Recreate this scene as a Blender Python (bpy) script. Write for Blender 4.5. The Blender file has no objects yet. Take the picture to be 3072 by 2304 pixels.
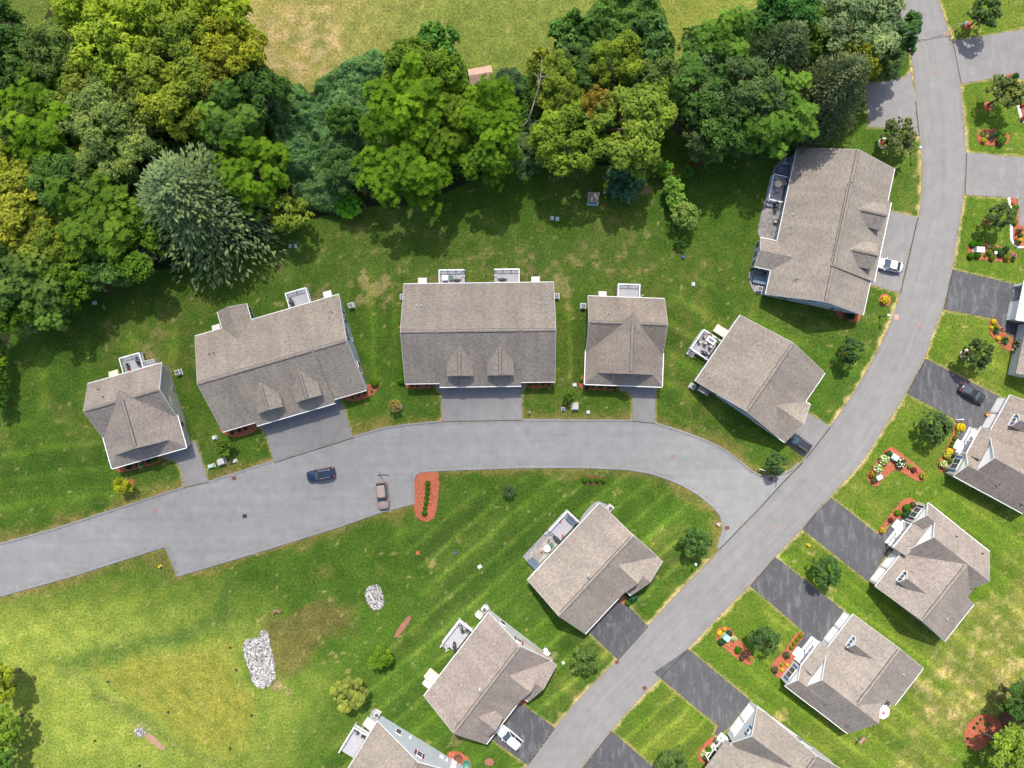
import bpy, bmesh, math, random
import numpy as np
from mathutils import Vector, Matrix
R = math.radians
random.seed(7); rng = np.random.default_rng(7)
scene = bpy.context.scene
COL = scene.collection

# ------------------------------------------------------------------ camera, sky, sun, exposure
CAM_H = 117.0          # drone height in metres
GSD = 0.0566           # metres of ground per unit of the survey sheets
cam_d = bpy.data.cameras.new('camera'); cam = bpy.data.objects.new('camera', cam_d); COL.objects.link(cam)
cam.location = (0, 0, CAM_H); cam.rotation_euler = (0, 0, 0)
cam_d.sensor_width = 36; cam_d.lens = 36 * CAM_H / (3072 * GSD); cam_d.clip_end = 6000
scene.camera = cam
SUN_EL, SUN_AZ_X = 57.0, -0.02
world = bpy.data.worlds.new('World'); scene.world = world; world.use_nodes = True
wn = world.node_tree.nodes; wl = world.node_tree.links
bg = wn['Background']; sky = wn.new('ShaderNodeTexSky'); sky.sky_type = 'NISHITA'; sky.sun_disc = False
sky.sun_elevation = R(SUN_EL); sky.sun_rotation = R(0.0); sky.air_density = 0.8; sky.dust_density = 2.5; sky.ozone_density = 0.4
wl.new(sky.outputs[0], bg.inputs[0]); bg.inputs[1].default_value = 0.15
sun_d = bpy.data.lights.new('sun', 'SUN'); sun = bpy.data.objects.new('sun', sun_d); COL.objects.link(sun)
sun_d.energy = 3.5; sun_d.angle = R(0.5); sun_d.color = (1.0, 0.94, 0.84)
sd = Vector((SUN_AZ_X, math.cos(R(SUN_EL)), math.sin(R(SUN_EL)))).normalized()
sun.rotation_euler = sd.to_track_quat('Z', 'Y').to_euler()
scene.view_settings.view_transform = 'Standard'; scene.view_settings.look = 'None'
scene.view_settings.exposure = 0.75; scene.view_settings.gamma = 1.0; scene.view_settings.use_curve_mapping = False
scene.render.engine = 'CYCLES'; scene.cycles.max_bounces = 6; scene.cycles.transparent_max_bounces = 8
scene.cycles.diffuse_bounces = 3; scene.cycles.use_denoising = True

# ------------------------------------------------------------------ survey sheets -> metres on the ground
def sheet(ox, oy, f=1024 / 2212):
    def at(x, y, h=0.0):
        k = (1 - h / CAM_H) * GSD
        return ((ox + x * f - 1536) * k, -(oy + y * f - 1152) * k)
    at.m = f * GSD
    return at
A, B, C = sheet(0, 0), sheet(1024, 0), sheet(2048, 0)
D, E, F = sheet(0, 768), sheet(1024, 768), sheet(2048, 768)
G, J, I = sheet(0, 1536), sheet(1024, 1536), sheet(2048, 1536)
Z1 = sheet(2200, 400, 640 / 1831); Z2 = sheet(1540, 1480, 500 / 1803); Z3 = sheet(2580, 1140, 492 / 1943)
Z4 = sheet(2500, 1480, 500 / 1728); Z5 = sheet(2280, 1800, 520 / 1961); Z6 = sheet(2040, 2060, 500 / 2212)
Z7 = sheet(980, 2060, 500 / 2212); Z8 = sheet(2700, 780, 372 / 1815)
Y1 = sheet(2860, 200, 212 / 1353); Y2 = sheet(2860, 580, 212 / 1353); Y3 = sheet(2840, 2000, 232 / 1266)
Y4 = sheet(880, 1380, 460 / 2212); Y5 = sheet(1920, 440, 280 / 1290); Y6 = sheet(2660, 40, 300 / 2212); Y7 = sheet(2040, 950, 260 / 1725)
def pts(s, *xy): return [s(x, y) for x, y in xy]

# ------------------------------------------------------------------ materials
MATS = {}
def new_mat(name):
    m = bpy.data.materials.new(name); m.use_nodes = True
    return m, m.node_tree.nodes, m.node_tree.links, m.node_tree.nodes['Principled BSDF']
def nd(n, t, **kw):
    x = n.new(t)
    for k, v in kw.items(): setattr(x, k, v)
    return x
def noise(n, l, vec, scale, detail=4, rough=.55):
    t = nd(n, 'ShaderNodeTexNoise'); t.inputs['Scale'].default_value = scale; t.inputs['Detail'].default_value = detail
    t.inputs['Roughness'].default_value = rough
    if vec is not None: l.new(vec, t.inputs['Vector'])
    return t
def ramp(n, l, fac, stops):
    r = nd(n, 'ShaderNodeValToRGB'); e = r.color_ramp.elements
    while len(e) < len(stops): e.new(0.5)
    for q, (p, c) in zip(e, stops):
        q.position = p; q.color = (*c, 1) if len(c) == 3 else c
    if fac is not None: l.new(fac, r.inputs[0])
    return r
def mixc(n, l, fac, a, b, mode='MIX'):
    m = nd(n, 'ShaderNodeMix', data_type='RGBA', blend_type=mode)
    if isinstance(fac, (int, float)): m.inputs[0].default_value = fac
    else: l.new(fac, m.inputs[0])
    for s, i in ((a, 6), (b, 7)):
        if isinstance(s, tuple): m.inputs[i].default_value = (*s, 1)
        else: l.new(s, m.inputs[i])
    return m.outputs[2]
def math_(n, l, op, a, b=None):
    m = nd(n, 'ShaderNodeMath', operation=op)
    for i, s in enumerate((a, b)):
        if s is None: continue
        if isinstance(s, (int, float)): m.inputs[i].default_value = s
        else: l.new(s, m.inputs[i])
    return m.outputs[0]
def bump(n, l, bsdf, h, strength, dist):
    b = nd(n, 'ShaderNodeBump'); b.inputs['Strength'].default_value = strength; b.inputs['Distance'].default_value = dist
    l.new(h, b.inputs['Height']); l.new(b.outputs[0], bsdf.inputs['Normal'])
def coord(n, which='Object'): return nd(n, 'ShaderNodeTexCoord').outputs[which]

def plain(name, col, rough=.6, var=.18, scale=3.0, metal=0.0, spec=.5):
    m, n, l, b = new_mat(name); v = coord(n)
    t = noise(n, l, v, scale, 5)
    lo = tuple(c * (1 - var) for c in col); hi = tuple(min(1, c * (1 + var)) for c in col)
    l.new(ramp(n, l, t.outputs[0], [(.3, lo), (.7, hi)]).outputs[0], b.inputs['Base Color'])
    b.inputs['Roughness'].default_value = rough; b.inputs['Metallic'].default_value = metal
    b.inputs['Specular IOR Level'].default_value = spec
    MATS[name] = m
    return m
def mk_siding(name, col):
    m, n, l, b = new_mat(name); v = coord(n); sx = nd(n, 'ShaderNodeSeparateXYZ'); l.new(v, sx.inputs[0])
    fr = math_(n, l, 'FRACT', math_(n, l, 'MULTIPLY', sx.outputs[2], 1 / .19))
    t = noise(n, l, v, .9, 5)
    base = ramp(n, l, t.outputs[0], [(.3, tuple(c * .9 for c in col)), (.7, col)]).outputs[0]
    gap = ramp(n, l, fr, [(0, (.55, .55, .58)), (.13, (1, 1, 1)), (1, (1, 1, 1))]).outputs[0]
    l.new(mixc(n, l, 1.0, base, gap, 'MULTIPLY'), b.inputs['Base Color'])
    bump(n, l, b, fr, .6, .02); b.inputs['Roughness'].default_value = .55
    MATS[name] = m
def mk_shingle(name, c1, c2, c3):
    m, n, l, b = new_mat(name); uv = nd(n, 'ShaderNodeUVMap').outputs[0]
    info = nd(n, 'ShaderNodeObjectInfo')
    br = nd(n, 'ShaderNodeTexBrick'); br.offset = .5; l.new(uv, br.inputs['Vector'])
    br.inputs['Scale'].default_value = 1.0; br.inputs['Brick Width'].default_value = .36; br.inputs['Row Height'].default_value = .18
    br.inputs['Mortar Size'].default_value = .012; br.inputs['Bias'].default_value = -.1
    br.inputs['Color1'].default_value = (*c1, 1); br.inputs['Color2'].default_value = (*c2, 1); br.inputs['Mortar'].default_value = (*[c * .4 for c in c3], 1)
    mp = nd(n, 'ShaderNodeMapping'); mp.inputs['Scale'].default_value = (1.0, 2.1, 1); l.new(uv, mp.inputs[0])
    t = noise(n, l, mp.outputs[0], 1.7, 3, .6)
    mott = ramp(n, l, t.outputs[0], [(.36, (.79, .78, .78)), (.5, (1, 1, 1)), (.66, (1.12, 1.11, 1.11))]).outputs[0]
    col = mixc(n, l, 1.0, br.outputs[0], mott, 'MULTIPLY')
    big = noise(n, l, uv, .22, 4)
    str_ = nd(n, 'ShaderNodeMapping'); str_.inputs['Scale'].default_value = (.8, .07, 1); l.new(uv, str_.inputs[0])
    streak = noise(n, l, str_.outputs[0], 1.0, 4)
    col = mixc(n, l, 1.0, col, ramp(n, l, big.outputs[0], [(.3, (.86, .86, .88)), (.7, (1.1, 1.09, 1.06))]).outputs[0], 'MULTIPLY')
    col = mixc(n, l, 1.0, col, ramp(n, l, streak.outputs[0], [(.3, (.88, .88, .88)), (.6, (1.04, 1.04, 1.04))]).outputs[0], 'MULTIPLY')
    col = mixc(n, l, 1.0, col, info.outputs['Color'], 'MULTIPLY')
    l.new(col, b.inputs['Base Color']); b.inputs['Roughness'].default_value = .92; b.inputs['Specular IOR Level'].default_value = .2
    bump(n, l, b, br.outputs[0], .5, .03)
    MATS[name] = m
def mk_asphalt(name, dark, light, marks=0.0, mark_col=(.34, .34, .36), seam=False, lanes=False):
    m, n, l, b = new_mat(name); v = coord(n)
    big = noise(n, l, v, .045, 5); mid = noise(n, l, v, .5, 6, .65); fine = noise(n, l, v, 9, 4, .7)
    col = ramp(n, l, big.outputs[0], [(.3, dark), (.7, light)]).outputs[0]
    col = mixc(n, l, 1.0, col, ramp(n, l, mid.outputs[0], [(.32, (.9, .9, .9)), (.68, (1.08, 1.08, 1.08))]).outputs[0], 'MULTIPLY')
    col = mixc(n, l, 1.0, col, ramp(n, l, fine.outputs[0], [(.2, (.8, .8, .8)), (.8, (1.2, 1.2, 1.2))]).outputs[0], 'MULTIPLY')
    if marks:
        w = noise(n, l, v, .35, 3); d = nd(n, 'ShaderNodeVectorMath', operation='SCALE'); l.new(w.outputs[1], d.inputs[0]); d.inputs['Scale'].default_value = 2.2
        ad = nd(n, 'ShaderNodeVectorMath', operation='ADD'); l.new(v, ad.inputs[0]); l.new(d.outputs[0], ad.inputs[1])
        vo = nd(n, 'ShaderNodeTexVoronoi', feature='DISTANCE_TO_EDGE'); vo.inputs['Scale'].default_value = .3; l.new(ad.outputs[0], vo.inputs['Vector'])
        ln = ramp(n, l, vo.outputs[0], [(0, (.5, .5, .5)), (.008, (.3, .3, .3)), (.022, (0, 0, 0))]).outputs[0]
        gate = ramp(n, l, noise(n, l, v, .6, 3).outputs[0], [(.48, (0, 0, 0)), (.62, (1, 1, 1))]).outputs[0]
        sc = nd(n, 'ShaderNodeMapping'); sc.inputs['Scale'].default_value = (1, .25, 1); sc.inputs['Rotation'].default_value = (0, 0, .7); l.new(v, sc.inputs[0])
        scf = ramp(n, l, noise(n, l, sc.outputs[0], 1.1, 6, .7).outputs[0], [(.5, (0, 0, 0)), (.72, (.62, .62, .62))]).outputs[0]
        f = math_(n, l, 'MULTIPLY', math_(n, l, 'ADD', math_(n, l, 'MULTIPLY', ln, gate), scf), marks)
        col = mixc(n, l, f, col, mark_col)
    if seam:
        wv = nd(n, 'ShaderNodeMapping'); wv.inputs['Scale'].default_value = (.03, .9, 1); wv.inputs['Rotation'].default_value = (0, 0, -.25); l.new(v, wv.inputs[0])
        st = noise(n, l, wv.outputs[0], 1, 4)
        col = mixc(n, l, 1.0, col, ramp(n, l, st.outputs[0], [(.3, (.93, .93, .93)), (.7, (1.05, 1.05, 1.05))]).outputs[0], 'MULTIPLY')
    if lanes:
        uv = nd(n, 'ShaderNodeUVMap').outputs[0]; mp = nd(n, 'ShaderNodeMapping'); mp.inputs['Scale'].default_value = (14, .05, 1); l.new(uv, mp.inputs[0])
        st = noise(n, l, mp.outputs[0], 1.0, 5, .6); col = mixc(n, l, 1.0, col, ramp(n, l, st.outputs[0], [(.34, (.94, .94, .94)), (.66, (1.05, 1.05, 1.05))]).outputs[0], 'MULTIPLY')
        sx = nd(n, 'ShaderNodeSeparateXYZ'); l.new(uv, sx.inputs[0])
        tr = ramp(n, l, sx.outputs[0], [(0, (.92, .91, .9)), (.05, (.985, .985, .985)), (.17, (1.02, 1.02, 1.02)), (.28, (.985, .985, .985)), (.38, (1.02, 1.02, 1.02)), (.5, (.985, .985, .985)), (.62, (1.02, 1.02, 1.02)), (.73, (.985, .985, .985)), (.84, (1.02, 1.02, 1.02)), (.95, (.985, .985, .985)), (1, (.92, .91, .9))])
        col = mixc(n, l, 1.0, col, tr.outputs[0], 'MULTIPLY'); sp = ramp(n, l, noise(n, l, v, 1.3, 3).outputs[0], [(.68, (1, 1, 1)), (.75, (.72, .72, .72))]).outputs[0]; col = mixc(n, l, .6, col, mixc(n, l, 1.0, col, sp, 'MULTIPLY'))
    l.new(col, b.inputs['Base Color']); b.inputs['Roughness'].default_value = .9; b.inputs['Specular IOR Level'].default_value = .25
    bump(n, l, b, fine.outputs[0], .3, .01)
    MATS[name] = m
def mk_leaf(name, trans=.4, tint=.35):
    m, n, l, b = new_mat(name); info = nd(n, 'ShaderNodeObjectInfo'); at = nd(n, 'ShaderNodeAttribute', attribute_name='rnd')
    f = at.outputs['Fac']
    lo = ramp(n, l, f, [(0, (.38, .45, .4)), (.5, (1, 1, 1)), (1, (1.75, 1.55, 1.15))]).outputs[0]
    col = mixc(n, l, 1.0, info.outputs['Color'], lo, 'MULTIPLY')
    l.new(col, b.inputs['Base Color']); b.inputs['Roughness'].default_value = .75; b.inputs['Specular IOR Level'].default_value = .08
    tr = nd(n, 'ShaderNodeBsdfTranslucent'); l.new(mixc(n, l, 1.0, col, (1.25, 1.25, .5), 'MULTIPLY'), tr.inputs[0])
    mx = nd(n, 'ShaderNodeMixShader'); mx.inputs[0].default_value = trans
    l.new(b.outputs[0], mx.inputs[1]); l.new(tr.outputs[0], mx.inputs[2]); l.new(mx.outputs[0], n['Material Output'].inputs[0])
    MATS[name] = m
def mk_mulch(name, col):
    m, n, l, b = new_mat(name); v = coord(n); t = noise(n, l, v, 7, 5, .75); t2 = noise(n, l, v, .8, 3)
    c = ramp(n, l, t.outputs[0], [(.25, tuple(x * .45 for x in col)), (.5, col), (.8, tuple(min(1, x * 1.5) for x in col))]).outputs[0]
    c = mixc(n, l, 1.0, c, ramp(n, l, t2.outputs[0], [(.3, (.85, .85, .85)), (.7, (1.1, 1.1, 1.1))]).outputs[0], 'MULTIPLY')
    l.new(c, b.inputs['Base Color']); b.inputs['Roughness'].default_value = .95; b.inputs['Specular IOR Level'].default_value = .1
    bump(n, l, b, t.outputs[0], .8, .05); MATS[name] = m
def mk_ground():
    m, n, l, b = new_mat('lawn_grass'); v = coord(n); at = nd(n, 'ShaderNodeAttribute', attribute_name='soil_colour')
    t1 = noise(n, l, v, 2.6, 6, .7); t2 = noise(n, l, v, .35, 5, .6); t3 = noise(n, l, v, 11, 3, .6)
    c = mixc(n, l, 1.0, at.outputs['Color'], ramp(n, l, t1.outputs[0], [(.36, (.55, .62, .58)), (.5, (1, 1, 1)), (.66, (1.5, 1.4, 1.4))]).outputs[0], 'MULTIPLY')
    c = mixc(n, l, 1.0, c, ramp(n, l, t2.outputs[0], [(.34, (.78, .86, .85)), (.66, (1.25, 1.15, 1.2))]).outputs[0], 'MULTIPLY')
    c = mixc(n, l, 1.0, c, ramp(n, l, t3.outputs[0], [(.36, (.6, .62, .6)), (.64, (1.42, 1.4, 1.42))]).outputs[0], 'MULTIPLY')
    l.new(c, b.inputs['Base Color']); b.inputs['Roughness'].default_value = .95; b.inputs['Specular IOR Level'].default_value = .1
    bump(n, l, b, t1.outputs[0], .7, .12); MATS['lawn'] = m
def mk_glass(name, col, rough=.08):
    m, n, l, b = new_mat(name); v = coord(n); t = noise(n, l, v, 1.5, 2)
    l.new(ramp(n, l, t.outputs[0], [(.3, col), (.7, tuple(c * 1.6 for c in col))]).outputs[0], b.inputs['Base Color'])
    b.inputs['Roughness'].default_value = rough; b.inputs['Specular IOR Level'].default_value = .8; MATS[name] = m
def mk_paint(name, col, metal=.3):
    m, n, l, b = new_mat(name); v = coord(n); t = noise(n, l, v, 6, 3)
    l.new(ramp(n, l, t.outputs[0], [(.3, tuple(c * .93 for c in col)), (.7, tuple(min(1, c * 1.05) for c in col))]).outputs[0], b.inputs['Base Color'])
    b.inputs['Roughness'].default_value = .32; b.inputs['Metallic'].default_value = metal; b.inputs['Coat Weight'].default_value = .6; b.inputs['Coat Roughness'].default_value = .08; MATS[name] = m
def mk_cloud():
    m = bpy.data.materials.new('cloud_vapour'); m.use_nodes = True; n = m.node_tree.nodes; l = m.node_tree.links
    n.remove(n['Principled BSDF']); p = nd(n, 'ShaderNodeVolumePrincipled'); p.inputs['Color'].default_value = (.95, .96, 1, 1)
    p.inputs['Density'].default_value = .0065; l.new(p.outputs[0], n['Material Output'].inputs['Volume']); MATS['cloud'] = m

mk_ground(); mk_cloud()
mk_shingle('shingle', (.3, .263, .227), (.246, .216, .188), (.2, .17, .15))
mk_asphalt('road', (.18, .176, .174), (.215, .21, .206), marks=.1, mark_col=(.3, .3, .3), lanes=True)
mk_asphalt('street', (.198, .2, .2), (.238, .239, .236), marks=.2, mark_col=(.32, .32, .33), seam=True)
mk_asphalt('drive_dark', (.056, .058, .063), (.088, .09, .096), marks=.6, mark_col=(.27, .27, .29))
mk_asphalt('drive_light', (.175, .171, .17), (.215, .209, .205), marks=.3, mark_col=(.36, .36, .36))
mk_asphalt('drive_mid', (.15, .148, .147), (.235, .232, .228), marks=.25, mark_col=(.3, .3, .3))
mk_asphalt('kerb', (.17, .175, .185), (.25, .255, .265))
mk_asphalt('tar', (.02, .02, .022), (.04, .04, .042))
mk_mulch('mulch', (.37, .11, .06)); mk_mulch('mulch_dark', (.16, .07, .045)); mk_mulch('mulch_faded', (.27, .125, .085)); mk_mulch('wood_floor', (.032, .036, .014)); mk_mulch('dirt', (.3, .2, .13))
for nme, c in (('siding_beige', (.52, .49, .42)), ('siding_white', (.52, .53, .54)), ('siding_blue', (.40, .46, .52)), ('siding_pale', (.45, .49, .55)), ('siding_cream', (.55, .53, .47)), ('siding_grey', (.55, .58, .6))): mk_siding(nme, c)
plain('trim', (.78, .79, .79), .45, .05); plain('door_white', (.8, .8, .78), .4, .03); plain('shutter_blue', (.04, .13, .26), .5); plain('shutter_red', (.2, .02, .03), .5)
plain('shutter_black', (.03, .04, .06), .5); plain('dark', (.02, .02, .022), .6); plain('metal', (.35, .36, .37), .4, .1, 3, .6); plain('concrete', (.42, .41, .39), .9, .2, 2.5)
plain('deck', (.34, .34, .36), .7, .1, 2); plain('cream', (.72, .62, .44), .6, .06); plain('bulkhead_white', (.55, .56, .55), .5, .06); plain('pale_green_metal', (.36, .47, .42), .5, .1)
plain('rust', (.2, .07, .045), .9, .35, 9); plain('iron', (.24, .17, .15), .85, .3, 6); plain('wood_brown', (.22, .13, .08), .8, .25, 4); plain('bark', (.12, .085, .06), .95, .35, 5)
plain('dead_wood', (.26, .235, .21), .9, .25, 4); plain('stone_white', (.3, .29, .29), .9, .45, 1.3); plain('grey_cover', (.1, .13, .18), .7, .2, 3); plain('blue_cover', (.13, .19, .26), .6, .2, 3)
plain('grill', (.03, .035, .045), .4); plain('wicker', (.16, .12, .09), .8); plain('cushion', (.5, .47, .44), .9); plain('table_white', (.78, .77, .74), .4, .05); plain('yellow', (.75, .55, .02), .5); plain('blue_plastic', (.06, .1, .26), .4)
plain('red_plastic', (.5, .05, .05), .5); plain('green_plastic', (.05, .2, .12), .5); plain('aqua', (.3, .55, .6), .6); plain('pink', (.7, .12, .25), .6); plain('tyre', (.018, .018, .018), .85); plain('rim', (.45, .46, .48), .3, .05, 3, .8)
plain('paver', (.40, .37, .34), .9, .25, 1.1); plain('patio_stone', (.27, .25, .24), .9, .25, 1.1); plain('shed_roof', (.42, .27, .2), .9, .2, 2); plain('edging_white', (.75, .74, .72), .6, .08); plain('gravel', (.24, .24, .25), .95, .4, 6)
plain('brass', (.5, .3, .06), .5)
mk_glass('glass', (.03, .04, .05)); mk_glass('car_glass', (.02, .03, .045)); mk_glass('car_screen', (.035, .06, .08)); mk_glass('dark_glass', (.012, .015, .02)); mk_glass('lamp_glass', (.8, .8, .78), .3); mk_glass('red_lens', (.35, .01, .02)); mk_glass('clear_lens', (.3, .31, .33)); mk_glass('blue_roof_panel', (.12, .25, .38), .3)
for nme, c in (('paint_blue', (.012, .03, .075)), ('paint_bronze', (.40, .29, .24)), ('paint_white', (.8, .81, .82)), ('paint_black', (.035, .04, .05)), ('paint_grey', (.05, .05, .055))): mk_paint(nme, c, .1 if 'white' in nme else .35)

def mk_pieces(name, cols):
    m, n, l, b = new_mat(name); g = nd(n, 'ShaderNodeNewGeometry'); v = coord(n)
    c = ramp(n, l, g.outputs['Random Per Island'], cols).outputs[0]
    l.new(mixc(n, l, 1.0, c, ramp(n, l, noise(n, l, v, 5, 4).outputs[0], [(.3, (.75, .75, .75)), (.7, (1.15, 1.15, 1.15))]).outputs[0], 'MULTIPLY'), b.inputs['Base Color']); b.inputs['Roughness'].default_value = .92; b.inputs['Specular IOR Level'].default_value = .2; MATS[name] = m
mk_pieces('stone_white', [(0, (.1, .095, .09)), (.3, (.24, .23, .22)), (.6, (.38, .37, .36)), (1, (.54, .53, .52))]); mk_pieces('paver', [(0, (.24, .22, .2)), (.5, (.34, .31, .28)), (1, (.42, .39, .35))]); mk_pieces('patio_stone', [(0, (.17, .16, .155)), (.5, (.24, .225, .215)), (1, (.31, .29, .28))]); mk_pieces('chips', [(0, (.13, .05, .03)), (.5, (.36, .11, .06)), (1, (.5, .2, .12))])
mk_leaf('leaf'); mk_leaf('needle', .12); mk_leaf('petal', .2)

# ------------------------------------------------------------------ mesh builder and scene objects
class MB:
    def __init__(s, mir=1): s.v = []; s.f = []; s.uv = {}; s.mir = mir
    def poly(s, p, uv=None):
        i = len(s.v); s.v += [tuple(q) for q in p]; s.f.append(list(range(i, i + len(p))))
        if uv: s.uv[len(s.f) - 1] = uv
        return s
    def mesh(s, vs, fs):
        i = len(s.v); s.v += [tuple(q) for q in vs]; s.f += [[i + k for k in f] for f in fs]; return s
    def box(s, c, d, rz=0.0, rx=0.0):
        M = Matrix.Rotation(rz, 3, 'Z') @ Matrix.Rotation(rx, 3, 'X'); c = Vector(c); h = Vector(d) / 2
        vs = [c + M @ Vector((x * h.x, y * h.y, z * h.z)) for x, y, z in ((-1, -1, -1), (1, -1, -1), (1, 1, -1), (-1, 1, -1), (-1, -1, 1), (1, -1, 1), (1, 1, 1), (-1, 1, 1))]
        return s.mesh(vs, [(0, 3, 2, 1), (4, 5, 6, 7), (0, 1, 5, 4), (1, 2, 6, 5), (2, 3, 7, 6), (3, 0, 4, 7)])
    def prism(s, p, z0, z1):
        n = len(p); i = len(s.v)
        s.v += [(x, y, z0) for x, y in p] + [(x, y, z1) for x, y in p]
        s.f.append([i + k for k in range(n)][::-1]); s.f.append([i + n + k for k in range(n)])
        for k in range(n): s.f.append([i + k, i + (k + 1) % n, i + n + (k + 1) % n, i + n + k])
        return s
    def tube(s, p0, p1, r0, r1=None, n=8, cap=True):
        r1 = r0 if r1 is None else r1; p0, p1 = Vector(p0), Vector(p1); q = (p1 - p0).to_track_quat('Z', 'Y'); i = len(s.v)
        for p, r in ((p0, r0), (p1, r1)):
            s.v += [tuple(p + q @ Vector((r * math.cos(2 * math.pi * k / n), r * math.sin(2 * math.pi * k / n), 0))) for k in range(n)]
        for k in range(n): s.f.append([i + k, i + (k + 1) % n, i + n + (k + 1) % n, i + n + k])
        if cap: s.f.append([i + k for k in range(n)][::-1]); s.f.append([i + n + k for k in range(n)])
        return s
    def ball(s, c, r, nu=12, nv=7, top=1.0, bot=-1.0):
        i = len(s.v); rx, ry, rz = r if isinstance(r, tuple) else (r, r, r)
        for a in range(nv + 1):
            t = math.asin(bot) + (math.asin(top) - math.asin(bot)) * a / nv
            for k in range(nu):
                u = 2 * math.pi * k / nu
                s.v.append((c[0] + rx * math.cos(t) * math.cos(u), c[1] + ry * math.cos(t) * math.sin(u), c[2] + rz * math.sin(t)))
        for a in range(nv):
            for k in range(nu): s.f.append([i + a * nu + k, i + a * nu + (k + 1) % nu, i + (a + 1) * nu + (k + 1) % nu, i + (a + 1) * nu + k])
        return s
    def lathe(s, c, prof, n=16):
        i = len(s.v)
        for r, z in prof: s.v += [(c[0] + r * math.cos(2 * math.pi * k / n), c[1] + r * math.sin(2 * math.pi * k / n), c[2] + z) for k in range(n)]
        for a in range(len(prof) - 1):
            for k in range(n): s.f.append([i + a * n + k, i + a * n + (k + 1) % n, i + (a + 1) * n + (k + 1) % n, i + (a + 1) * n + k])
        s.f.append([i + k for k in range(n)][::-1]); s.f.append([i + (len(prof) - 1) * n + k for k in range(n)])
        return s
    def build(s, name, mat, parent=None, smooth=False, label=None, kind=None, loc=None, bevel=0):
        me = bpy.data.meshes.new(name); vs = s.v; fs = s.f
        if s.mir < 0: vs = [(-x, y, z) for x, y, z in vs]; fs = [f[::-1] for f in fs]
        me.from_pydata(vs, [], fs)
        if s.uv:
            ul = me.uv_layers.new(name='UVMap')
            for fi, uv in s.uv.items():
                uv = uv[::-1] if s.mir < 0 else uv
                p = me.polygons[fi]
                for k, li in enumerate(p.loop_indices): ul.data[li].uv = uv[k]
        me.materials.append(MATS[mat] if isinstance(mat, str) else mat)
        if smooth: me.polygons.foreach_set('use_smooth', [True] * len(me.polygons))
        o = bpy.data.objects.new(name, me); COL.objects.link(o); o.parent = parent
        if loc: o.location = loc
        if label: o['label'] = label
        if kind: o['kind'] = kind
        if bevel:
            md = o.modifiers.new('bevel', 'BEVEL'); md.width = bevel; md.segments = 2; md.limit_method = 'ANGLE'
        return o
def tag(o, label, cat, group=None):
    o['label'] = label; o['category'] = cat
    if group: o['group'] = group
    return o
def thing(name, label, cat, loc=(0, 0, 0), rz=0.0, group=None):
    o = bpy.data.objects.new(name, None); COL.objects.link(o); o.location = loc; o.rotation_euler = (0, 0, rz); o.empty_display_size = .2
    return tag(o, label, cat, group)
def copy_tree(o, parent=None):
    c = o.copy(); COL.objects.link(c); c.parent = parent
    for ch in list(o.children): copy_tree(ch, c)
    return c
def clean(p):
    # drop repeated points
    q = []
    for a in p:
        if not q or math.dist(a, q[-1]) > .02: q.append(a)
    return q
def smooth_poly(p, it=2, closed=True):
    for _ in range(it):
        q = []; n = len(p)
        for k in range(n if closed else n - 1):
            a, b = p[k], p[(k + 1) % n]
            q += [(a[0] * .75 + b[0] * .25, a[1] * .75 + b[1] * .25), (a[0] * .25 + b[0] * .75, a[1] * .25 + b[1] * .75)]
        if not closed: q = [p[0]] + q + [p[-1]]
        p = q
    return p
def slab_bm(name, p, z0, z1, mat, parent=None, kind=None):
    """a flat piece of ground cover with its own thickness, from a plan outline"""
    bm = bmesh.new(); p = clean(p)
    f = bm.faces.new([bm.verts.new((x, y, z1)) for x, y in p]); f.normal_update()
    if f.normal.z < 0: f.normal_flip()
    r = bmesh.ops.extrude_face_region(bm, geom=[f]); vs = [g for g in r['geom'] if isinstance(g, bmesh.types.BMVert)]
    bmesh.ops.translate(bm, verts=vs, vec=(0, 0, 0))
    for v in bm.verts:
        if v not in vs: v.co.z = z0
    bmesh.ops.triangulate(bm, faces=[g for g in bm.faces if len(g.verts) > 4], ngon_method='EAR_CLIP')
    bmesh.ops.recalc_face_normals(bm, faces=bm.faces)
    me = bpy.data.meshes.new(name); bm.to_mesh(me); bm.free(); me.materials.append(MATS[mat])
    o = bpy.data.objects.new(name, me); COL.objects.link(o); o.parent = parent
    if kind: o['kind'] = kind
    return o

# ------------------------------------------------------------------ plan outlines of roads and drives
main_left = (pts(C, (1340, -130), (1385, 0), (1412, 110), (1462, 270), (1490, 420), (1505, 600), (1528, 860), (1548, 1000), (1550, 1200), (1535, 1390)) +
             pts(F, (1465, 0), (1405, 240), (1385, 330), (1270, 610), (1100, 900), (955, 1105), (795, 1310), (640, 1475), (478, 1652)) +
             pts(I, (235, 240), (180, 310), (0, 490)) + pts(J, (1985, 735), (1790, 960), (1590, 1150), (1380, 1395), (1205, 1640), (1110, 1775)))
main_right = (pts(C, (1625, -130), (1660, 0), (1700, 130), (1747, 270), (1800, 545), (1815, 700), (1838, 985), (1825, 1265), (1800, 1400)) +
              pts(F, (1760, 0), (1745, 90), (1690, 345), (1620, 500), (1570, 660), (1450, 890), (1300, 1120), (1170, 1330), (955, 1560)) +
              pts(I, (770, 115), (600, 290), (435, 480), (300, 610), (35, 885)) + pts(J, (2085, 1060), (1950, 1190), (1750, 1415), (1560, 1659), (1470, 1775)))
side_up = (pts(G, (-250, 290), (0, 215), (350, 120), (720, 0)) + pts(D, (1195, 1505), (1355, 1470), (1775, 1335)) +
           pts(E, (75, 1180), (280, 1122), (450, 1098), (650, 1080), (1170, 1070), (1885, 1075), (2030, 1090)) +
           pts(F, (0, 1147), (200, 1222), (330, 1305), (440, 1400), (510, 1435), (600, 1432), (700, 1400), (775, 1332)))
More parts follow.
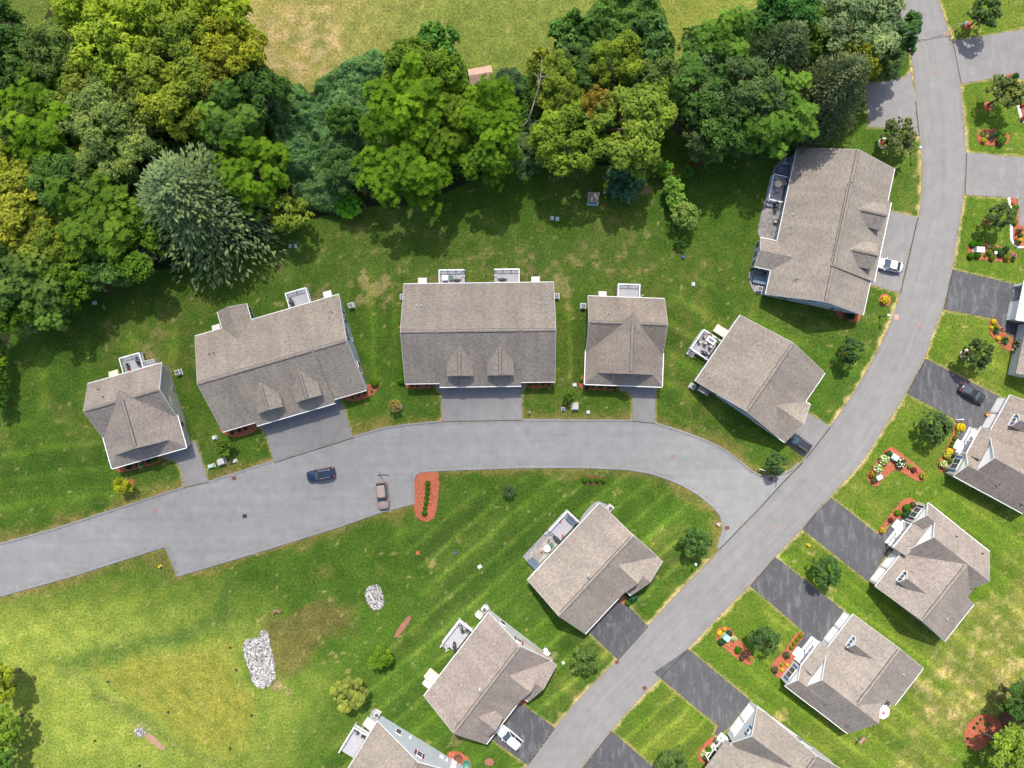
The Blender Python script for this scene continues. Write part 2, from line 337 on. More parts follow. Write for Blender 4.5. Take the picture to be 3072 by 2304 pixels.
side_low = (pts(G, (-250, 605), (0, 535), (450, 410), (1060, 215), (1085, 225), (1150, 405), (1700, 240), (2212, 80)) + pts(E, (235, 1655), (465, 1595), (458, 1445), (470, 1415), (500, 1392), (560, 1383), (800, 1373), (1200, 1360), (1550, 1360), (1850, 1372), (2000, 1397), (2130, 1440)) +
            pts(F, (0, 1475), (100, 1532), (200, 1612)) + pts(I, (255, 20), (275, 110), (240, 235)))
DRIVES = [
    ('drive_mid', pts(D, (1040, 1300), (1080, 1268), (1222, 1205), (1268, 1205), (1355, 1470), (1195, 1507), (1175, 1400), (1140, 1325), (1100, 1318))),
    ('drive_mid', pts(D, (1640, 1080), (1700, 1115), (1735, 1190), (1775, 1335)) + pts(E, (78, 1180), (15, 985), (-10, 940), (40, 905), (-20, 860))),
    ('drive_mid', pts(E, (610, 820), (610, 845), (648, 895), (655, 1080), (1172, 1071), (1165, 890), (1195, 842), (1195, 800))),
    ('drive_mid', pts(E, (1798, 820), (1800, 862), (1865, 885), (1888, 930), (1885, 1076), (2030, 1090), (2036, 830))),
    ('drive_light', pts(Z1, (1290, 650), (1350, 665), (1580, 720), (1430, 1370), (1180, 1300), (1120, 1280))),
    ('drive_light', pts(F, (760, 985), (800, 1008), (955, 1105), (797, 1310), (650, 1190), (620, 1150))),
    ('drive_light', pts(C, (1185, 548), (1290, 530), (1440, 500), (1480, 460), (1500, 600), (1530, 882), (1440, 830), (1290, 825), (1205, 822))),
    ('drive_light', pts(C, (1745, 270), (2000, 225), (2260, 180), (2260, 470), (2100, 490), (1800, 545))),
    ('drive_light', pts(Y1, (1180, 130), (1400, 90), (1400, 600), (1215, 620), (1240, 330), (1290, 290), (1220, 200))),
    ('drive_light', pts(C, (1838, 988), (2212, 1020), (2300, 1030), (2300, 1310), (2105, 1280), (1825, 1264))),
    ('drive_light', pts(Y2, (1230, 95), (1400, 70), (1400, 640), (1243, 622), (1250, 350))),
    ('drive_dark', pts(F, (1748, 86), (2150, 182), (2120, 430), (2180, 445), (2165, 535), (2095, 505), (2080, 470), (2020, 412), (1985, 400), (1690, 345))),
    ('drive_dark', pts(F, (1572, 664), (2060, 915), (1990, 1100), (1880, 1130), (1750, 1310), (1700, 1290), (1790, 1120), (1765, 1062), (1745, 1045), (1452, 890))),
    ('drive_dark', pts(I, (868, -2), (960, -95), (1082, -2), (1262, 142), (1300, 140), (1385, 35), (1420, 30), (1480, 80), (1330, 260), (1205, 452), (775, 110))),
    ('drive_dark', pts(I, (600, 290), (1045, 640), (910, 840), (780, 900), (730, 960), (690, 905), (790, 785), (740, 735), (436, 480))),
    ('drive_dark', pts(I, (36, 888), (440, 1222), (300, 1400), (225, 1450), (205, 1440), (228, 1385), (-190, 1040))),
    ('drive_dark', pts(J, (1790, 540), (1830, 575), (1985, 737), (1790, 955), (1600, 775))),
    ('drive_dark', pts(J, (1160, 1240), (1190, 1260), (1382, 1396), (1207, 1640), (975, 1472))),
    ('drive_dark', pts(J, (1750, 1418), (2100, 1720), (1950, 1800), (1500, 1740), (1562, 1659))),
]
# ------------------------------------------------------------------ ground sheet
def vnoise(x, y, cell, seed):
    r = np.random.default_rng(seed); g = r.random((256, 256)); u = x / cell + 100; v = y / cell + 100
    i = np.floor(u).astype(int); j = np.floor(v).astype(int); fu = u - i; fv = v - j; fu = fu * fu * (3 - 2 * fu); fv = fv * fv * (3 - 2 * fv)
    a = g[i % 256, j % 256]; b = g[(i + 1) % 256, j % 256]; c = g[i % 256, (j + 1) % 256]; d = g[(i + 1) % 256, (j + 1) % 256]
    return (a * (1 - fu) + b * fu) * (1 - fv) + (c * (1 - fu) + d * fu) * fv
def fbm(x, y, cell, seed, o=4):
    t = 0; w = 1; s = 0
    for k in range(o): t = t + w * vnoise(x, y, cell / 2 ** k, seed + k); s += w; w *= .55
    return t / s
def inside(x, y, p):
    r = np.zeros(x.shape, bool); n = len(p)
    for k in range(n):
        (x0, y0), (x1, y1) = p[k], p[(k + 1) % n]
        if y0 == y1: continue
        c = ((y0 > y) != (y1 > y)) & (x < (x1 - x0) * (y - y0) / (y1 - y0) + x0); r ^= c
    return r
def seg_dist(x, y, p, closed=True):
    d = np.full(x.shape, 1e9); n = len(p)
    for k in range(n if closed else n - 1):
        (x0, y0), (x1, y1) = p[k], p[(k + 1) % n]; dx, dy = x1 - x0, y1 - y0; L = dx * dx + dy * dy + 1e-9
        t = np.clip(((x - x0) * dx + (y - y0) * dy) / L, 0, 1); d = np.minimum(d, (x - x0 - t * dx) ** 2 + (y - y0 - t * dy) ** 2)
    return np.sqrt(d)
def soft(x, y, p, w, nz=None):
    """1 inside an outline, fading over w metres with a ragged edge"""
    d = seg_dist(x, y, p) * np.where(inside(x, y, p), 1, -1)
    if nz is not None: d = d + (nz - .5) * w * 2.5
    return np.clip(d / w + .5, 0, 1)
def ground():
    fx = np.arange(-94, 94.01, .36); fy = np.arange(-72, 72.01, .36)
    xs = np.concatenate([[-3000, -1200, -500, -200, -120], fx, [120, 200, 500, 1200, 3000]]); ys = np.concatenate([[-3000, -1200, -500, -200, -110], fy, [110, 200, 500, 1200, 3000]])
    X, Y = np.meshgrid(xs, ys); x = X.ravel(); y = Y.ravel(); N = len(x)
    n1 = fbm(x, y, 9, 1); n2 = fbm(x, y, 3.2, 11); n3 = fbm(x, y, 1.2, 21, 3); n4 = fbm(x, y, 22, 31)
    def colr(c): return np.array(c)[None, :] * np.ones((N, 1))
    lush = np.array((.05, .1, .011)); dry = np.array((.14, .135, .035)); straw = np.array((.34, .27, .115)); bright = np.array((.09, .148, .014))
    col = colr(lush) * (0.8 + .4 * n2)[:, None]
    def blend(a, c):
        nonlocal col
        col = col * (1 - a)[:, None] + (np.array(c)[None, :] if np.ndim(c) == 1 else c) * a[:, None]
    # dry blotches everywhere
    blend(np.clip((n1 - .52) * 3, 0, .4) * np.clip((n3 - .3) * 2.5, 0, 1), dry)
    # lawns by the right-hand street, brighter and thinner
    right = soft(x, y, main_right + pts(J, (2300, 1775)) + pts(I, (2700, 1800)) + [(160, 160)], 3)
    blend(right * (.55 + .3 * n2), bright); blend(right * np.clip((n1 - .52) * 4, 0, .35), np.array((.13, .155, .025)))
    # dry strip at the far right
    z = soft(x, y, pts(I, (1750, 900), (2000, 600), (2300, 250), (2300, 1250), (2050, 1300), (1830, 1380), (1650, 1450), (1560, 1620), (1450, 1500), (1560, 1250)), 6, n2)
    blend(z * .5, np.array((.2, .18, .05))); blend(z * np.clip((n3 - .5) * 5, 0, 1) * .6, straw * 1.1)
    # field north of the wood
    z = soft(x, y, pts(A, (1480, -200), (1540, 100), (1640, 500), (1700, 620), (2000, 650)) + pts(B, (200, 700), (1000, 700), (1500, 500), (2300, 450)) + pts(C, (1400, 400), (1400, -200)), 2, n2)
    ff = np.clip((x + 50) / 38, 0, 1) ** .8; fcol = (1 - ff)[:, None] * np.array((.36, .275, .1)) + ff[:, None] * np.array((.14, .175, .034))
    fcol = fcol * (.7 + .55 * n3)[:, None]; gf = np.clip((n4 - .46) * 5, 0, 1); fcol = fcol * (1 - gf * .55)[:, None] + np.array((.17, .18, .032))[None, :] * (gf * .55)[:, None]
    blend(z, fcol)
    sand = soft(x, y, pts(A, (1560, 80), (1800, 120), (2150, 60), (2212, 300), (2212, 420), (1900, 560), (1720, 560), (1640, 380)) , 3, n2)
    blend(sand * np.clip((n3 - .35) * 3, 0, 1) * .75, np.array((.36, .275, .135)))
    z = soft(x, y, pts(A, (80, -60), (380, -60), (330, 120), (230, 200), (90, 130)), 1.5); blend(z, np.array((.085, .115, .02)))
    # meadow bottom left, yellow green with mowing rings
    z = soft(x, y, pts(G, (-300, 500), (600, 560), (1400, 620), (1650, 700), (1780, 1100), (2100, 1150), (1900, 1450), (1600, 1800), (-300, 1800)), 13)
    mead = np.array((.165, .21, .034))[None, :] * (.84 + .32 * n2)[:, None]; blend(z, mead)
    blend(z * np.clip((n4 - .5) * 3, 0, 1) * .22, np.array((.1, .155, .02)))
    edge_ = pts(G, (560, 990), (1000, 860), (1480, 790), (1600, 1000), (1700, 1300), (1540, 1680))
    z = np.clip(1 - seg_dist(x, y, edge_, False) / 1.5 + (n3 - .5) * 1.1, 0, 1); blend(z * .6, np.array((.075, .13, .018)))
    tri = pts(G, (620, 1010), (1000, 900), (1450, 830), (1560, 1000), (1640, 1290), (1500, 1620), (1250, 1500), (980, 1290), (760, 1120))
    z = soft(x, y, tri, 2.5, n2); dt = seg_dist(x, y, tri); blend(z * .7, np.array((.18, .175, .028))[None, :] * (.78 + .12 * np.sin(dt * 3.6 + n3 * 5) + .35 * n3)[:, None])
    ditch = pts(G, (420, 1000), (620, 930), (900, 850), (1200, 780), (1450, 700), (1500, 480)); z = np.clip(1 - seg_dist(x, y, ditch, False) / 2.6 + (n3 - .5) * 1.4, 0, 1); blend(z * .7, np.array((.05, .095, .018)))
    ditch = pts(G, (480, 1030), (640, 1200), (900, 1330), (1200, 1550), (1450, 1650)); z = np.clip(1 - seg_dist(x, y, ditch, False) / 1.5 + (n3 - .5) * 1.6, 0, 1); blend(z * .5, np.array((.07, .095, .025)))
    z = soft(x, y, pts(G, (1740, 700), (2000, 620), (2260, 560)) + pts(J, (80, 620), (60, 760), (-120, 880)) + pts(G, (1980, 980), (1830, 1060), (1760, 950)), 2, n2); blend(z * .72, np.array((.115, .09, .03))[None, :] * (.65 + .7 * n3)[:, None])
    # band of lawn below the side street, greener
    z = soft(x, y, pts(J, (250, 150), (1000, 0), (1500, 300), (1100, 700), (900, 1100), (300, 1300), (60, 1500), (-300, 1800), (-100, 1200), (350, 850), (560, 550)), 5, n2); blend(z * .6, np.array((.048, .094, .012)))
    # back lawn: olive with thin dry spots
    z = soft(x, y, pts(E, (-800, 150), (0, -100), (1900, -130), (2212, 100), (1500, 230), (1200, 120), (300, 260), (-300, 180)), 6, n2); blend(z * .45, np.array((.08, .115, .022))); blend(z * np.clip((n3 - .6) * 8, 0, 1) * .45, straw * .7)
    for q, r0, c in ((E(200, 215), 2.6, straw * .8), (E(1440, 190), 1.6, straw * .8), (E(590, 150), 1.5, (.2, .14, .07)), (E(1230, 100), 1.7, (.2, .14, .07)), (D(2050, 240), 1.6, (.2, .15, .08)), (D(960, 630), 1.5, (.19, .15, .07)), (D(690, 180), 1.6, (.13, .09, .05)),
                     (B(1985, 1230), .8, (.35, .26, .16)), (B(2010, 1320), .7, (.3, .23, .12)), (G(900, 1420), 1.0, (.26, .22, .15)), (G(1330, 1170), 0.1, straw), (I(620, 1330), 1.1, straw * 1.2), (I(1735, 1330), .8, straw * 1.3), (I(970, 550), 1.3, straw), (D(1040, 490), 1.2, straw * .6), (E(1960, 1210), .4, straw), (J(580, 345), .7, straw), (G(1800, 1130), .8, (.3, .2, .13)), (G(1870, 1160), .6, (.28, .19, .12)), (Z7(1750, 700), 1.4, straw * .7), (J(1380, 925), .6, straw)):
        d = np.hypot(x - q[0], y - q[1]); blend(np.clip(1.1 - d / r0 + (n3 - .5) * 3, 0, .5), np.array(c))
    # mowing stripes: (outline, direction in degrees, width, strength)
    for p, ang, w, st in ((pts(J, (350, 200), (1100, -250), (2200, -300), (2212, 480), (1400, 1300), (700, 1659), (-200, 1800), (200, 1000), (600, 500)), 40, 1.75, .42),
                          (pts(I, (600, 290), (2300, -300), (2300, 1750), (900, 1750), (300, 1500)), -36, 1.6, .3),
                          (pts(J, (2085, 1060), (2700, 1300), (2300, 1659), (2030, 1640), (1750, 1415)), 42, 1.7, .34),
                          (pts(D, (-100, 1000), (650, 1150), (1200, 1500), (730, 1650), (-100, 1800)), 8, 2.3, .34),
                          (pts(D, (0, 520), (1250, 420), (1270, 800), (560, 800), (400, 1100), (-100, 1050)), 87, 3.6, .26),
                          (pts(E, (60, 200), (400, 180), (400, 900), (180, 900), (60, 400)), 93, 1.9, .34), (pts(E, (1390, 300), (1600, 300), (1570, 850), (1390, 900)), 92, 1.7, .34),
                          (pts(E, (2110, 300), (2500, 100)) + pts(F, (60, 900), (600, 1190), (700, 1330), (300, 1290), (0, 1130)) + pts(E, (2050, 1050)), -30, 2.2, .3),
                          (pts(F, (350, 380), (1150, 350), (1300, 400), (1250, 620), (930, 760), (720, 560)), -28, 2.4, .28),
                          (pts(F, (1620, 500), (2212, 700), (2212, 900), (1900, 850), (1570, 660)), -33, 1.7, .24),
                          (pts(G, (-300, 560), (1100, 400), (2212, 100), (2212, 500), (1400, 650), (-300, 900)), 16, 4.6, .08), (pts(G, (-200, 1100), (480, 1050), (1000, 1350), (1500, 1800), (-200, 1800)), -84, 2.6, .1)):
        a = R(ang); s = -x * math.sin(a) + y * math.cos(a); z = soft(x, y, p, 3, n2); wob = s + (n1 - .5) * .7 + (n2 - .5) * .4
        k = (np.clip(np.sin(wob * math.pi / w + 2.2 * n4), -.2, 1) ** 3 * 1.1 + .35 * np.sin(wob * math.pi / w / 2.7) - .1) * st * 1.45 * z * (.2 + 1.1 * n1) * (.6 + .8 * n3)
        col = col * (1 + k[:, None] * np.array((1.05, .9, .7))[None, :])
    # straw along kerbs and drive edges
    edge = np.minimum(seg_dist(x, y, main_left, False), seg_dist(x, y, main_right, False)); e2 = np.minimum(seg_dist(x, y, side_up, False), seg_dist(x, y, side_low, False))
    e3 = np.full(N, 1e9)
    for m_, p in DRIVES: e3 = np.minimum(e3, seg_dist(x, y, p))
    blend(np.clip(1.15 - edge / .55 + (n3 - .5) * 2.2, 0, .85), straw * 1.15); blend(np.clip(1.1 - e2 / .75 + (n3 - .5) * 2.6, 0, .75), np.array((.26, .2, .08)))
    blend(np.clip(1.05 - e2 / 2.2 + (n2 - .5) * 2.4, 0, .6), np.array((.15, .125, .035))); blend(np.clip(.9 - e3 / .4 + (n3 - .5) * 1.2, 0, .7), straw)
    speck = np.clip((fbm(x, y, .8, 77, 2) - .78) * 9, 0, 1); blend(speck * .5, straw)
    me = bpy.data.meshes.new('ground'); W = len(xs); Hh = len(ys)
    zz = np.where((abs(x) < 94) & (abs(y) < 72), (n3 - .5) * .02 - .004, -.004); co = np.stack([x, y, zz], 1)
    idx = np.arange(W * Hh).reshape(Hh, W); q = np.stack([idx[:-1, :-1], idx[:-1, 1:], idx[1:, 1:], idx[1:, :-1]], -1).reshape(-1, 4)
    me.vertices.add(N); me.vertices.foreach_set('co', co.ravel()); me.loops.add(q.size); me.loops.foreach_set('vertex_index', q.ravel().astype(np.int32))
    me.polygons.add(len(q)); me.polygons.foreach_set('loop_start', np.arange(0, q.size, 4, dtype=np.int32)); me.polygons.foreach_set('loop_total', np.full(len(q), 4, np.int32))
    me.update(); me.validate()
    at = me.color_attributes.new('soil_colour', 'FLOAT_COLOR', 'POINT'); at.data.foreach_set('color', np.concatenate([np.clip(col, .004, .8), np.ones((N, 1))], 1).astype(np.float32).ravel())
    me.materials.append(MATS['lawn']); o = bpy.data.objects.new('ground', me); COL.objects.link(o); o['kind'] = 'structure'
ground()
# ------------------------------------------------------------------ roads, kerbs, drives
def resample(p, n):
    a = np.array(clean(p)); d = np.concatenate([[0], np.cumsum(np.hypot(*np.diff(a, axis=0).T))]); t = np.linspace(0, d[-1], n); return np.stack([np.interp(t, d, a[:, 0]), np.interp(t, d, a[:, 1])], 1), t
def road_strip():
    N, K = 150, 10; a, t = resample(smooth_poly(main_left, 1, False), N); b, _ = resample(smooth_poly(main_right, 1, False), N); mb = MB()
    cols = [0.0] + [k / K for k in range(K + 1)] + [1.0]; m = len(cols)
    for i in range(N):
        for j, c in enumerate(cols): q = a[i] * (1 - c) + b[i] * c; mb.v.append((q[0], q[1], -.1 if j in (0, m - 1) else .02 + .04 * c * (1 - c)))
    for i in range(N - 1):
        for j in range(m - 1):
            mb.f.append([i * m + j, (i + 1) * m + j, (i + 1) * m + j + 1, i * m + j + 1]); mb.uv[len(mb.f) - 1] = [(cols[j], t[i]), (cols[j], t[i + 1]), (cols[j + 1], t[i + 1]), (cols[j + 1], t[i])]
    return mb.build('road', 'road', kind='structure')
road = road_strip()
street = slab_bm('side_street', side_up[:-1] + pts(F, (775, 1330), (640, 1473), (480, 1650)) + pts(I, (240, 235)) + side_low[::-1], -.1, .034, 'street', kind='structure')
def strip(name, line, w, z0, z1, mat, parent=None, kind=None, side=1):
    """a kerb or seam: a low ridge of width w laid along a line"""
    line = clean(line); n = len(line); off = []
    for k in range(n):
        a = line[max(0, k - 1)]; b = line[min(n - 1, k + 1)]; dx, dy = b[0] - a[0], b[1] - a[1]; L = math.hypot(dx, dy); off.append((-dy / L * side, dx / L * side))
    mb = MB(); prof = ((0, z0), (.25, z1), (.8, z1), (1, z0))
    for k in range(n):
        for t, z in prof: mb.v.append((line[k][0] + off[k][0] * w * t, line[k][1] + off[k][1] * w * t, z))
    for k in range(n - 1):
        for j in range(3): mb.f.append([4 * k + j, 4 * k + j + 1, 4 * (k + 1) + j + 1, 4 * (k + 1) + j] if side < 0 else [4 * (k + 1) + j, 4 * (k + 1) + j + 1, 4 * k + j + 1, 4 * k + j])
    return mb.build(name, mat, parent, kind=kind)
su = pts
strip('kerb', side_low, .45, .0, .13, 'kerb', street, side=-1)
for seg in (pts(G, (-250, 290), (0, 215), (350, 120), (720, 0)) + pts(D, (1195, 1505)), pts(D, (1357, 1470), (1770, 1337)), pts(E, (80, 1179), (280, 1122), (450, 1098), (648, 1080)), pts(E, (1174, 1070), (1883, 1075)),
            smooth_poly(pts(E, (2034, 1091)) + pts(F, (0, 1147), (200, 1222), (330, 1305), (440, 1400), (510, 1435), (600, 1432), (700, 1400), (760, 1345)), 1, False)):
    strip('kerb', seg, .36, .0, .12, 'kerb', street, side=1)
for k, (m_, p) in enumerate(DRIVES):
    o = slab_bm('driveway', p, -.08, .036 + .001 * (k % 3), m_, kind='structure')
# tarred seams where drives and streets meet
for a in (pts(F, (775, 1338), (640, 1475), (478, 1652)) + pts(I, (238, 238)), pts(E, (655, 1076), (1172, 1067)), pts(E, (78, 1176), (0, 1200)) + pts(D, (1775, 1338)), pts(D, (1197, 1503), (1355, 1468)), pts(E, (1885, 1074), (2030, 1088)), pts(Z1, (1580, 722), (1432, 1370)), pts(F, (955, 1107), (799, 1310)),
          pts(C, (1750, 275), (1803, 545)), pts(C, (1838, 990), (1826, 1262)), pts(C, (1505, 660), (1530, 880)), pts(F, (1750, 90), (1692, 343)), pts(F, (1570, 668), (1452, 888)), pts(I, (866, 4), (778, 110)), pts(I, (598, 294), (438, 478)), pts(I, (32, 890), (-130, 1058)), pts(J, (1985, 740), (1792, 955)), pts(J, (1380, 1400), (1208, 1638)), pts(J, (1750, 1420), (1564, 1655))):
    strip('tar_seam', a, .14, .03, .05, 'tar', road)
strip('dark_mark', Y4 and pts(Y4, (1235, 180), (1250, 230), (1285, 275)), .12, .034, .041, 'tar', street); strip('dark_mark', pts(Y4, (1215, 235), (1290, 222), (1375, 228)), .16, .034, .0415, 'tar', street); strip('dark_mark', pts(F, (600, 1450), (605, 1475), (598, 1492)), .1, .034, .041, 'tar', street)  # flat dark marks lying on the asphalt
# thin pale paving joints down the middle of the old road
for a in (pts(C, (1525, 0), (1560, 130), (1590, 330), (1625, 470)), pts(C, (1690, 880), (1680, 1100), (1660, 1400)) + pts(F, (1600, 130), (1480, 480), (1330, 800), (1150, 1080), (1000, 1300)), pts(F, (900, 1390), (640, 1659)) + pts(I, (420, 220))): strip('paving_joint', smooth_poly(a, 1, False), .09, .02, .036, 'drive_light', road)

# ------------------------------------------------------------------ mulch beds and bare ground
BEDS = {}
def chips(o, q, z, mat):
    r = np.random.default_rng(len(BEDS) + 5); a = np.array(q); lo, hi = a.min(0) - .12, a.max(0) + .12; n = int(min(2600, (hi - lo).prod() * 34)); c = lo + (hi - lo) * r.random((n, 2)); d = seg_dist(c[:, 0], c[:, 1], q); k = inside(c[:, 0], c[:, 1], q) | (d < r.random(n) * .16); c = c[k]; n = len(c)
    t = r.uniform(0, 3.14, n); L = r.uniform(.05, .13, n); w = r.uniform(.02, .05, n); ux, uy = np.cos(t) * L, np.sin(t) * L; vx, vy = -np.sin(t) * w, np.cos(t) * w; zz = np.where(inside(c[:, 0], c[:, 1], q), z, .01); mb = MB()
    for i in range(n):
        x, y = c[i]; h = zz[i] + .012; j = r.uniform(-.012, .03, 4); mb.mesh([(x - ux[i] - vx[i], y - uy[i] - vy[i], h + j[0]), (x + ux[i] - vx[i], y + uy[i] - vy[i], h + j[1]), (x + ux[i] + vx[i], y + uy[i] + vy[i], h + j[2]), (x - ux[i] + vx[i], y - uy[i] + vy[i], h + j[3])], [(0, 1, 2, 3)])
    mb.build('bark_chips', 'chips' if mat == 'mulch' else mat, o, kind='stuff')
def bed(key, p, label, mat='mulch', it=2, z=.07, sm=True, cat='flower bed', name='mulch_bed'):
    q = smooth_poly(p, it) if sm else p; o = slab_bm(name, q, -.05, z, mat); BEDS[key] = o; chips(o, q, z, mat)
    return tag(o, label, cat)
bed('h1', pts(D, (745, 1365), (1050, 1290), (1050, 1335), (800, 1405), (765, 1395)), 'red mulch bed with shrubs under the front eave of the far left cottage', it=1)
bed('h2a', pts(D, (1400, 1110), (1662, 1080), (1672, 1128), (1530, 1180), (1460, 1155)), 'red mulch bed at the front left corner of the angled left duplex', it=1)
bed('h2b', pts(E, (0, 880), (180, 830), (235, 815), (255, 835), (205, 908), (45, 955)), 'red mulch bed at the front right corner of the angled left duplex', it=1)
bed('h3a', pts(E, (405, 800), (605, 815), (605, 856), (440, 860), (412, 840)), 'red flower bed left of the centre duplex driveway', it=1)
bed('h3b', pts(E, (1197, 790), (1388, 790), (1395, 815), (1330, 855), (1198, 860)), 'red mulch bed right of the centre duplex driveway', it=1)
bed('h4', pts(E, (1572, 762), (1535, 808), (1540, 850), (1585, 868), (1802, 872), (1802, 815), (1590, 800)), 'red mulch bed wrapping the front left corner of the cottage right of the centre duplex', it=1)
bed('island', pts(E, (468, 1440), (490, 1402), (560, 1390), (625, 1388), (636, 1450), (628, 1560)) + pts(J, (612, 15), (590, 48), (545, 65), (500, 48), (478, 5)) + pts(E, (468, 1600)), 'long red mulch island with a row of clipped shrubs beside the parking bay', it=1)
bed('hedge', pts(E, (1558, 1425), (1718, 1432), (1718, 1478), (1562, 1478)), 'small mulch strip with four clipped shrubs below the side street', 'mulch_dark', 1)
bed('ell', pts(Z3, (365, 795), (420, 820), (760, 1080), (778, 1170), (720, 1203), (660, 1190), (440, 1060), (390, 1062), (265, 1180), (190, 1265), (140, 1245), (78, 1170), (90, 1100), (315, 810)), 'L-shaped red mulch bed with two green utility boxes by the street', it=1)
bed('h10', pts(Z3, (1120, 520), (1165, 600), (1155, 690), (1115, 790), (1075, 900), (1060, 1090), (970, 1105), (920, 1035), (920, 985), (1000, 860), (1060, 720), (1110, 620)), 'curving red bed along the front walk of the upper right ranch house')
bed('h11', pts(Z4, (755, 28), (878, 98), (860, 220), (740, 262), (600, 262), (500, 425), (445, 408), (520, 315), (600, 205)), 'red mulch bed beside the walk of the middle right ranch house', it=1)
bed('h12o', pts(I, (208, 790), (235, 745), (300, 742), (350, 815), (440, 905), (468, 985), (420, 990), (360, 955), (290, 895), (225, 840)), 'oval red bed with a pale utility box on the lower right lawn')
bed('h12f', pts(I, (745, 768), (797, 790), (705, 905), (745, 960), (640, 1078), (600, 1062), (568, 1012), (590, 968), (660, 900)), 'red bed along the front walk of the lower right ranch house', it=1)
bed('h13', pts(Z6, (430, 650), (515, 700), (555, 785), (360, 1005), (325, 1035), (245, 965), (228, 880), (330, 740)), 'red bed with clipped shrubs by the porch of the bottom right house')
bed('h7', pts(Z2, (1150, 1130), (1225, 1090), (1230, 1180), (1205, 1215), (1155, 1170)), 'small red bed at the entry of the house above the white car', it=1)
bed('h8', pts(J, (1165, 1225), (1200, 1195), (1225, 1205), (1180, 1262)), 'small red bed at the entry of the house behind the white car', it=1)
bed('h9', pts(Z7, (1600, 880), (1680, 850), (1780, 870), (1890, 950), (1930, 1040), (1890, 1120), (1600, 1120)), 'round orange mulch bed at the corner of the white-sided house at the bottom edge')
bed('dot', pts(Z7, (2090, 980), (2140, 945), (2200, 955), (2225, 1010), (2180, 1050), (2110, 1040)), 'small bare orange mulch spot on the lawn below the white car', 'mulch_faded')
bed('round', pts(Y3, (270, 1100), (340, 950), (450, 830), (600, 770), (740, 800), (860, 900), (920, 1010), (860, 1110), (700, 1180), (640, 1300), (480, 1390), (350, 1310), (285, 1200)), 'large round orange mulch bed in the lower right corner of the lawn')
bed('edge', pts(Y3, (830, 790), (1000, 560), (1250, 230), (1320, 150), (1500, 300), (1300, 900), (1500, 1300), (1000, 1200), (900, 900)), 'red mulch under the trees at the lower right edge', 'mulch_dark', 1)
bed('strip', pts(J, (432, 668), (460, 688), (362, 818), (338, 800)), 'narrow faded red mulch strip alone on the lower lawn', 'mulch_faded', it=1)
bed('y1', pts(Y1, (445, 1330), (480, 1230), (560, 1200), (980, 1205), (1062, 1300), (1072, 1420), (960, 1512), (560, 1502), (450, 1420)), 'oval red shrub bed on the upper right lawn below the tree shadow')
bed('y1t', pts(Y1, (945, 170), (1185, 120), (1235, 200), (1210, 330), (1110, 310)), 'corner bed with white edging beside the upper right driveway', it=1)
bed('y1r', pts(Y1, (1195, 620), (1400, 590), (1400, 1110), (1345, 1100), (1285, 1025)), 'red bed with white edging cut by the upper right picture edge', it=1)
bed('y2', pts(Y2, (1045, 85), (1235, 95), (1243, 622), (1400, 645), (1400, 1060), (1225, 1058), (1095, 935), (1090, 450), (1085, 280)), 'long red bed behind the curving white edging on the right', it=1)
bed('y2o', pts(Y2, (250, 1080), (305, 975), (400, 935), (560, 962), (950, 1030), (1150, 1100), (1225, 1200), (1200, 1315), (480, 1278), (290, 1215)), 'rounded red bed crowded with shrubs around a white utility box', it=1)
bed('z8', pts(Z8, (1308, 900), (1360, 868), (1425, 900), (1455, 1000), (1600, 1125), (1850, 1330), (1850, 1560), (1480, 1245), (1335, 1112), (1300, 1020)), 'flower border running down to the right picture edge below the open garage', it=1)
bed('h5s', pts(F, (960, 330), (1165, 345), (1155, 385), (1130, 432), (1015, 405)), 'shaded red bed at the lower right corner of the upper right duplex', it=1)
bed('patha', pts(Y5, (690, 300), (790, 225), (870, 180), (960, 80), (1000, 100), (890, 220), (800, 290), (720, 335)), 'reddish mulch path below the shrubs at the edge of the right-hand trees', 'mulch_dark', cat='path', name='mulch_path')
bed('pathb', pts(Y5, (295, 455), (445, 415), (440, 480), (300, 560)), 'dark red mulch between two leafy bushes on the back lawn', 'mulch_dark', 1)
def ring(s, x, y, r, label, mat='mulch', edging=False):
    c = s(x, y); p = [(c[0] + r * math.cos(t * math.pi / 9) * (1 + .05 * math.sin(3 * t)), c[1] + r * math.sin(t * math.pi / 9)) for t in range(18)]
    o = tag(slab_bm('mulch_ring', p, -.05, .06, mat), label, 'mulch ring')
    if edging:
        mb = MB()
        for k in range(18):
            a = 2 * math.pi * (k + .5) / 18; mb.box((c[0] + r * math.cos(a), c[1] + r * math.sin(a), .06), (.16, r * .3, .16), a)
        mb.build('edging_stone', 'edging_white', o, kind='stuff')
for s, x, y, r, l, ed in ((C, 1850, 165, .75, 'red mulch ring at the foot of the small tree by the top right driveway', 0), (C, 1975, 690, .8, 'red mulch ring at the foot of the tree above the oval shrub bed', 0), (C, 1300, 930, .85, 'mulch ring with a stone edge at the tree above the upper right duplex', 1), (C, 1970, 1435, .65, 'round red mulch ring of the small tree beside the white curved edging', 0),
                          (F, 1030, 632, .5, 'red mulch ring of the tree between the upper right duplex and the middle house', 0), (F, 1830, 640, .85, 'stone-edged mulch ring of the tree above the black sedan', 1), (F, 1310, 285, 1.05, 'round mulch bed with yellow flowers beside the duplex corner and the street', 0), (D, 845, 1475, .75, 'red mulch ring of the yellow-green tree by the left cottage drive', 0), (E, 355, 975, 1.0, 'faded mulch ring of the sparse sapling left of the centre driveway', 0), (J, 495, 265, .35, 'tiny mulch ring of a stump on the lower lawn', 0)):
    ring(s, x, y, r, l, 'mulch' if 'faded' not in l else 'dirt', ed)
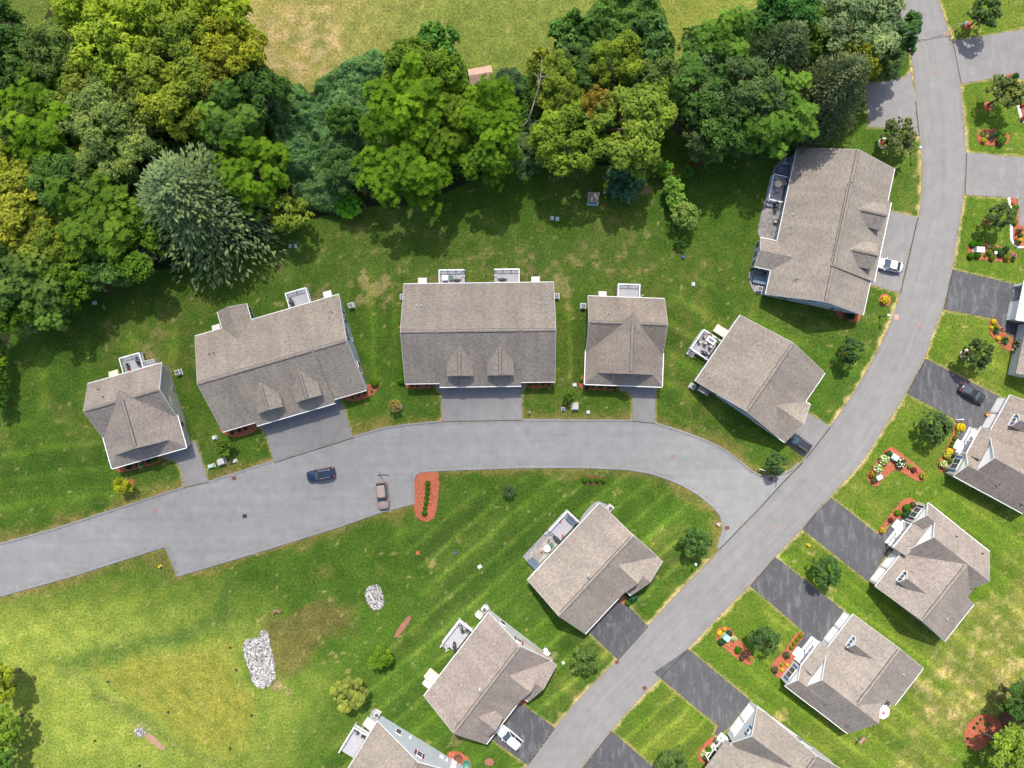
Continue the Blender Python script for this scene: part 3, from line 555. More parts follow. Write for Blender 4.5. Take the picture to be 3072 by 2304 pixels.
tag(slab_bm('bare_soil', smooth_poly(pts(G, (940, 1440), (970, 1430), (1070, 1520), (1065, 1550), (1040, 1540), (940, 1470)), 1), -.05, .012, 'dirt'), 'bare tan strip of soil below the tiny stone pile in the meadow', 'bare soil')
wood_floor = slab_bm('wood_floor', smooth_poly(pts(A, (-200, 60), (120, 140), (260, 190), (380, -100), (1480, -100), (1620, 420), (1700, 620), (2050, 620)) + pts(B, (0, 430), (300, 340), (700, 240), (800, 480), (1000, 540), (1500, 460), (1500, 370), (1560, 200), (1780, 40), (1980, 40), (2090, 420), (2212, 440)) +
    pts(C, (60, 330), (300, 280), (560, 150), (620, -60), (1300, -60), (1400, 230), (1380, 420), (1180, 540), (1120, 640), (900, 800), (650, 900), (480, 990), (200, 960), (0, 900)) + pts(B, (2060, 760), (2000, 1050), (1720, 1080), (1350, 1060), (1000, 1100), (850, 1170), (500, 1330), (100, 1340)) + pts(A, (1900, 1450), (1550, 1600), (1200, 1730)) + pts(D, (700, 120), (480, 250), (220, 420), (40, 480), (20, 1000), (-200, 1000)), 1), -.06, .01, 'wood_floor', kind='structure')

# ------------------------------------------------------------------ house kit
def fix_normals(o):
    if o.data.materials[0] is MATS['shingle'] and not o.data.uv_layers:
        ul = o.data.uv_layers.new(name='UVMap')
        for pl in o.data.polygons:
            for li in pl.loop_indices: c = o.data.vertices[o.data.loops[li].vertex_index].co; ul.data[li].uv = (c.x + c.y, (c.x - c.y) * .9)
    bm = bmesh.new(); bm.from_mesh(o.data); bmesh.ops.recalc_face_normals(bm, faces=bm.faces); bm.to_mesh(o.data); bm.free(); return o
class House:
    def __init__(s, name, label, origin, ang, wall, mir=1, cat='house'):
        s.t = thing(name, label, cat, (origin[0], origin[1], 0), R(ang)); s.mir = mir; s.wall = wall; s.o = origin; s.a = R(ang); q = random.Random(label).random; k = .93 + .14 * q(); s.tint = (k * (1 + .05 * (q() - .5)), k, k * (1 - .08 * (q() - .4)), 1)
    def mb(s): return MB(s.mir)
    def world(s, w, d): x = w * s.mir; return (s.o[0] + x * math.cos(s.a) - d * math.sin(s.a), s.o[1] + x * math.sin(s.a) + d * math.cos(s.a))
    def slab(s, p, th=.16, name='roof_slope', mat='shingle', parent=None):
        """roof plane; p = eave start, eave end, then up to the ridge"""
        P = [Vector(q) for q in p]; ex = (P[1] - P[0]).normalized(); nrm = ex.cross(P[2] - P[0]).normalized(); ey = nrm.cross(ex); off = (random.random() * 9, random.random() * 9)
        uv = [((q - P[0]).dot(ex) + off[0], (q - P[0]).dot(ey) + off[1]) for q in P]; n = len(P); mb = s.mb()
        mb.poly(P, uv); low = [q - Vector((0, 0, th)) for q in P]; mb.poly(low[::-1])
        for k in range(n): mb.poly([P[(k + 1) % n], P[k], low[k], low[(k + 1) % n]])
        o = fix_normals(mb.build(name, mat, parent or s.t)); o.color = s.tint; return o
    def gable(s, w0, w1, d0, d1, ridge, e, r, axis='w', e1=None, inset=.35, z0=0.0, wall=None, vent=True, gut=(1, 1), rake=(1, 1), front_trim=None, walls=True, wi=None, roof_s=None, vent_s=None):
        e1 = e if e1 is None else e1
        if axis == 'w': s0, s1, t0, t1 = w0, w1, d0, d1; M = lambda a, t, z: (a, t, z)
        else: s0, s1, t0, t1 = d0, d1, w0, w1; M = lambda a, t, z: (t, a, z)
        if walls:
            i0, i1 = wi or (inset, inset); zl = e + (r - e) * inset / (ridge - t0) - .2; zr = e1 + (r - e1) * inset / (t1 - ridge) - .2
            prof = [(t0 + inset, z0), (t1 - inset, z0), (t1 - inset, zr), (ridge, r - .2), (t0 + inset, zl)]; n = len(prof); mb = s.mb()
            a = [M(s0 + i0, t, z) for t, z in prof]; b = [M(s1 - i1, t, z) for t, z in prof]; mb.mesh(a + b, [list(range(n))[::-1], list(range(n, 2 * n))] + [[k, (k + 1) % n, n + (k + 1) % n, n + k] for k in range(n)])
            fix_normals(mb.build('wall', wall or s.wall, s.t))
        q0, q1 = (roof_s or (s0, s1))
        A_ = s.slab([M(q0, t0, e), M(q1, t0, e), M(q1, ridge, r), M(q0, ridge, r)])
        B_ = s.slab([M(q1, t1, e1), M(q0, t1, e1), M(q0, ridge, r), M(q1, ridge, r)])
        for t, z, g in ((t0, e, gut[0]), (t1, e1, gut[1])):
            if g:
                sg = -1 if t == t0 else 1; mb = s.mb(); pf = [(t + sg * .005, z - .13), (t + sg * .08, z - .13), (t + sg * .1, z - .02), (t + sg * .005, z - .02)]
                mb.mesh([M(q0, a, b) for a, b in pf] + [M(q1, a, b) for a, b in pf], [[3, 2, 1, 0], [4, 5, 6, 7]] + [[k, (k + 1) % 4, 4 + (k + 1) % 4, 4 + k] for k in range(4)]); fix_normals(mb.build('gutter', 'trim', s.t))
        for q, on, sg in ((q0, rake[0], -1), (q1, rake[1], 1)):
            if on:
                for t, z in ((t0, e), (t1, e1)):
                    mb = s.mb(); pf = [(t, z - .03), (ridge, r - .03), (ridge, r - .24), (t, z - .24)]
                    mb.mesh([M(q + sg * .003, a, b) for a, b in pf] + [M(q + sg * .035, a, b) for a, b in pf], [[3, 2, 1, 0], [4, 5, 6, 7]] + [[k, (k + 1) % 4, 4 + (k + 1) % 4, 4 + k] for k in range(4)]); fix_normals(mb.build('rake_board', 'trim', s.t))
        if vent:
            v0, v1 = vent_s or (q0 + .25, q1 - .25)
            sl = (r - e) / abs(ridge - t0); sr = (r - e1) / abs(t1 - ridge)
            for nm, hw, up, mt, par in (('ridge_vent_shadow_gap', .30, .05, 'dark', None), ('ridge_cap', .225, .10, 'shingle', 1)):  # black vent strip paints the shadow gap along both sides of the cap
                mb = s.mb(); pf = [(ridge - hw, r - hw * sl - .02), (ridge - hw, r - hw * sl + up), (ridge, r + up), (ridge + hw, r - hw * sr + up), (ridge + hw, r - hw * sr - .02)]; n = 5
                mb.mesh([M(v0, a, b) for a, b in pf] + [M(v1, a, b) for a, b in pf], [list(range(n))[::-1], list(range(n, 2 * n))] + [[k, (k + 1) % n, n + (k + 1) % n, n + k] for k in range(n)])
                o = fix_normals(mb.build(nm, mt, s.t if par is None else o))
        return A_, B_
    def wallbox(s, w0, w1, d0, d1, z0, z1, mat=None, name='wall'):
        return s.mb().box(((w0 + w1) / 2, (d0 + d1) / 2, (z0 + z1) / 2), (w1 - w0, d1 - d0, z1 - z0)).build(name, mat or s.wall, s.t)
    def window(s, w, d, z, a, W=.95, H=1.35, shutter=None, n=1, sw=.34):
        """a = direction the wall faces, degrees in house axes"""
        a = R(a); ux, uy = -math.sin(a), math.cos(a); nx, ny = math.cos(a), math.sin(a); rz = a - math.pi / 2
        tot = n * W + (n - 1) * .1
        f = s.mb().box((w + nx * .03, d + ny * .03, z), (tot + .2, .09, H + .2), rz).build('window', 'trim', s.t)
        for k in range(n):
            c = (k - (n - 1) / 2) * (W + .1)
            for zz in (-H / 4, H / 4): s.mb().box((w + ux * c + nx * .07, d + uy * c + ny * .07, z + zz), (W, .03, H / 2 - .05), rz).build('pane', 'glass', f)
        if shutter:
            for sg in (-1, 1):
                c = sg * (tot / 2 + .12 + sw / 2); s.mb().box((w + ux * c + nx * .03, d + uy * c + ny * .03, z), (sw, .07, H + .1), rz).build('shutter', shutter, f)
        return f
    def door(s, w, d, a, W=.95, H=2.05, mat='door_white', z=.15):
        a = R(a); nx, ny = math.cos(a), math.sin(a); rz = a - math.pi / 2
        f = s.mb().box((w + nx * .03, d + ny * .03, z + H / 2), (W + .24, .1, H + .16), rz).build('door', 'trim', s.t)
        s.mb().box((w + nx * .075, d + ny * .075, z + H / 2), (W, .06, H), rz).build('door_leaf', mat, f); s.mb().ball((w + nx * .12 - math.sin(a) * W * .4, d + ny * .12 + math.cos(a) * W * .4, z + 1), .05, 8, 5).build('handle', 'brass', f)
    def garage(s, w0, w1, d, a=-90, H=2.2):
        c = (w0 + w1) / 2; W = w1 - w0; sg = -1 if a == -90 else 1
        f = s.mb().box((c, d + sg * .03, H / 2 + .08), (W + .3, .1, H + .2)).build('garage_door', 'trim', s.t)
        for k in range(4): s.mb().box((c, d + sg * .085, .06 + H * (k + .5) / 4), (W, .06, H / 4 - .025)).build('panel', 'door_white', f, bevel=.015)
        return f
    def pipe(s, w, d, z, mat='trim', r=.075, h=.5): 
        o = s.mb().tube((w, d, z - .2), (w, d, z + h), r, r, 8).build('vent_pipe', mat, s.t); s.mb().tube((w, d, z + h - .002), (w, d, z + h + .02), r * .7, r * .7, 8).build('pipe_mouth', 'dark', o)
        s.mb().box((w, d, z + .0), (.34, .34, .1)).build('flashing', 'metal', o)
    def bulkhead(s, w0, w1, d0, d1, mat='bulkhead_white'):
        """sloping basement hatch against the rear wall"""
        mb = s.mb(); v = [(w0, d0, 0), (w1, d0, 0), (w1, d1, 0), (w0, d1, 0), (w0, d0, .85), (w1, d0, .85), (w1, d1, .35), (w0, d1, .35)]
        b = fix_normals(mb.mesh(v, [(0, 3, 2, 1), (4, 5, 6, 7), (0, 1, 5, 4), (1, 2, 6, 5), (2, 3, 7, 6), (3, 0, 4, 7)]).build('bulkhead', mat, s.t)); c = (w0 + w1) / 2
        for a, bb in ((w0 + .05, c - .02), (c + .02, w1 - .05)):
            mb = s.mb(); z = lambda d: .85 - (d - d0) / (d1 - d0) * .5; e = .06
            fix_normals(mb.mesh([(a, d0 + e, z(d0 + e)), (bb, d0 + e, z(d0 + e)), (bb, d1 - e, z(d1 - e)), (a, d1 - e, z(d1 - e))] + [(a, d0 + e, z(d0 + e) + .05), (bb, d0 + e, z(d0 + e) + .05), (bb, d1 - e, z(d1 - e) + .05), (a, d1 - e, z(d1 - e) + .05)], [(0, 3, 2, 1), (4, 5, 6, 7), (0, 1, 5, 4), (1, 2, 6, 5), (2, 3, 7, 6), (3, 0, 4, 7)]).build('hatch_door', mat, b))
        s.mb().tube((c, d0 + .5, .7), (c, d0 + .75, .66), .03).build('handle', 'iron', b)
    def deck(s, w0, w1, d0, d1, h=.75, sides='lrb', stairs=None, gap=None, floor='deck'):
        fl = s.mb().box(((w0 + w1) / 2, (d0 + d1) / 2, h - .08), (w1 - w0, d1 - d0, .16)).build('deck', floor, s.t)
        fl2 = s.mb().box(((w0 + w1) / 2, d1 - .03, h / 2 - .1), (w1 - w0 - .1, .05, h - .2)).build('skirt', 'trim', fl)
        def run(a, b):
            L = math.dist(a, b); n = max(1, round(L / 1.6)); rz = math.atan2(b[1] - a[1], b[0] - a[0]); c = ((a[0] + b[0]) / 2, (a[1] + b[1]) / 2)
            s.mb().box((c[0], c[1], h + .96), (L, .15, .06), rz).build('rail', 'trim', fl); s.mb().box((c[0], c[1], h + .12), (L, .06, .06), rz).build('lower_rail', 'trim', fl)
            mb = s.mb()
            for k in range(int(L / .22)):
                t = (k + .5) / int(L / .22); mb.box((a[0] + (b[0] - a[0]) * t, a[1] + (b[1] - a[1]) * t, h + .54), (.04, .04, .8), rz)
            mb.build('balusters', 'trim', fl, kind='stuff')
            for k in range(n + 1):
                t = k / n; p = (a[0] + (b[0] - a[0]) * t, a[1] + (b[1] - a[1]) * t)
                if p in posts: continue
                posts.add(p); q = s.mb().box((p[0], p[1], h * .5 + .5), (.13, .13, h + 1.02)).build('post', 'trim', fl)
        posts = set()
        e = .08; lf, rt, bk = w0 + e, w1 - e, d1 - e; st = d0 + .05
        if 'l' in sides: run((lf, st), (lf, bk))
        if 'r' in sides: run((rt, st), (rt, bk))
        if 'b' in sides:
            if gap: 
                if gap[0] - lf > .3: run((lf, bk), (gap[0], bk))
                if rt - gap[1] > .3: run((gap[1], bk), (rt, bk))
            else: run((lf, bk), (rt, bk))
        if stairs:
            sw0, sw1, sd0, sd1, dirn = stairs; n = 4
            for k in range(n):
                z = h * (1 - (k + 1) / (n + 1)); t0, t1 = k / n, (k + 1) / n
                if dirn == 'l': b0, b1 = sw1 - (sw1 - sw0) * t1, sw1 - (sw1 - sw0) * t0; c = ((b0 + b1) / 2, (sd0 + sd1) / 2); dd = (b1 - b0, sd1 - sd0)
                elif dirn == 'r': b0, b1 = sw0 + (sw1 - sw0) * t0, sw0 + (sw1 - sw0) * t1; c = ((b0 + b1) / 2, (sd0 + sd1) / 2); dd = (b1 - b0, sd1 - sd0)
                else: b0, b1 = sd0 + (sd1 - sd0) * t0, sd0 + (sd1 - sd0) * t1; c = ((sw0 + sw1) / 2, (b0 + b1) / 2); dd = (sw1 - sw0, b1 - b0)
                s.mb().box((c[0], c[1], z / 2), (dd[0], dd[1], z)).build('step', floor, fl)
            if dirn in 'lr':
                for dd in (sd0, sd1):
                    x0, x1 = (sw1, sw0) if dirn == 'l' else (sw0, sw1); s.mb().tube((x0, dd, h + .9), (x1, dd, .9), .045).build('stair_rail', 'trim', fl); s.mb().box((x1, dd, .5), (.12, .12, 1.0)).build('post', 'trim', fl)
        return fl
def paving(name, outline_world, label, mat='paver', cell=(.62, .42), rz=0.0, z=.05, cat='patio'):
    """patio of separate laid slabs inside an outline"""
    base = slab_bm(name, outline_world, -.05, z - .02, 'gravel'); tag(base, label, cat)
    p = np.array(outline_world); c = p.mean(0); ca, sa = math.cos(rz), math.sin(rz); q = [((x - c[0]) * ca + (y - c[1]) * sa, -(x - c[0]) * sa + (y - c[1]) * ca) for x, y in outline_world]; q_ = np.array(q)
    mb = MB(); lo, hi = q_.min(0), q_.max(0); row = 0; y = lo[1]
    while y < hi[1]:
        x = lo[0] - random.random() * cell[0]
        while x < hi[0]:
            w = cell[0] * random.choice((.7, 1, 1, 1.4)); corners = np.array([(x + .02, y + .02), (x + w - .02, y + .02), (x + w - .02, y + cell[1] - .02), (x + .02, y + cell[1] - .02)])
            if inside(corners[:, 0], corners[:, 1], q).all():
                pc = [(c[0] + a * ca - b * sa, c[1] + a * sa + b * ca) for a, b in corners]; mb.prism(pc, z - .03, z + random.random() * .012)
            x += w
        y += cell[1]
    o = mb.build('paving_stone', mat, base, kind='stuff'); return base

E_, R_ = 3.0, 7.2
def duplex(name, label, o, ang, wall, bump=None):
    h = House(name, label, o, ang, wall); sl = (R_ - E_) / 8.25
    h.gable(0, 24.8, 0, 16.5, 8.25, E_, R_, vent=False)
    for v0, v1 in ((.2, 5.55), (19.35, 24.6)):
        mb = None
    # ridge vents left and right, raised middle bay over the garages with its own vent
    h.slab([(5.7, -.6, 3.02), (19.2, -.6, 3.02), (19.2, 8.3, 7.42), (5.7, 8.3, 7.42)], .3); h.slab([(19.2, 8.75, 7.2), (5.7, 8.75, 7.2), (5.7, 8.3, 7.42), (19.2, 8.3, 7.42)], .3)
    for v0, v1, rz in ((.15, 5.45, R_), (5.95, 18.95, R_ + .22), (19.45, 24.65, R_)):
        for nm, hw, z, th, mt in (('ridge_vent_shadow_gap', .29, rz - .1, .14, 'dark'), ('ridge_cap', .22, rz - .03, .13, 'shingle')):  # vent coloured black so its edges draw a shadow line beside the cap
            mb = h.mb(); pf = [(8.28 - hw, z - .1), (8.28 - hw, z + .03), (8.28, z + th), (8.28 + hw, z + .03), (8.28 + hw, z - .1)]
            mb.mesh([(v0, a, b) for a, b in pf] + [(v1, a, b) for a, b in pf], [[4, 3, 2, 1, 0], [5, 6, 7, 8, 9]] + [[k, (k + 1) % 5, 5 + (k + 1) % 5, 5 + k] for k in range(5)]); ob = fix_normals(mb.build(nm, mt, h.t if nm == 'ridge_vent_shadow_gap' else ob))
    h.wallbox(5.95, 18.95, -.3, 1.0, 0, 2.9); h.mb().box((12.45, -.67, 2.93), (13.5, .13, .12)).build('gutter', 'trim', h.t)
    for w0, w1 in ((6.6, 9.1), (9.4, 11.9), (13.0, 15.5), (15.8, 18.3)): h.garage(w0, w1, -.3)
    for c in (9.28, 15.83):
        h.gable(c - 2.15, c + 2.15, 1.15, 6.2, c, 4.95, 6.3, 'd', inset=.25, z0=3.4, vent=True, gut=(0, 0), rake=(0, 0), vent_s=(1.3, 5.3)); h.window(c, 1.4, 4.55, -90, .8, .8, 'shutter_blue', 2)
    for w in (2.8, 22.0): h.window(w, .35, 1.6, -90, 1.0, 1.4, 'shutter_blue', 2)
    h.door(4.9, .35, -90); h.door(19.9, .35, -90)
    for w, sg in ((.35, 180), (24.45, 0)):
        h.window(w, 9.6, 4.1, sg, .9, 1.3, 'shutter_black'); h.window(w, 4.6, 1.6, sg, .9, 1.3); h.window(w, 12.8, 1.6, sg, .9, 1.3, 'shutter_black')
        for d, z in ((8.7, 1.2), (9.05, 1.2), (3.0, 1.3)): h.mb().box((w + (.12 if sg == 0 else -.12), d, z), (.22, .26, .4)).build('meter_box', 'metal', h.t)
    for w in (1.6, 11.2, 13.6, 23.3): h.window(w, 16.15, 1.7, 90, .9, 1.3)
    if bump:
        b0, b1 = bump; c = (b0 + b1) / 2; h.gable(b0, b1, 13.6, 19.3, c, 3.0, 4.45, 'd', inset=.3, gut=(1, 1), rake=(0, 1), vent=False)
        for k in range(3): h.window(b0 + .9 + k * (b1 - b0 - 1.8) / 2, 19.0, 1.5, 90, 1.1, 1.7)
        for w, a in ((b0 + .3, 180), (b1 - .3, 0)): h.window(w, 17.9, 1.5, a, 1.0, 1.7, None, 2)
    return h
h3 = duplex('duplex_house', 'grey-brown shingled duplex with two dormers square to the middle of the side street', (-17.69, .04), .76, 'siding_beige')
h2 = duplex('duplex_house', 'tilted duplex with two dormers and a rear sunroom, left of the middle duplex', (-47.87, -7.93), 16.23, 'siding_pale', (4.7, 9.7))
h5 = duplex('duplex_house', 'blue-sided duplex with dormers and a screened rear porch beside the main road', (58.11, 11.4), 77.88, 'siding_blue', (4.1, 9.0))
for h in (h2, h3): 
    for w in (2.4, 3.1): h.pipe(w, 12.7, 5.0, 'trim' if h is h3 else 'dark')
for w, d in ((22.4, 12.8), (23.4, 12.8)): h3.pipe(w, d, 4.9, 'dark')
for w, d in ((23.2, 13.9), (22.6, 12.8)): h2.pipe(w, d, 4.5, 'dark')
for w, d, m_ in ((22, 12.8, 'trim'), (13.6, 15.1, 'trim'), (11.4, 15.1, 'dark'), (3, 12.9, 'dark'), (3.3, 12.6, 'trim')): h5.pipe(w, d, 3 + (16.5 - d) * .51, m_)
h3.deck(5.65, 9.95, 16.5, 19.05, sides='lb', stairs=(9.1, 9.95, 18.05, 18.97, 'r')); h3.deck(14.95, 19.2, 16.5, 19.05, sides='rb', stairs=(14.95, 15.75, 18.05, 18.97, 'l'))
h3.bulkhead(2.05, 3.5, 16.15, 17.9); h3.bulkhead(21.2, 22.6, 16.15, 17.85)
h2.deck(15.9, 19.6, 16.5, 19.45, sides='lrb'); h2.bulkhead(21.75, 23.15, 16.15, 18.1); h2.bulkhead(2.1, 3.5, 16.15, 17.9)
h5.deck(15.9, 20.35, 16.5, 18.95, sides='lrb', h=.6); h5.deck(15.2, 15.88, 17.6, 18.9, h=.3, sides='')

def cottage(name, label, o, ang, wall):
    h = House(name, label, o, ang, wall)
    h.gable(0, 12.7, 5.5, 14.6, 10.0, 3.25, 6.25, e1=3.0, gut=(0, 1), vent=False)
    c = 6.9; zr = 7.05
    # broad front gable over the full width, clipped by a low skirt roof along the front
    h.slab([(0, 0, 3.0), (0, 5.7, 3.0), (c, 11.6, zr), (c, 1.95, zr), (1.85, 1.95, 4.086)]); h.slab([(12.8, 0, 3.0), (12.8, 5.7, 3.0), (c, 11.6, zr), (c, 1.95, zr), (10.95, 1.95, 4.27)])
    h.slab([(0, 0, 3.0), (12.8, 0, 3.0), (10.95, 1.95, 4.2), (1.85, 1.95, 4.1)], .14)
    mb = h.mb(); fix_normals(mb.mesh([(1.9, 2.2, 4.0), (10.9, 2.2, 4.0), (c, 2.2, zr - .15), (1.9, 2.35, 4.0), (10.9, 2.35, 4.0), (c, 2.35, zr - .15)], [(0, 1, 2), (5, 4, 3), (0, 3, 4, 1), (1, 4, 5, 2), (2, 5, 3, 0)]).build('gable_wall', wall, h.t))
    for t0, z0 in ((1.85, 4.086), (10.95, 4.27)):
        mb = h.mb(); pf = [(t0, z0 + .015), (c, zr + .015), (c, zr - .2), (t0, z0 - .2)]; fix_normals(mb.mesh([(a, 1.943, b) for a, b in pf] + [(a, 1.88, b) for a, b in pf], [[3, 2, 1, 0], [4, 5, 6, 7]] + [[k, (k + 1) % 4, 4 + (k + 1) % 4, 4 + k] for k in range(4)]).build('rake_board', 'shingle', h.t))
    h.wallbox(.35, 12.4, .4, 9.0, 0, 2.9)
    for w0, w1, d0, d1 in ((-.14, -.005, 0, 5.6), (12.805, 12.94, 0, 5.6)): h.mb().box(((w0 + w1) / 2, (d0 + d1) / 2, 2.93), (w1 - w0, d1 - d0, .12)).build('gutter', 'trim', h.t)
    h.mb().box((6.4, -.07, 2.93), (12.8, .13, .12)).build('gutter', 'trim', h.t)
    def vent(a, b, axis, q, z, sl):
        for nm, hw, up, mt in (('ridge_vent_shadow_gap', .29, .05, 'dark'), ('ridge_cap', .22, .10, 'shingle')):  # black vent edges stand in for the shadow gap under the cap
            pf = [(q - hw, z - hw * sl - .02), (q - hw, z - hw * sl + up), (q, z + up), (q + hw, z - hw * sl + up), (q + hw, z - hw * sl - .02)]; M = (lambda s, t, zz: (s, t, zz)) if axis == 'w' else (lambda s, t, zz: (t, s, zz))
            ob = fix_normals(h.mb().mesh([M(a, t, zz) for t, zz in pf] + [M(b, t, zz) for t, zz in pf], [[4, 3, 2, 1, 0], [5, 6, 7, 8, 9]] + [[k, (k + 1) % 5, 5 + (k + 1) % 5, 5 + k] for k in range(5)]).build(nm, mt, h.t if nm == 'ridge_vent_shadow_gap' else ob))
    vent(2.3, 10.0, 'd', c, zr, .62); vent(.4, 5.2, 'w', 10, 6.25, .67); vent(8.6, 12.3, 'w', 10, 6.25, .67)
    h.garage(9.3, 12.0, .4); h.window(3.0, .4, 1.6, -90, .9, 1.3, 'shutter_black', 2); h.door(7.6, .4, -90)
    h.window(12.4, 4.0, 1.6, 0, .9, 1.3); h.window(.35, 7.6, 1.6, 180, .9, 1.3, 'shutter_black'); h.window(.35, 3.8, 1.6, 180, .9, 1.3)
    for w in (2.9, 10.8): h.window(w, 14.25, 1.7, 90, .9, 1.3)
    for d in (10.2, 10.5): h.mb().box((12.47, d, 1.2), (.24, .22, .4)).build('meter_box', 'metal', h.t)
    h.pipe(2.1, 13.1, 4.0, 'dark'); h.pipe(3.2, 11.5, 5.1, 'dark')
    return h
h1 = cottage('cottage', 'far left cottage with tan wall, brown shingles and a broad front gable', (-66.2, -14.0), 15.85, 'siding_beige')
h4 = cottage('cottage', 'cottage with broad front gable just right of the middle duplex', (12.02, -.01), -2.11, 'siding_beige')
h1.deck(5.35, 8.95, 14.5, 17.55, sides='lrb', stairs=(8.97, 10.5, 15.0, 15.9, 'r')); h1.bulkhead(2.35, 3.95, 14.25, 16.0, 'cream')
h4.deck(5.1, 8.85, 14.5, 17.05, sides='lrb', stairs=(8.87, 9.5, 14.75, 15.3, 'r')); h4.bulkhead(2.05, 3.4, 14.25, 15.8)

def cape(name, label, o, ang, wall):
    h = House(name, label, o, ang, wall)
    h.gable(0, 13.2, .9, 17.9, 9.25, E_, R_, vent_s=(.3, 12.9))
    h.gable(-.02, 7.5, -.1, 6.2, 3.8, 3.0, 5.25, 'd', vent=False, rake=(1, 0), gut=(1, 1)); h.garage(1.0, 3.5, .25); h.garage(3.9, 6.4, .25)
    h.window(10.4, 1.25, 1.6, -90, 1, 1.4, 'shutter_black', 2); h.door(8.4, 1.25, -90)
    for w, a in ((.35, 180), (12.85, 0)): 
        h.window(w, 9.3, 4.2, a, .85, 1.25, 'shutter_red' if 'white' in label else 'shutter_black'); h.window(w, 13.8, 1.6, a, .9, 1.3)
    for w in (1.6, 6.0, 11.8): h.window(w, 17.55, 1.8, 90, .9, 1.3)
    return h
h6 = cape('cape_house', 'blue-sided house with garage gable where the side street meets the main road', (45.09, -9.59), 55.69, 'siding_blue')
o9 = (-22.31 - 13.2 * math.cos(R(58.45)) + 17.9 * math.sin(R(58.45)), -55.81 - 13.2 * math.sin(R(58.45)) - 17.9 * math.cos(R(58.45)))
h9 = cape('cape_house', 'house with pale white siding cut by the bottom edge, rear deck at left', o9, 58.45, 'siding_pale')
h6.deck(4.25, 8.25, 17.9, 21.3, sides='lrb', stairs=(3.4, 4.23, 20.2, 21.2, 'l')); h6.bulkhead(9.1, 10.5, 17.55, 19.6, 'cream')
h6.gable(-.75, .8, 14.6, 16.4, 15.5, 2.1, 2.75, inset=.15, vent=False, gut=(0, 0), rake=(1, 0)); h6.pipe(10.3, 13.3, 5.2); h6.pipe(1.8, 16.6, 3.6)
for d in (3.0, 11.3, 11.8): h6.mb().box((.22, d, 1.3), (.26, .24, .4)).build('meter_box', 'metal', h6.t)
h9.deck(4.65, 9.7, 17.9, 20.6, sides='rb', gap=None); h9.bulkhead(10.05, 11.5, 17.55, 19.45); h9.pipe(9.7, 13.5, 5.1)
for d in (4.4, 5.2, 5.6, 11.6): h9.mb().box((12.98, d, 1.2), (.26, .3, .5)).build('meter_box', 'trim', h9.t)
h9.mb().box((12.9, 3.0, 1.35), (.3, .9, 2.6)).build('corner_panel', 'trim', h9.t)

def saddle(name, label, o, ang, wall, dormer):
    h = House(name, label, o, ang, wall)
    h.gable(0, 17.5, 0, 13.05, 6.4, E_, R_, vent_s=(.5, 17.0))
    h.gable(7.2, 17.45, .3, 5.8, 12.3, 3.0, 6.1, 'd', vent=False, rake=(0, 0), gut=(0, 0)); h.gable(9.75, 17.55, -1.25, 3.0, 13.7, 2.85, 5.25, 'd', vent=False, rake=(1, 0), gut=(1, 0), inset=.3, walls=False)
    h.wallbox(13.4, 17.1, -.95, 2, 0, 2.95); h.wallbox(10.2, 10.4, -1.0, -.8, 0, 2.75, 'trim', 'porch_post')
    mb = h.mb(); fix_normals(mb.mesh([(10.0, -1.05, 2.75), (17.3, -1.05, 2.75), (13.7, -1.05, 5.0), (10.0, -.95, 2.75), (17.3, -.95, 2.75), (13.7, -.95, 5.0)], [(0, 1, 2), (5, 4, 3), (0, 3, 4, 1), (1, 4, 5, 2), (2, 5, 3, 0)]).build('gable_wall', wall, h.t))
    h.garage(.9, 3.4, .35); h.garage(3.8, 6.3, .35); h.window(15.3, -.95, 1.6, -90, .9, 1.4, None, 2); h.door(11.8, .65, -90)
    if dormer: h.gable(2.0, 6.0, 1.0, 6.2, 4.0, 4.75, 6.05, 'd', z0=3.2, vent=False, rake=(0, 0), gut=(0, 0), inset=.25); h.window(4.0, 1.25, 4.3, -90, .8, .8, None, 2)
    for w, a in ((.35, 180), (17.15, 0)): h.window(w, 6.4, 4.0, a, .8, 1.1, 'shutter_red'); h.window(w, 9.8, 1.6, a, .9, 1.3)
    for w in (1.2, 6.3, 10.6, 15.6): h.window(w, 12.7, 1.7, 90, .9, 1.3)
    for w, d, m_ in ((14.6, 9.6, 'trim'), (6.1, 11.7 if not dormer else 9.65, 'trim'), (1.4, 11.8, 'trim')): h.pipe(w, d, 3 + (13.05 - d) * .632, m_)
    ch = h.mb().tube((7.9, 7.25, 6.2), (7.9, 7.25, 7.5), .16, .16, 12).build('flue', 'trim', h.t); h.mb().tube((7.9, 7.25, 7.5), (7.9, 7.25, 7.62), .24, .2, 12).build('flue_cap', 'metal', ch)
    return h
h7 = saddle('saddle_roof_house', 'house with paver patio and white-railed deck inside the bend of the side street', (12.12, -41.34), 46.96, 'siding_white', False)
h8 = saddle('saddle_roof_house', 'white-sided house with a front dormer behind the parked white car', (-4.24, -59.6), 52.46, 'siding_white', True)
h7.deck(8.2, 12.8, 13.05, 15.8, sides='rb', stairs=(7.3, 8.18, 14.8, 15.75, 'l')); h8.deck(8.2, 13.05, 13.05, 15.8, sides='rb', stairs=(7.35, 8.18, 14.3, 15.5, 'l')); h8.bulkhead(1.45, 3.2, 12.75, 14.6, 'cream')
for d in (.6, .95): h8.mb().box((17.3, d, .5), (.4, .28, .9)).build('meter_box', 'trim', h8.t)

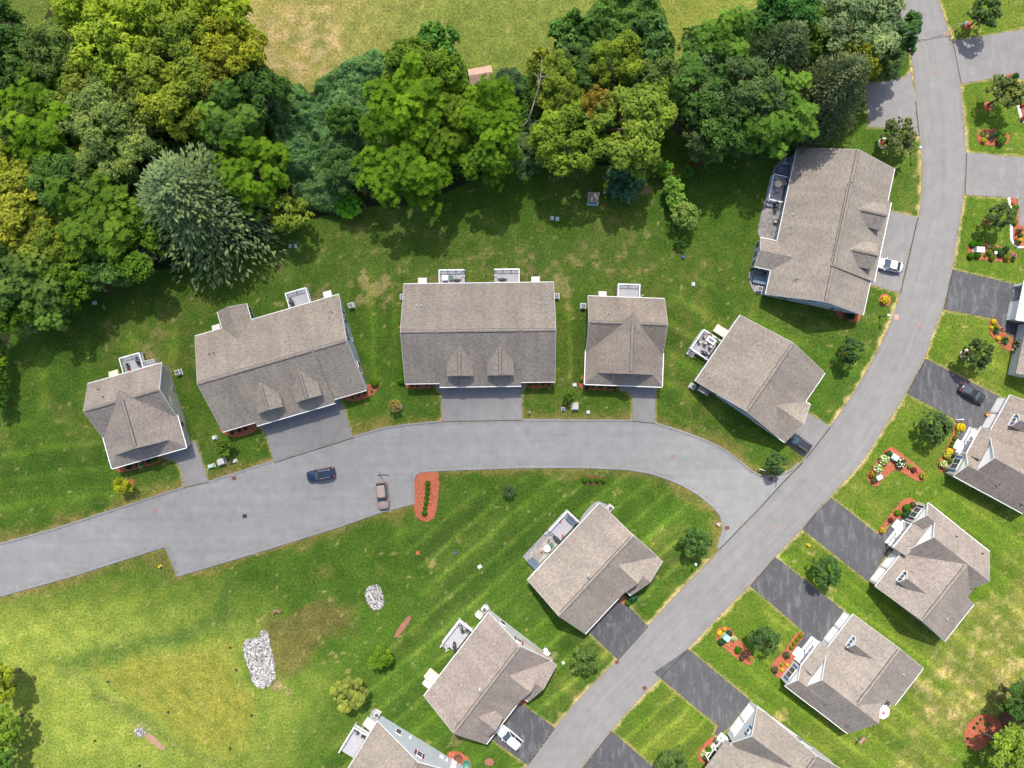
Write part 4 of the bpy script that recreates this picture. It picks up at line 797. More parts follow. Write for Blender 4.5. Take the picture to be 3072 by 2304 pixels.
def ranch(name, label, o, ang, wall, mir, shut='shutter_blue'):
    h = House(name, label, o, ang, wall, mir)
    fs = (R_ - E_) / 6.85
    # main roof over the garage, ridge parallel to the street
    h.gable(0, 7.85, 0, 14.65, 6.85, E_, R_, rake=(1, 0), vent_s=(.3, 7.9), gut=(1, 1)); h.slab([(7.85, 0.0, E_), (11.5, .0, E_), (11.5, 6.85, R_), (7.85, 6.85, R_)]); h.slab([(11.5, 12.1, 4.37), (7.85, 12.1, 4.37), (7.85, 6.85, R_), (11.5, 6.85, R_)]); h.wallbox(7.0, 11.5, .5, 11.8, 0, 2.9); h.wallbox(7.6, 11.4, 3.0, 11.75, 2.91, 4.2)
    for nm, hw, up, mt in (('ridge_vent_shadow_gap', .30, .05, 'dark'), ('ridge_cap', .225, .10, 'shingle')):  # vent in black: the shadow gap round the cap is put into its colour
        pf = [(6.85 - hw, R_ - hw * .6 - .02), (6.85 - hw, R_ - hw * .6 + up), (6.85, R_ + up), (6.85 + hw, R_ - hw * .6 + up), (6.85 + hw, R_ - hw * .6 - .02)]
        ob = fix_normals(h.mb().mesh([(7.92, a, b) for a, b in pf] + [(11.0, a, b) for a, b in pf], [[4, 3, 2, 1, 0], [5, 6, 7, 8, 9]] + [[k, (k + 1) % 5, 5 + (k + 1) % 5, 5 + k] for k in range(5)]).build(nm, mt, h.t if nm == 'ridge_vent_shadow_gap' else ob))
    # tall cross gable, small bay gable in front of it and the porch roof between
    h.gable(7.0, 16.25, -.05, 11.3, 11.5, 3.1, R_ + .05, 'd', vent=False, inset=.35, e1=3.0, rake=(1, 1), gut=(0, 1), wi=(.25, .35))
    h.gable(12.0, 16.28, -1.75, 4.0, 14.05, 3.15, 5.05, 'd', vent=False, inset=.3, rake=(1, 0), gut=(0, 1), e1=3.02, wi=(.2, .3)); h.slab([(6.9, -1.62, 3.0), (12.1, -1.62, 3.0), (12.1, .3, 4.25), (6.9, .3, 4.25)]); h.mb().box((9.45, -1.70, 2.93), (5.1, .13, .12)).build('gutter', 'trim', h.t); h.wallbox(7.1, 12.0, .6, 1.2, 0, 3.2)
    h.window(14.05, -1.55, 1.65, -90, .85, 1.5, shut, 2, .42)
    tri = h.mb(); fix_normals(tri.mesh([(9.3, .12, 4.4), (13.8, .12, 4.4), (11.5, .12, 6.85), (9.3, .19, 4.4), (13.8, .19, 4.4), (11.5, .19, 6.85)], [(0, 1, 2), (5, 4, 3), (0, 3, 4, 1), (1, 4, 5, 2), (2, 5, 3, 0)]).build('gable_panel', 'trim', h.t))
    tri = h.mb(); fix_normals(tri.mesh([(12.5, -1.62, 3.2), (15.8, -1.62, 3.2), (14.05, -1.62, 4.75), (12.5, -1.56, 3.2), (15.8, -1.56, 3.2), (14.05, -1.56, 4.75)], [(0, 1, 2), (5, 4, 3), (0, 3, 4, 1), (1, 4, 5, 2), (2, 5, 3, 0)]).build('gable_panel', 'trim', h.t))
    h.garage(.75, 3.15, .35); h.garage(3.75, 6.15, .35); h.door(10.9, .6, -90, z=.3)
    # porch floor, posts and white railing
    pf = h.mb().box((9.6, -.55, .15), (4.9, 2.2, .3)).build('porch_floor', 'trim', h.t)
    for w in (7.3, 9.6, 11.9): h.mb().box((w, -1.45, 1.5), (.16, .16, 2.7)).build('porch_post', 'trim', h.t)
    h.mb().box((8.45, -1.45, 1.15), (2.2, .12, .07)).build('porch_rail', 'trim', h.t); mb = h.mb()
    for k in range(11): mb.box((7.5 + k * .19, -1.45, .72), (.05, .05, .85))
    mb.build('balusters', 'trim', h.t, kind='stuff'); h.mb().box((10.75, -2.0, .1), (1.6, .9, .2)).build('porch_step', 'trim', h.t)
    # dormer over the garage
    h.gable(2.65, 5.05, 1.35, 6.6, 3.85, 5.0, 6.2, 'd', z0=3.3, inset=.12, vent=False, rake=(1, 0), gut=(0, 0)); h.window(3.85, 1.47, 4.75, -90, .62, .75, shut, 1, .4); h.mb().box((3.85, 1.46, 3.95), (2.1, .06, .5)).build('dormer_trim', 'trim', h.t)
    h.window(.35, 6.8, 4.4, 180, .85, 1.2, shut); h.window(.35, 10.5, 1.6, 180, .9, 1.3)
    for d in (3.5, 8.2): h.window(15.9, d, 1.6, 0, .9, 1.3)
    for w in (2.2, 5.4): h.window(w, 14.3, 1.7, 90, .9, 1.3, None, 2)
    h.window(12.0, 11.0, 1.9, 90, .9, 1.5, None, 2); h.window(9.2, 11.8, 1.8, 90, .9, 1.5)
    h.pipe(2.9, 11.3, 3 + 3.3 * .54, 'trim'); h.pipe(14.4, 4.2, 4.7, 'dark'); h.pipe(15.0, 9.6, 4.2, 'dark')
    return h
h10 = ranch('ranch_house', 'sunlit ranch house with porch railing at the right edge behind the black sedan', (82.43, -1.78), 61.29 + 180, 'siding_cream', 1)
h11 = ranch('ranch_house', 'middle ranch house of the right row, its garage end at lower left', (60.1, -33.49), 51.65 + 180, 'siding_cream', -1, 'shutter_black')
h12 = ranch('ranch_house', 'lower ranch house of the right row, beside the white patio umbrella', (56.46, -38.08), 52.51 + 180, 'siding_grey', 1)

o13 = Z6(1035, 275, 3.0)
h13 = House('gabled_garage_house', 'white house with a tall gable over its garage cut by the bottom edge at right', o13, 53.23 + 180, 'siding_white')
h13.gable(-.1, 21, 1.0, 17.2, 9.9, E_, R_, vent_s=(.3, 20)); h13.gable(0, 7.5, -.1, 8.0, 3.72, 3.1, 6.75, 'd', vent=False, rake=(1, 0), wi=(.2, .3))
h13.garage(1.0, 3.3, .08); h13.garage(3.9, 6.2, .08); h13.window(3.72, .1, 4.6, -90, .6, .8, 'shutter_blue', 1, .42); h13.window(.25, 5.0, 1.7, 180, .9, 1.4, 'shutter_blue', 2); h13.window(.25, 10.5, 1.7, 180, .9, 1.4, 'shutter_blue', 2); h13.window(.25, 10.0, 4.8, 180, .8, 1.1)
h13.mb().box((10.0, .1, .2), (4.8, 1.9, .4)).build('porch_floor', 'trim', h13.t)
for w in (8.0, 10.1, 12.2): h13.mb().box((w, -.7, 1.5), (.16, .16, 2.8)).build('porch_post', 'trim', h13.t)
for w0 in (8.0, 10.1): h13.mb().box((w0 + 1.05, -.7, 1.25), (2.0, .12, .07)).build('porch_rail', 'trim', h13.t)
h13.slab([(7.5, -1.0, 2.95), (21, -1.0, 2.95), (21, 1.3, 3.2), (7.5, 1.3, 3.2)])

# open garage at the right edge
g0 = Z8(1550, 880); g1 = Z8(1660, 370); ga = math.atan2(g1[1] - g0[1], g1[0] - g0[0])
h14 = House('open_garage_house', 'grey house end with one open and one closed garage door at the right edge', g0, math.degrees(ga) + 180 - 0, 'siding_grey')
WG = math.dist(g0, g1)
# house axes: x runs from the lower corner back along the front (negative), y away from the street
for w0, w1, z0, z1 in ((-.35, 0, 0, 2.7), (-WG / 2 - .15, -WG / 2 + .15, 0, 2.7), (-WG - .1, -WG + .25, 0, 2.7), (-WG, 0, 2.35, 2.75)): h14.wallbox(w0, w1, .0, .3, z0, z1, 'trim', 'door_surround')
h14.wallbox(-WG, 0, 6.6, 6.9, 0, 2.9); h14.wallbox(-.3, 0, .3, 6.6, 0, 2.9); h14.wallbox(-WG, -WG + .3, .3, 6.6, 0, 2.9); h14.mb().box((-WG / 2, 3.4, .05), (WG, 6.6, .1)).build('garage_floor', 'concrete', h14.t); h14.garage(-WG / 2 + .25, -.45, .1)
h14.gable(-WG - .4, .3, .9, 14, 7.4, 2.95, 6.6, walls=False, gut=(1, 0)); h14.slab([(-WG - .4, -.3, 2.75), (.3, -.3, 2.75), (.3, 1.2, 3.1), (-WG - .4, 1.2, 3.1)], mat='trim', name='garage_hood')
h14.slab([(.0, 1.5, 2.9), (9, 1.5, 2.9), (9, 9, 6.0), (2.2, 9, 6.0)]); h14.wallbox(.3, 9, 2.2, 13, 0, 2.75)
# patios
paving('patio', smooth_poly([h5.world(*q) for q in ((9.2, 15.6), (9.2, 19.05), (15.3, 19.15), (21.8, 18.75), (23.6, 17.7), (24.4, 16.6), (24.2, 15.8))], 1), 'curved paver patio behind the blue-sided duplex around its deck', 'patio_stone', (.55, .38), h5.a)
paving('patio', smooth_poly([h5.world(*q) for q in ((.4, 15.9), (.2, 16.9), (1.0, 18.0), (2.4, 18.9), (4.2, 19.1), (4.3, 16.0))], 1), 'small rounded stone patio at the lower end of the blue-sided duplex', 'patio_stone', (.4, .3), h5.a)
paving('patio', [h7.world(*q) for q in ((1.6, 12.8), (1.75, 15.75), (8.1, 15.75), (8.1, 12.8))], 'tan paver patio below the deck of the house inside the street bend', 'paver', (.75, .5), h7.a)
def gravel_pad(outline, label): tag(slab_bm('gravel_pad', smooth_poly(outline, 2), -.05, .04, 'gravel'), label, 'gravel')
gravel_pad(pts(Z7, (720, 350), (690, 300), (640, 285), (590, 330), (560, 420), (620, 480), (700, 470)), 'grey gravel pad at the rear corner of the white-sided house at the bottom')
gravel_pad(pts(J, (960, 620), (945, 592), (915, 605), (905, 640), (930, 665), (970, 650)), 'small gravel pad at the rear corner of the dormered white house')
gravel_pad(pts(Z2, (700, 290), (880, 80), (960, 95), (1040, 135), (1010, 200), (760, 330)), 'grey gravel strip along the rear of the house inside the street bend')

# ------------------------------------------------------------------ vegetation kit
def quads_mesh(name, P, mat, rnd):
    """P: (n,4,3) leaf corners"""
    n = len(P); me = bpy.data.meshes.new(name); me.vertices.add(n * 4); me.vertices.foreach_set('co', P.astype(np.float32).ravel())
    me.loops.add(n * 4); me.loops.foreach_set('vertex_index', np.arange(n * 4, dtype=np.int32)); me.polygons.add(n)
    me.polygons.foreach_set('loop_start', np.arange(0, n * 4, 4, dtype=np.int32)); me.polygons.foreach_set('loop_total', np.full(n, 4, np.int32)); me.update()
    at = me.attributes.new('rnd', 'FLOAT', 'FACE'); at.data.foreach_set('value', rnd.astype(np.float32)); me.materials.append(MATS[mat]); return me
def leaves(c, nrm, size, r, asp=.6, fold=.25):
    """one pointed leaf per centre, facing roughly along nrm"""
    n = len(c); nrm = nrm + r.normal(0, .45, (n, 3)); nrm /= np.linalg.norm(nrm, axis=1)[:, None]; a = r.normal(0, 1, (n, 3)); t = np.cross(nrm, a); t /= np.linalg.norm(t, axis=1)[:, None]; b = np.cross(nrm, t)
    s = (size * (.65 + .7 * r.random(n)))[:, None]
    return np.stack([c - t * s, c + b * s * asp + nrm * s * fold, c + t * s, c - b * s * asp + nrm * s * fold], 1)
def sph(r, n, up=0.0):
    v = r.normal(0, 1, (n, 3)); v /= np.linalg.norm(v, axis=1)[:, None]
    if up: v[:, 2] = np.where(v[:, 2] < -up, -v[:, 2], v[:, 2])
    return v
def crown_lobes(seed, n, lobes, leaf, flat=.8, asp=.6, spread=.62, lr=(.3, .5)):
    """leafy crown of unit radius about the origin: many overlapping clumps of separate leaves"""
    r = np.random.default_rng(seed); L = sph(r, lobes, .25) * (spread * (.75 + .5 * r.random((lobes, 1)))); L[:, 2] *= flat; L[0] *= .2
    rad = r.uniform(*lr, lobes); C_, N_, K_ = [], [], []
    w = rad ** 2 / (rad ** 2).sum(); cnt = (w * n).astype(int)
    for l, q, m in zip(L, rad, cnt):
        # twig clusters on the clump surface
        k = max(6, m // 9); d = sph(r, k, .3); tone = r.normal(0, .14); rr = q * (.68 + .42 * r.random((k, 1))); cl = l + d * rr * np.array((1, 1, flat))
        idx = r.integers(0, k, m); p = cl[idx] + r.normal(0, q * .13, (m, 3)); C_.append(p); N_.append(d[idx] * .8 + np.array((0, 0, .7))); K_.append(np.clip(.5 + tone + r.normal(0, .07, k)[idx] + r.normal(0, .14, m), 0, 1))
    c = np.concatenate(C_); return leaves(c, np.concatenate(N_), leaf, r, asp), np.concatenate(K_)
def crown_spruce(seed, n_br=210, leaf=.05):
    """tiers of sweeping branches, each carrying finger-like shoots; unit radius, from -0.9 to +1.1"""
    r = np.random.default_rng(seed); Q, K = [], []
    for k in range(n_br):
        f = (k + .5) / n_br; z = 1.1 - 1.9 * f; reach = .12 + .9 * f ** .75 * (.82 + .3 * r.random()); a = k * 2.39996 + r.normal(0, .2); d = np.array((math.cos(a), math.sin(a), 0)); side = np.array((-d[1], d[0], 0)); tone = r.normal(0, .1)
        m = int(8 + 40 * reach)
        for j in range(m):
            t = .18 + .82 * (j + r.random()) / m; w = (1 - t * .55) * reach * .33; o = r.uniform(-1, 1) * w; base = d * reach * t + side * o; zz = z - .28 * reach * t * t + .05 * r.normal() + .09 * t
            dirn = d * (.75 + .3 * r.random()) + side * (np.sign(o) * r.uniform(.1, .8)) + np.array((0, 0, .25 + .25 * r.normal())); dirn /= np.linalg.norm(dirn)
            b = np.array((base[0], base[1], zz)); ln = r.uniform(.055, .105) * (.6 + .5 * reach); tip = b + dirn * ln; sx = np.cross(dirn, (0, 0, 1.0)); sx /= np.linalg.norm(sx); up = np.cross(sx, dirn); h = leaf * r.uniform(.22, .4)
            m0 = b + dirn * ln * .4
            # each shoot: three blades round its stem
            for s_ in (sx, (sx * .5 + up * .87), (-sx * .5 + up * .87)): Q.append([b, m0 + s_ * h, tip, m0 - s_ * h]); K.append(.5 + tone + .25 * (t - .5) + r.normal(0, .1))
    return np.array(Q), np.clip(np.array(K), 0, 1)
def crown_fan(seed, n=9000, leaf=.052):
    """crown with rosettes of long leaflets radiating from twig ends"""
    r = np.random.default_rng(seed); k = n // 14; L = sph(r, 46, .2) * r.uniform(.35, .9, (46, 1)); L[:, 2] *= .85; own = r.integers(0, 46, k); d = sph(r, k, .35); q = r.uniform(.12, .24, 46)[own][:, None]
    c = L[own] + d * q * (.75 + .35 * r.random((k, 1))); tone = r.normal(0, .14, 46)[own]; Q, K = [], []
    ax = d * .6 + np.array((0, 0, .8)); ax /= np.linalg.norm(ax, axis=1)[:, None]
    for i in range(k):
        t = np.cross(ax[i], r.normal(0, 1, 3)); t /= np.linalg.norm(t); b = np.cross(ax[i], t)
        for j in range(14):
            a = 2 * math.pi * j / 14 + r.normal(0, .15); u = (t * math.cos(a) + b * math.sin(a)) + ax[i] * r.uniform(-.1, .35); v = np.cross(ax[i], u); ln = leaf * r.uniform(1.0, 1.7); Q.append([c[i], c[i] + u * ln * .5 + v * leaf * .22, c[i] + u * ln, c[i] + u * ln * .5 - v * leaf * .22]); K.append(.5 + tone[i] + r.normal(0, .13))
    return np.array(Q), np.clip(np.array(K), 0, 1)
def trunk_mesh(seed, hc, big=True):
    """tapered trunk with limbs reaching into a unit crown; crown centre at height hc"""
    r = np.random.default_rng(seed); mb = MB(); p = Vector((0, 0, 0)); rad = .075 if big else .05; n = 5
    for k in range(n):
        q = Vector((r.normal(0, .02), r.normal(0, .02), hc * .95 * (k + 1) / n)); mb.tube(p, q, rad * (1 - .14 * k), rad * (1 - .14 * (k + 1)), 7, False); p = q
    for k in range(9):
        z = hc * r.uniform(.45, .95); a = r.uniform(0, 6.28); ln = r.uniform(.35, .75); s = Vector((0, 0, z)); m = s + Vector((math.cos(a) * ln * .5, math.sin(a) * ln * .5, ln * .28)); e = s + Vector((math.cos(a + .3) * ln, math.sin(a + .3) * ln, ln * .6)); mb.tube(s, m, rad * .42, rad * .28, 5, False); mb.tube(m, e, rad * .28, rad * .08, 5, False)
    me = bpy.data.meshes.new('trunk'); me.from_pydata(mb.v, [], mb.f); me.materials.append(MATS['bark']); return me
PROTO = {}
def proto(key, QK, mat, hc, seed, z_off=None):
    Q, K = QK; Q = Q.copy(); Q /= np.percentile(np.hypot(Q[:, :, 0], Q[:, :, 1]), 97); Q[:, :, 2] += hc
    PROTO[key] = (quads_mesh('crown', Q, mat, K), trunk_mesh(seed, hc), hc)
for k in range(5): proto('oak%d' % k, crown_lobes(100 + k, 19000, 58, .038, .85, .6, .8, (.11, .24)), 'leaf', 1.35, k)
for k in range(3): proto('fine%d' % k, crown_lobes(200 + k, 21000, 72, .033, .85, .42, .8, (.1, .22)), 'leaf', 1.35, 10 + k)
for k in range(3): proto('fan%d' % k, crown_fan(300 + k, 16000), 'leaf', 1.35, 20 + k)
for k in range(2): proto('spruce%d' % k, crown_spruce(400 + k), 'needle', 1.25, 30 + k)
for k in range(3): proto('lawn%d' % k, crown_lobes(500 + k, 3800, 34, .075, .9, .55, .75, (.13, .27)), 'leaf', 1.4, 40 + k)
for k in range(2): proto('bush%d' % k, crown_lobes(600 + k, 1600, 20, .11, .8, .6, .65, (.2, .36)), 'leaf', .75, 50 + k)
def tree(kind, s, x, y, rpx, h, col, label, group=None, name='tree', cat='tree', rz=None, sq=1.0):
    """x, y: where the crown centre is seen; h: height of crown centre; rpx: crown radius on the sheet"""
    me, tr, hc = PROTO[kind]; X, Y = s(x, y, h); rad = rpx * s.m * (1 - h / CAM_H) * 1.04
    t = thing(name, label, cat, (X, Y, 0), random.random() * 6.28 if rz is None else rz, group); t.scale = (rad, rad * sq, h / hc)
    c = bpy.data.objects.new('crown', me); COL.objects.link(c); c.parent = t; c.color = (*[min(.6, q * m_) for q, m_ in zip(col, ((2.3, 2.15, 2.4) if kind.startswith('fan') else (2.5, 2.4, 2.6)))], 1); k = bpy.data.objects.new('trunk', tr); COL.objects.link(k); k.parent = t; k.scale = (1, 1, 1)
    return t
YG, OL, MG, DG, GG, BL, SG, OR, LG = (.135, .19, .018), (.095, .138, .018), (.055, .108, .01), (.036, .075, .016), (.08, .12, .03), (.045, .09, .04), (.06, .122, .007), (.16, .13, .022), (.11, .155, .042)
W = 'trees of the wood behind the houses'
big = [
 # upper left wood
 ('oak0', A, 640, 50, 245, 9.5, YG, 'bright yellow-green tree at the top edge beside the small dark clearing'), ('oak1', A, 800, 330, 270, 10, YG, 'largest bright yellow tree in the upper left wood'), ('fine0', A, 1000, 90, 290, 10, YG, 'yellow-green tree at the top edge, middle of the upper left wood'),
 ('oak2', A, 1350, 80, 270, 9.5, (.13, .18, .014), 'yellow-olive tree at the top edge next to the straw field'), ('fine1', A, 1160, 420, 300, 10.5, OL, 'wide olive tree in the middle of the upper left wood'), ('oak3', A, 1490, 370, 230, 9, (.135, .155, .014), 'olive tree with rusty tips against the straw field'),
 ('oak4', A, 1180, 700, 230, 9, (.115, .15, .016), 'yellowish olive tree between the pale locust and the sumac thicket'), ('fine2', A, 410, 370, 210, 9, GG, 'grey-green tree left of the largest yellow tree'), ('oak1', A, 100, 480, 240, 9, DG, 'dark tree on the left edge below the small clearing'), ('oak0', A, 10, 170, 150, 9, DG, 'very dark tree in the extreme upper left corner'),
 ('fan0', A, 330, 640, 210, 8, MG, 'mid green tree left of the pale locust'), ('oak2', A, 100, 760, 240, 8.5, (.045, .075, .016), 'dark olive tree on the left edge, level with the pale locust'), ('fan1', A, 360, 880, 270, 8.5, SG, 'fresh green tree between the left edge and the pale locust'), ('fine0', A, 740, 850, 290, 9.5, LG, 'pale feathery locust above the great spruce'),
 ('fine1', A, 720, 1100, 240, 8, GG, 'grey-green tree tucked left of the great spruce top'), ('oak3', A, 90, 1150, 210, 8, (.13, .16, .016), 'yellow-green tree on the left edge above the yellowest one'), ('oak4', A, 170, 1390, 270, 8.5, (.14, .16, .018), 'yellowest tree at the left picture edge'), ('fine2', A, 300, 1560, 220, 8, OL, 'olive tree just below the yellowest left tree'),
 ('fan2', A, 640, 1400, 290, 8, MG, 'broad mid green tree left of the great spruce'), ('oak0', A, 470, 1210, 210, 8, (.05, .1, .02), 'green tree between the yellowest left tree and the great spruce'), ('spruce0', A, 1250, 1290, 440, 9.5, (.085, .125, .052), 'great grey-green spruce with radiating branches at the wood edge'), ('fan0', A, 1610, 1110, 260, 8, SG, 'bright green tree right of the great spruce'),
 ('oak1', A, 1700, 640, 190, 7.5, DG, 'dark tree at the corner of the straw field'), ('fan1', A, 1540, 840, 220, 8.5, (.05, .105, .016), 'green tree above the bright one beside the great spruce'), ('lawn0', A, 1880, 1390, 130, 5, OL, 'small olive tree right of the great spruce by the lawn'), ('oak2', A, 960, 640, 220, 9, (.07, .1, .02), 'darker tree wedged between the yellow tree and the pale locust'),
 ('oak3', A, 620, 640, 200, 8, (.09, .12, .018), 'green tree below the largest yellow tree'), ('fine0', A, 1380, 600, 220, 8.5, (.12, .13, .018), 'thin olive tree beside the dark hollow near the field corner'), ('oak4', A, 860, 1600, 240, 6.5, MG, 'tree at the wood edge under the left side of the great spruce'), ('oak0', A, 330, 1080, 180, 7, (.05, .09, .02), 'small green tree above the gap left of the great spruce'),
 ('fan1', D, 260, 110, 230, 7, (.06, .105, .02), 'mid green tree at the lawn edge below the yellowest left tree'), ('oak1', D, 470, 130, 190, 6.5, MG, 'green tree at the lawn edge, third from the left picture edge'), ('oak2', D, 700, 40, 180, 6, (.05, .1, .022), 'low green tree at the lawn edge above the white lid'), ('fine1', D, 800, 120, 60, 3, LG, 'pale grey-green bush on the lawn at the tip of the wood'), ('oak3', D, 60, 190, 200, 7, DG, 'dark tree on the left edge below the yellowest left tree'),
 ('fan2', D, 340, 300, 170, 5.5, (.055, .11, .018), 'green tree at the lowest bulge of the wood'), ('fine2', D, 170, 400, 120, 4.5, LG, 'pale shrub-like tree at the lower tip of the wood'), ('oak4', D, 60, 370, 150, 6, MG, 'tree on the left edge where the wood narrows'),
 # centre wood
 ('fan0', B, 420, 1030, 330, 8.5, (.05, .108, .006), 'large deep green tree hanging over the back lawn above the middle duplex'), ('fan1', B, 500, 690, 270, 9.5, SG, 'bright green tree in the middle of the centre wood'), ('oak0', B, 470, 480, 190, 8, (.07, .115, .015), 'green tree behind the sumac near the field'), ('fan2', B, 950, 775, 228, 9, SG, 'bright green tree below the brown shed'),
 ('fan0', B, 940, 990, 210, 8, (.052, .108, .008), 'green tree at the lawn edge left of the dead trunk'), ('oak1', B, 670, 540, 160, 8, (.075, .13, .014), 'green tree just left of the brown shed'), ('bush0', B, 640, 320, 130, 3.5, (.05, .12, .02), 'leafy bush at the field corner left of the brown shed'), ('fan1', B, 700, 800, 200, 8, (.055, .095, .008), 'green tree filling the hollow of the centre wood'),
 ('fine0', B, 1430, 570, 185, 7, OL, 'olive tree right of the dead trunk'), ('lawn1', B, 1290, 440, 100, 6.5, (.12, .15, .02), 'thin yellow-green treetop around the bare dead tips'), ('oak2', B, 1470, 920, 230, 8, (.085, .135, .015), 'olive green tree on the lawn edge under the orange one'), ('oak3', B, 1640, 720, 105, 8.5, OR, 'small orange-brown tree in the centre wood'),
 ('oak4', B, 1850, 810, 290, 8.5, (.088, .132, .018), 'big yellow-green tree at the right end of the centre wood'), ('fine1', B, 1780, 430, 180, 8.5, (.1, .145, .018), 'yellow-olive tree in front of the dark thicket'), ('oak0', B, 1590, 520, 160, 6.5, DG, 'dark tree between the two olive trees'), ('bush1', B, 1490, 260, 140, 4, (.04, .09, .018), 'dark bush at the left tip of the upper thicket'),
 ('oak1', B, 1990, 560, 170, 7, (.06, .095, .024), 'green tree behind the big yellow-green one'), ('bush0', B, 2100, 700, 120, 4, BL, 'bluish bush between the two groups of trees'), ('fine2', B, 1500, 400, 140, 5.5, (.045, .085, .025), 'small dark tree on the field side of the thicket'), ('bush1', B, 1960, 330, 140, 5, (.04, .085, .025), 'dark green tree standing in the thicket'), ('oak2', B, 20, 800, 100, 6, (.05, .105, .02), 'small green tree rising out of the sumac'), ('oak3', B, 30, 1110, 150, 6, (.04, .085, .022), 'dark tree left of the large deep green tree'),
 # right wood
 ('fan1', C, 230, 330, 190, 8.5, (.055, .115, .016), 'green tree at the left end of the right wood'), ('fan0', C, 90, 560, 200, 8, (.045, .1, .018), 'dark green tree on the left flank of the right wood'), ('oak0', C, 650, 130, 190, 8.5, (.032, .085, .018), 'dark green tree at the top of the right wood'), ('spruce1', C, 600, 380, 270, 9, (.07, .1, .042), 'dark needle tree in the middle of the right wood'),
 ('fine0', C, 390, 600, 290, 9, (.05, .085, .028), 'wide dark tree in the middle of the right wood'), ('spruce0', C, 950, 590, 280, 9.5, (.075, .1, .045), 'spruce with pale shoots next to the parking pad'), ('fine1', C, 1130, 200, 270, 9, (.09, .13, .06), 'pale bluish locust by the main road'), ('oak1', C, 1090, 440, 150, 7.5, (.12, .14, .014), 'yellow-olive tree between the spruce and the locust'),
 ('fan2', C, 600, 790, 240, 8.5, (.06, .125, .016), 'bright green tree at the lower edge of the right wood'), ('oak2', C, 260, 790, 230, 8.5, DG, 'dark tree at the lower left of the right wood'), ('oak3', C, 150, 910, 150, 6.5, (.05, .08, .028), 'small tree above the mulch path'), ('oak4', C, 1400, 230, 120, 6, (.035, .08, .022), 'dark tree leaning over the road by the power line'), ('fine2', C, 1300, 430, 110, 5.5, (.05, .085, .03), 'small tree behind the road corner lawn'),
 ('spruce1', C, 860, 740, 190, 7.5, (.075, .1, .05), 'smaller spruce below the pale-shooted one'), ('oak0', C, 830, 250, 150, 7, (.07, .11, .018), 'green tree between the dark top tree and the locust'), ('fine0', C, 430, 880, 150, 6, (.03, .055, .02), 'low dark tree at the shaded foot of the right wood'),
 ('oak1', I, 2230, 1230, 150, 5, DG, 'dark tree cut by the right edge above the round mulch bed'), ('oak2', I, 2150, 1560, 190, 5.5, (.09, .14, .018), 'sunlit tree in the bottom right corner'), ('oak3', G, 0, 1090, 120, 4.5, (.11, .14, .012), 'yellow-green tree at the left edge of the meadow'), ('fan0', G, 20, 1400, 125, 4.5, (.07, .125, .012), 'fresh green tree at the left edge of the meadow'), ('oak4', G, 10, 1600, 90, 4, (.05, .11, .018), 'dark green tree in the bottom left corner')]
for kind, s, x, y, rp, h, c, l in big: tree(kind, s, x, y, rp, h, c, l, None if s in (I, G) else W)
small = [('lawn0', C, 1950, 95, 100, 3.7, (.04, .075, .022), 'small lawn tree at the top right beside the first driveway'), ('lawn1', C, 2085, 615, 125, 3.9, (.075, .1, .03), 'lawn tree above the oval shrub bed at the upper right'), ('lawn2', C, 1395, 885, 118, 3.7, (.07, .09, .032), 'lawn tree between the parking pad and the blue-sided duplex'), ('lawn0', C, 2050, 1400, 88, 3.4, (.05, .08, .025), 'lawn tree by the white curved edging'),
 ('lawn1', F, 1090, 612, 92, 3.2, (.032, .068, .02), 'dark lawn tree on the grass between the two blue-sided houses'), ('lawn2', F, 1905, 640, 100, 3.4, (.038, .062, .02), 'lawn tree with stone ring above the black sedan'), ('lawn0', F, 1630, 1105, 105, 3.2, (.042, .075, .024), 'lawn tree below the black sedan'), ('lawn1', F, 610, 1345, 80, 2.5, (.035, .07, .022), 'round tree at the tip of the lawn where the streets meet'),
 ('lawn2', I, 75, 190, 105, 2.9, (.04, .085, .02), 'lawn tree inside the street bend near the junction'), ('lawn0', I, 925, 385, 105, 3.2, (.035, .075, .018), 'lawn tree between the two sunlit driveways'), ('lawn1', I, 530, 830, 102, 3.0, (.035, .075, .02), 'lawn tree beside the oval red bed'), ('lawn2', J, 1580, 955, 95, 3.0, (.055, .095, .022), 'round lawn tree between the two lower driveways left of the road'), ('lawn0', J, 2140, 1610, 100, 3.0, (.05, .085, .022), 'lawn tree cut by the bottom edge right of the road'),
 ('fan2', J, 258, 935, 75, 2.4, (.06, .125, .008), 'small vivid green tree on the lower lawn'), ('fine1', J, 50, 1180, 115, 3.4, (.14, .17, .035), 'pale feathery tree on the lower lawn above the bottom house'), ('fan1', D, 808, 1492, 62, 1.8, (.16, .19, .012), 'yellow-green sapling by the far left cottage drive'), ('bush0', D, 1468, 1248, 62, 1.3, (.06, .11, .014), 'low round tree beside the utility boxes left of the street'), ('lawn1', E, 1480, 905, 45, 1.8, (.06, .12, .012), 'round sapling on the lawn between the middle duplex and the cottage'),
 ('fine2', E, 1088, 1525, 44, 1.4, (.05, .09, .035), 'small bluish shrub-tree alone below the side street'), ('lawn2', E, 345, 970, 42, 1.6, (.16, .14, .03), 'sparse yellowish sapling left of the centre driveway')]
for kind, s, x, y, rp, h, c, l in small: tree(kind, s, x, y, rp * .94, h, tuple(q * .85 for q in c), l, 'trees planted on the lawns')
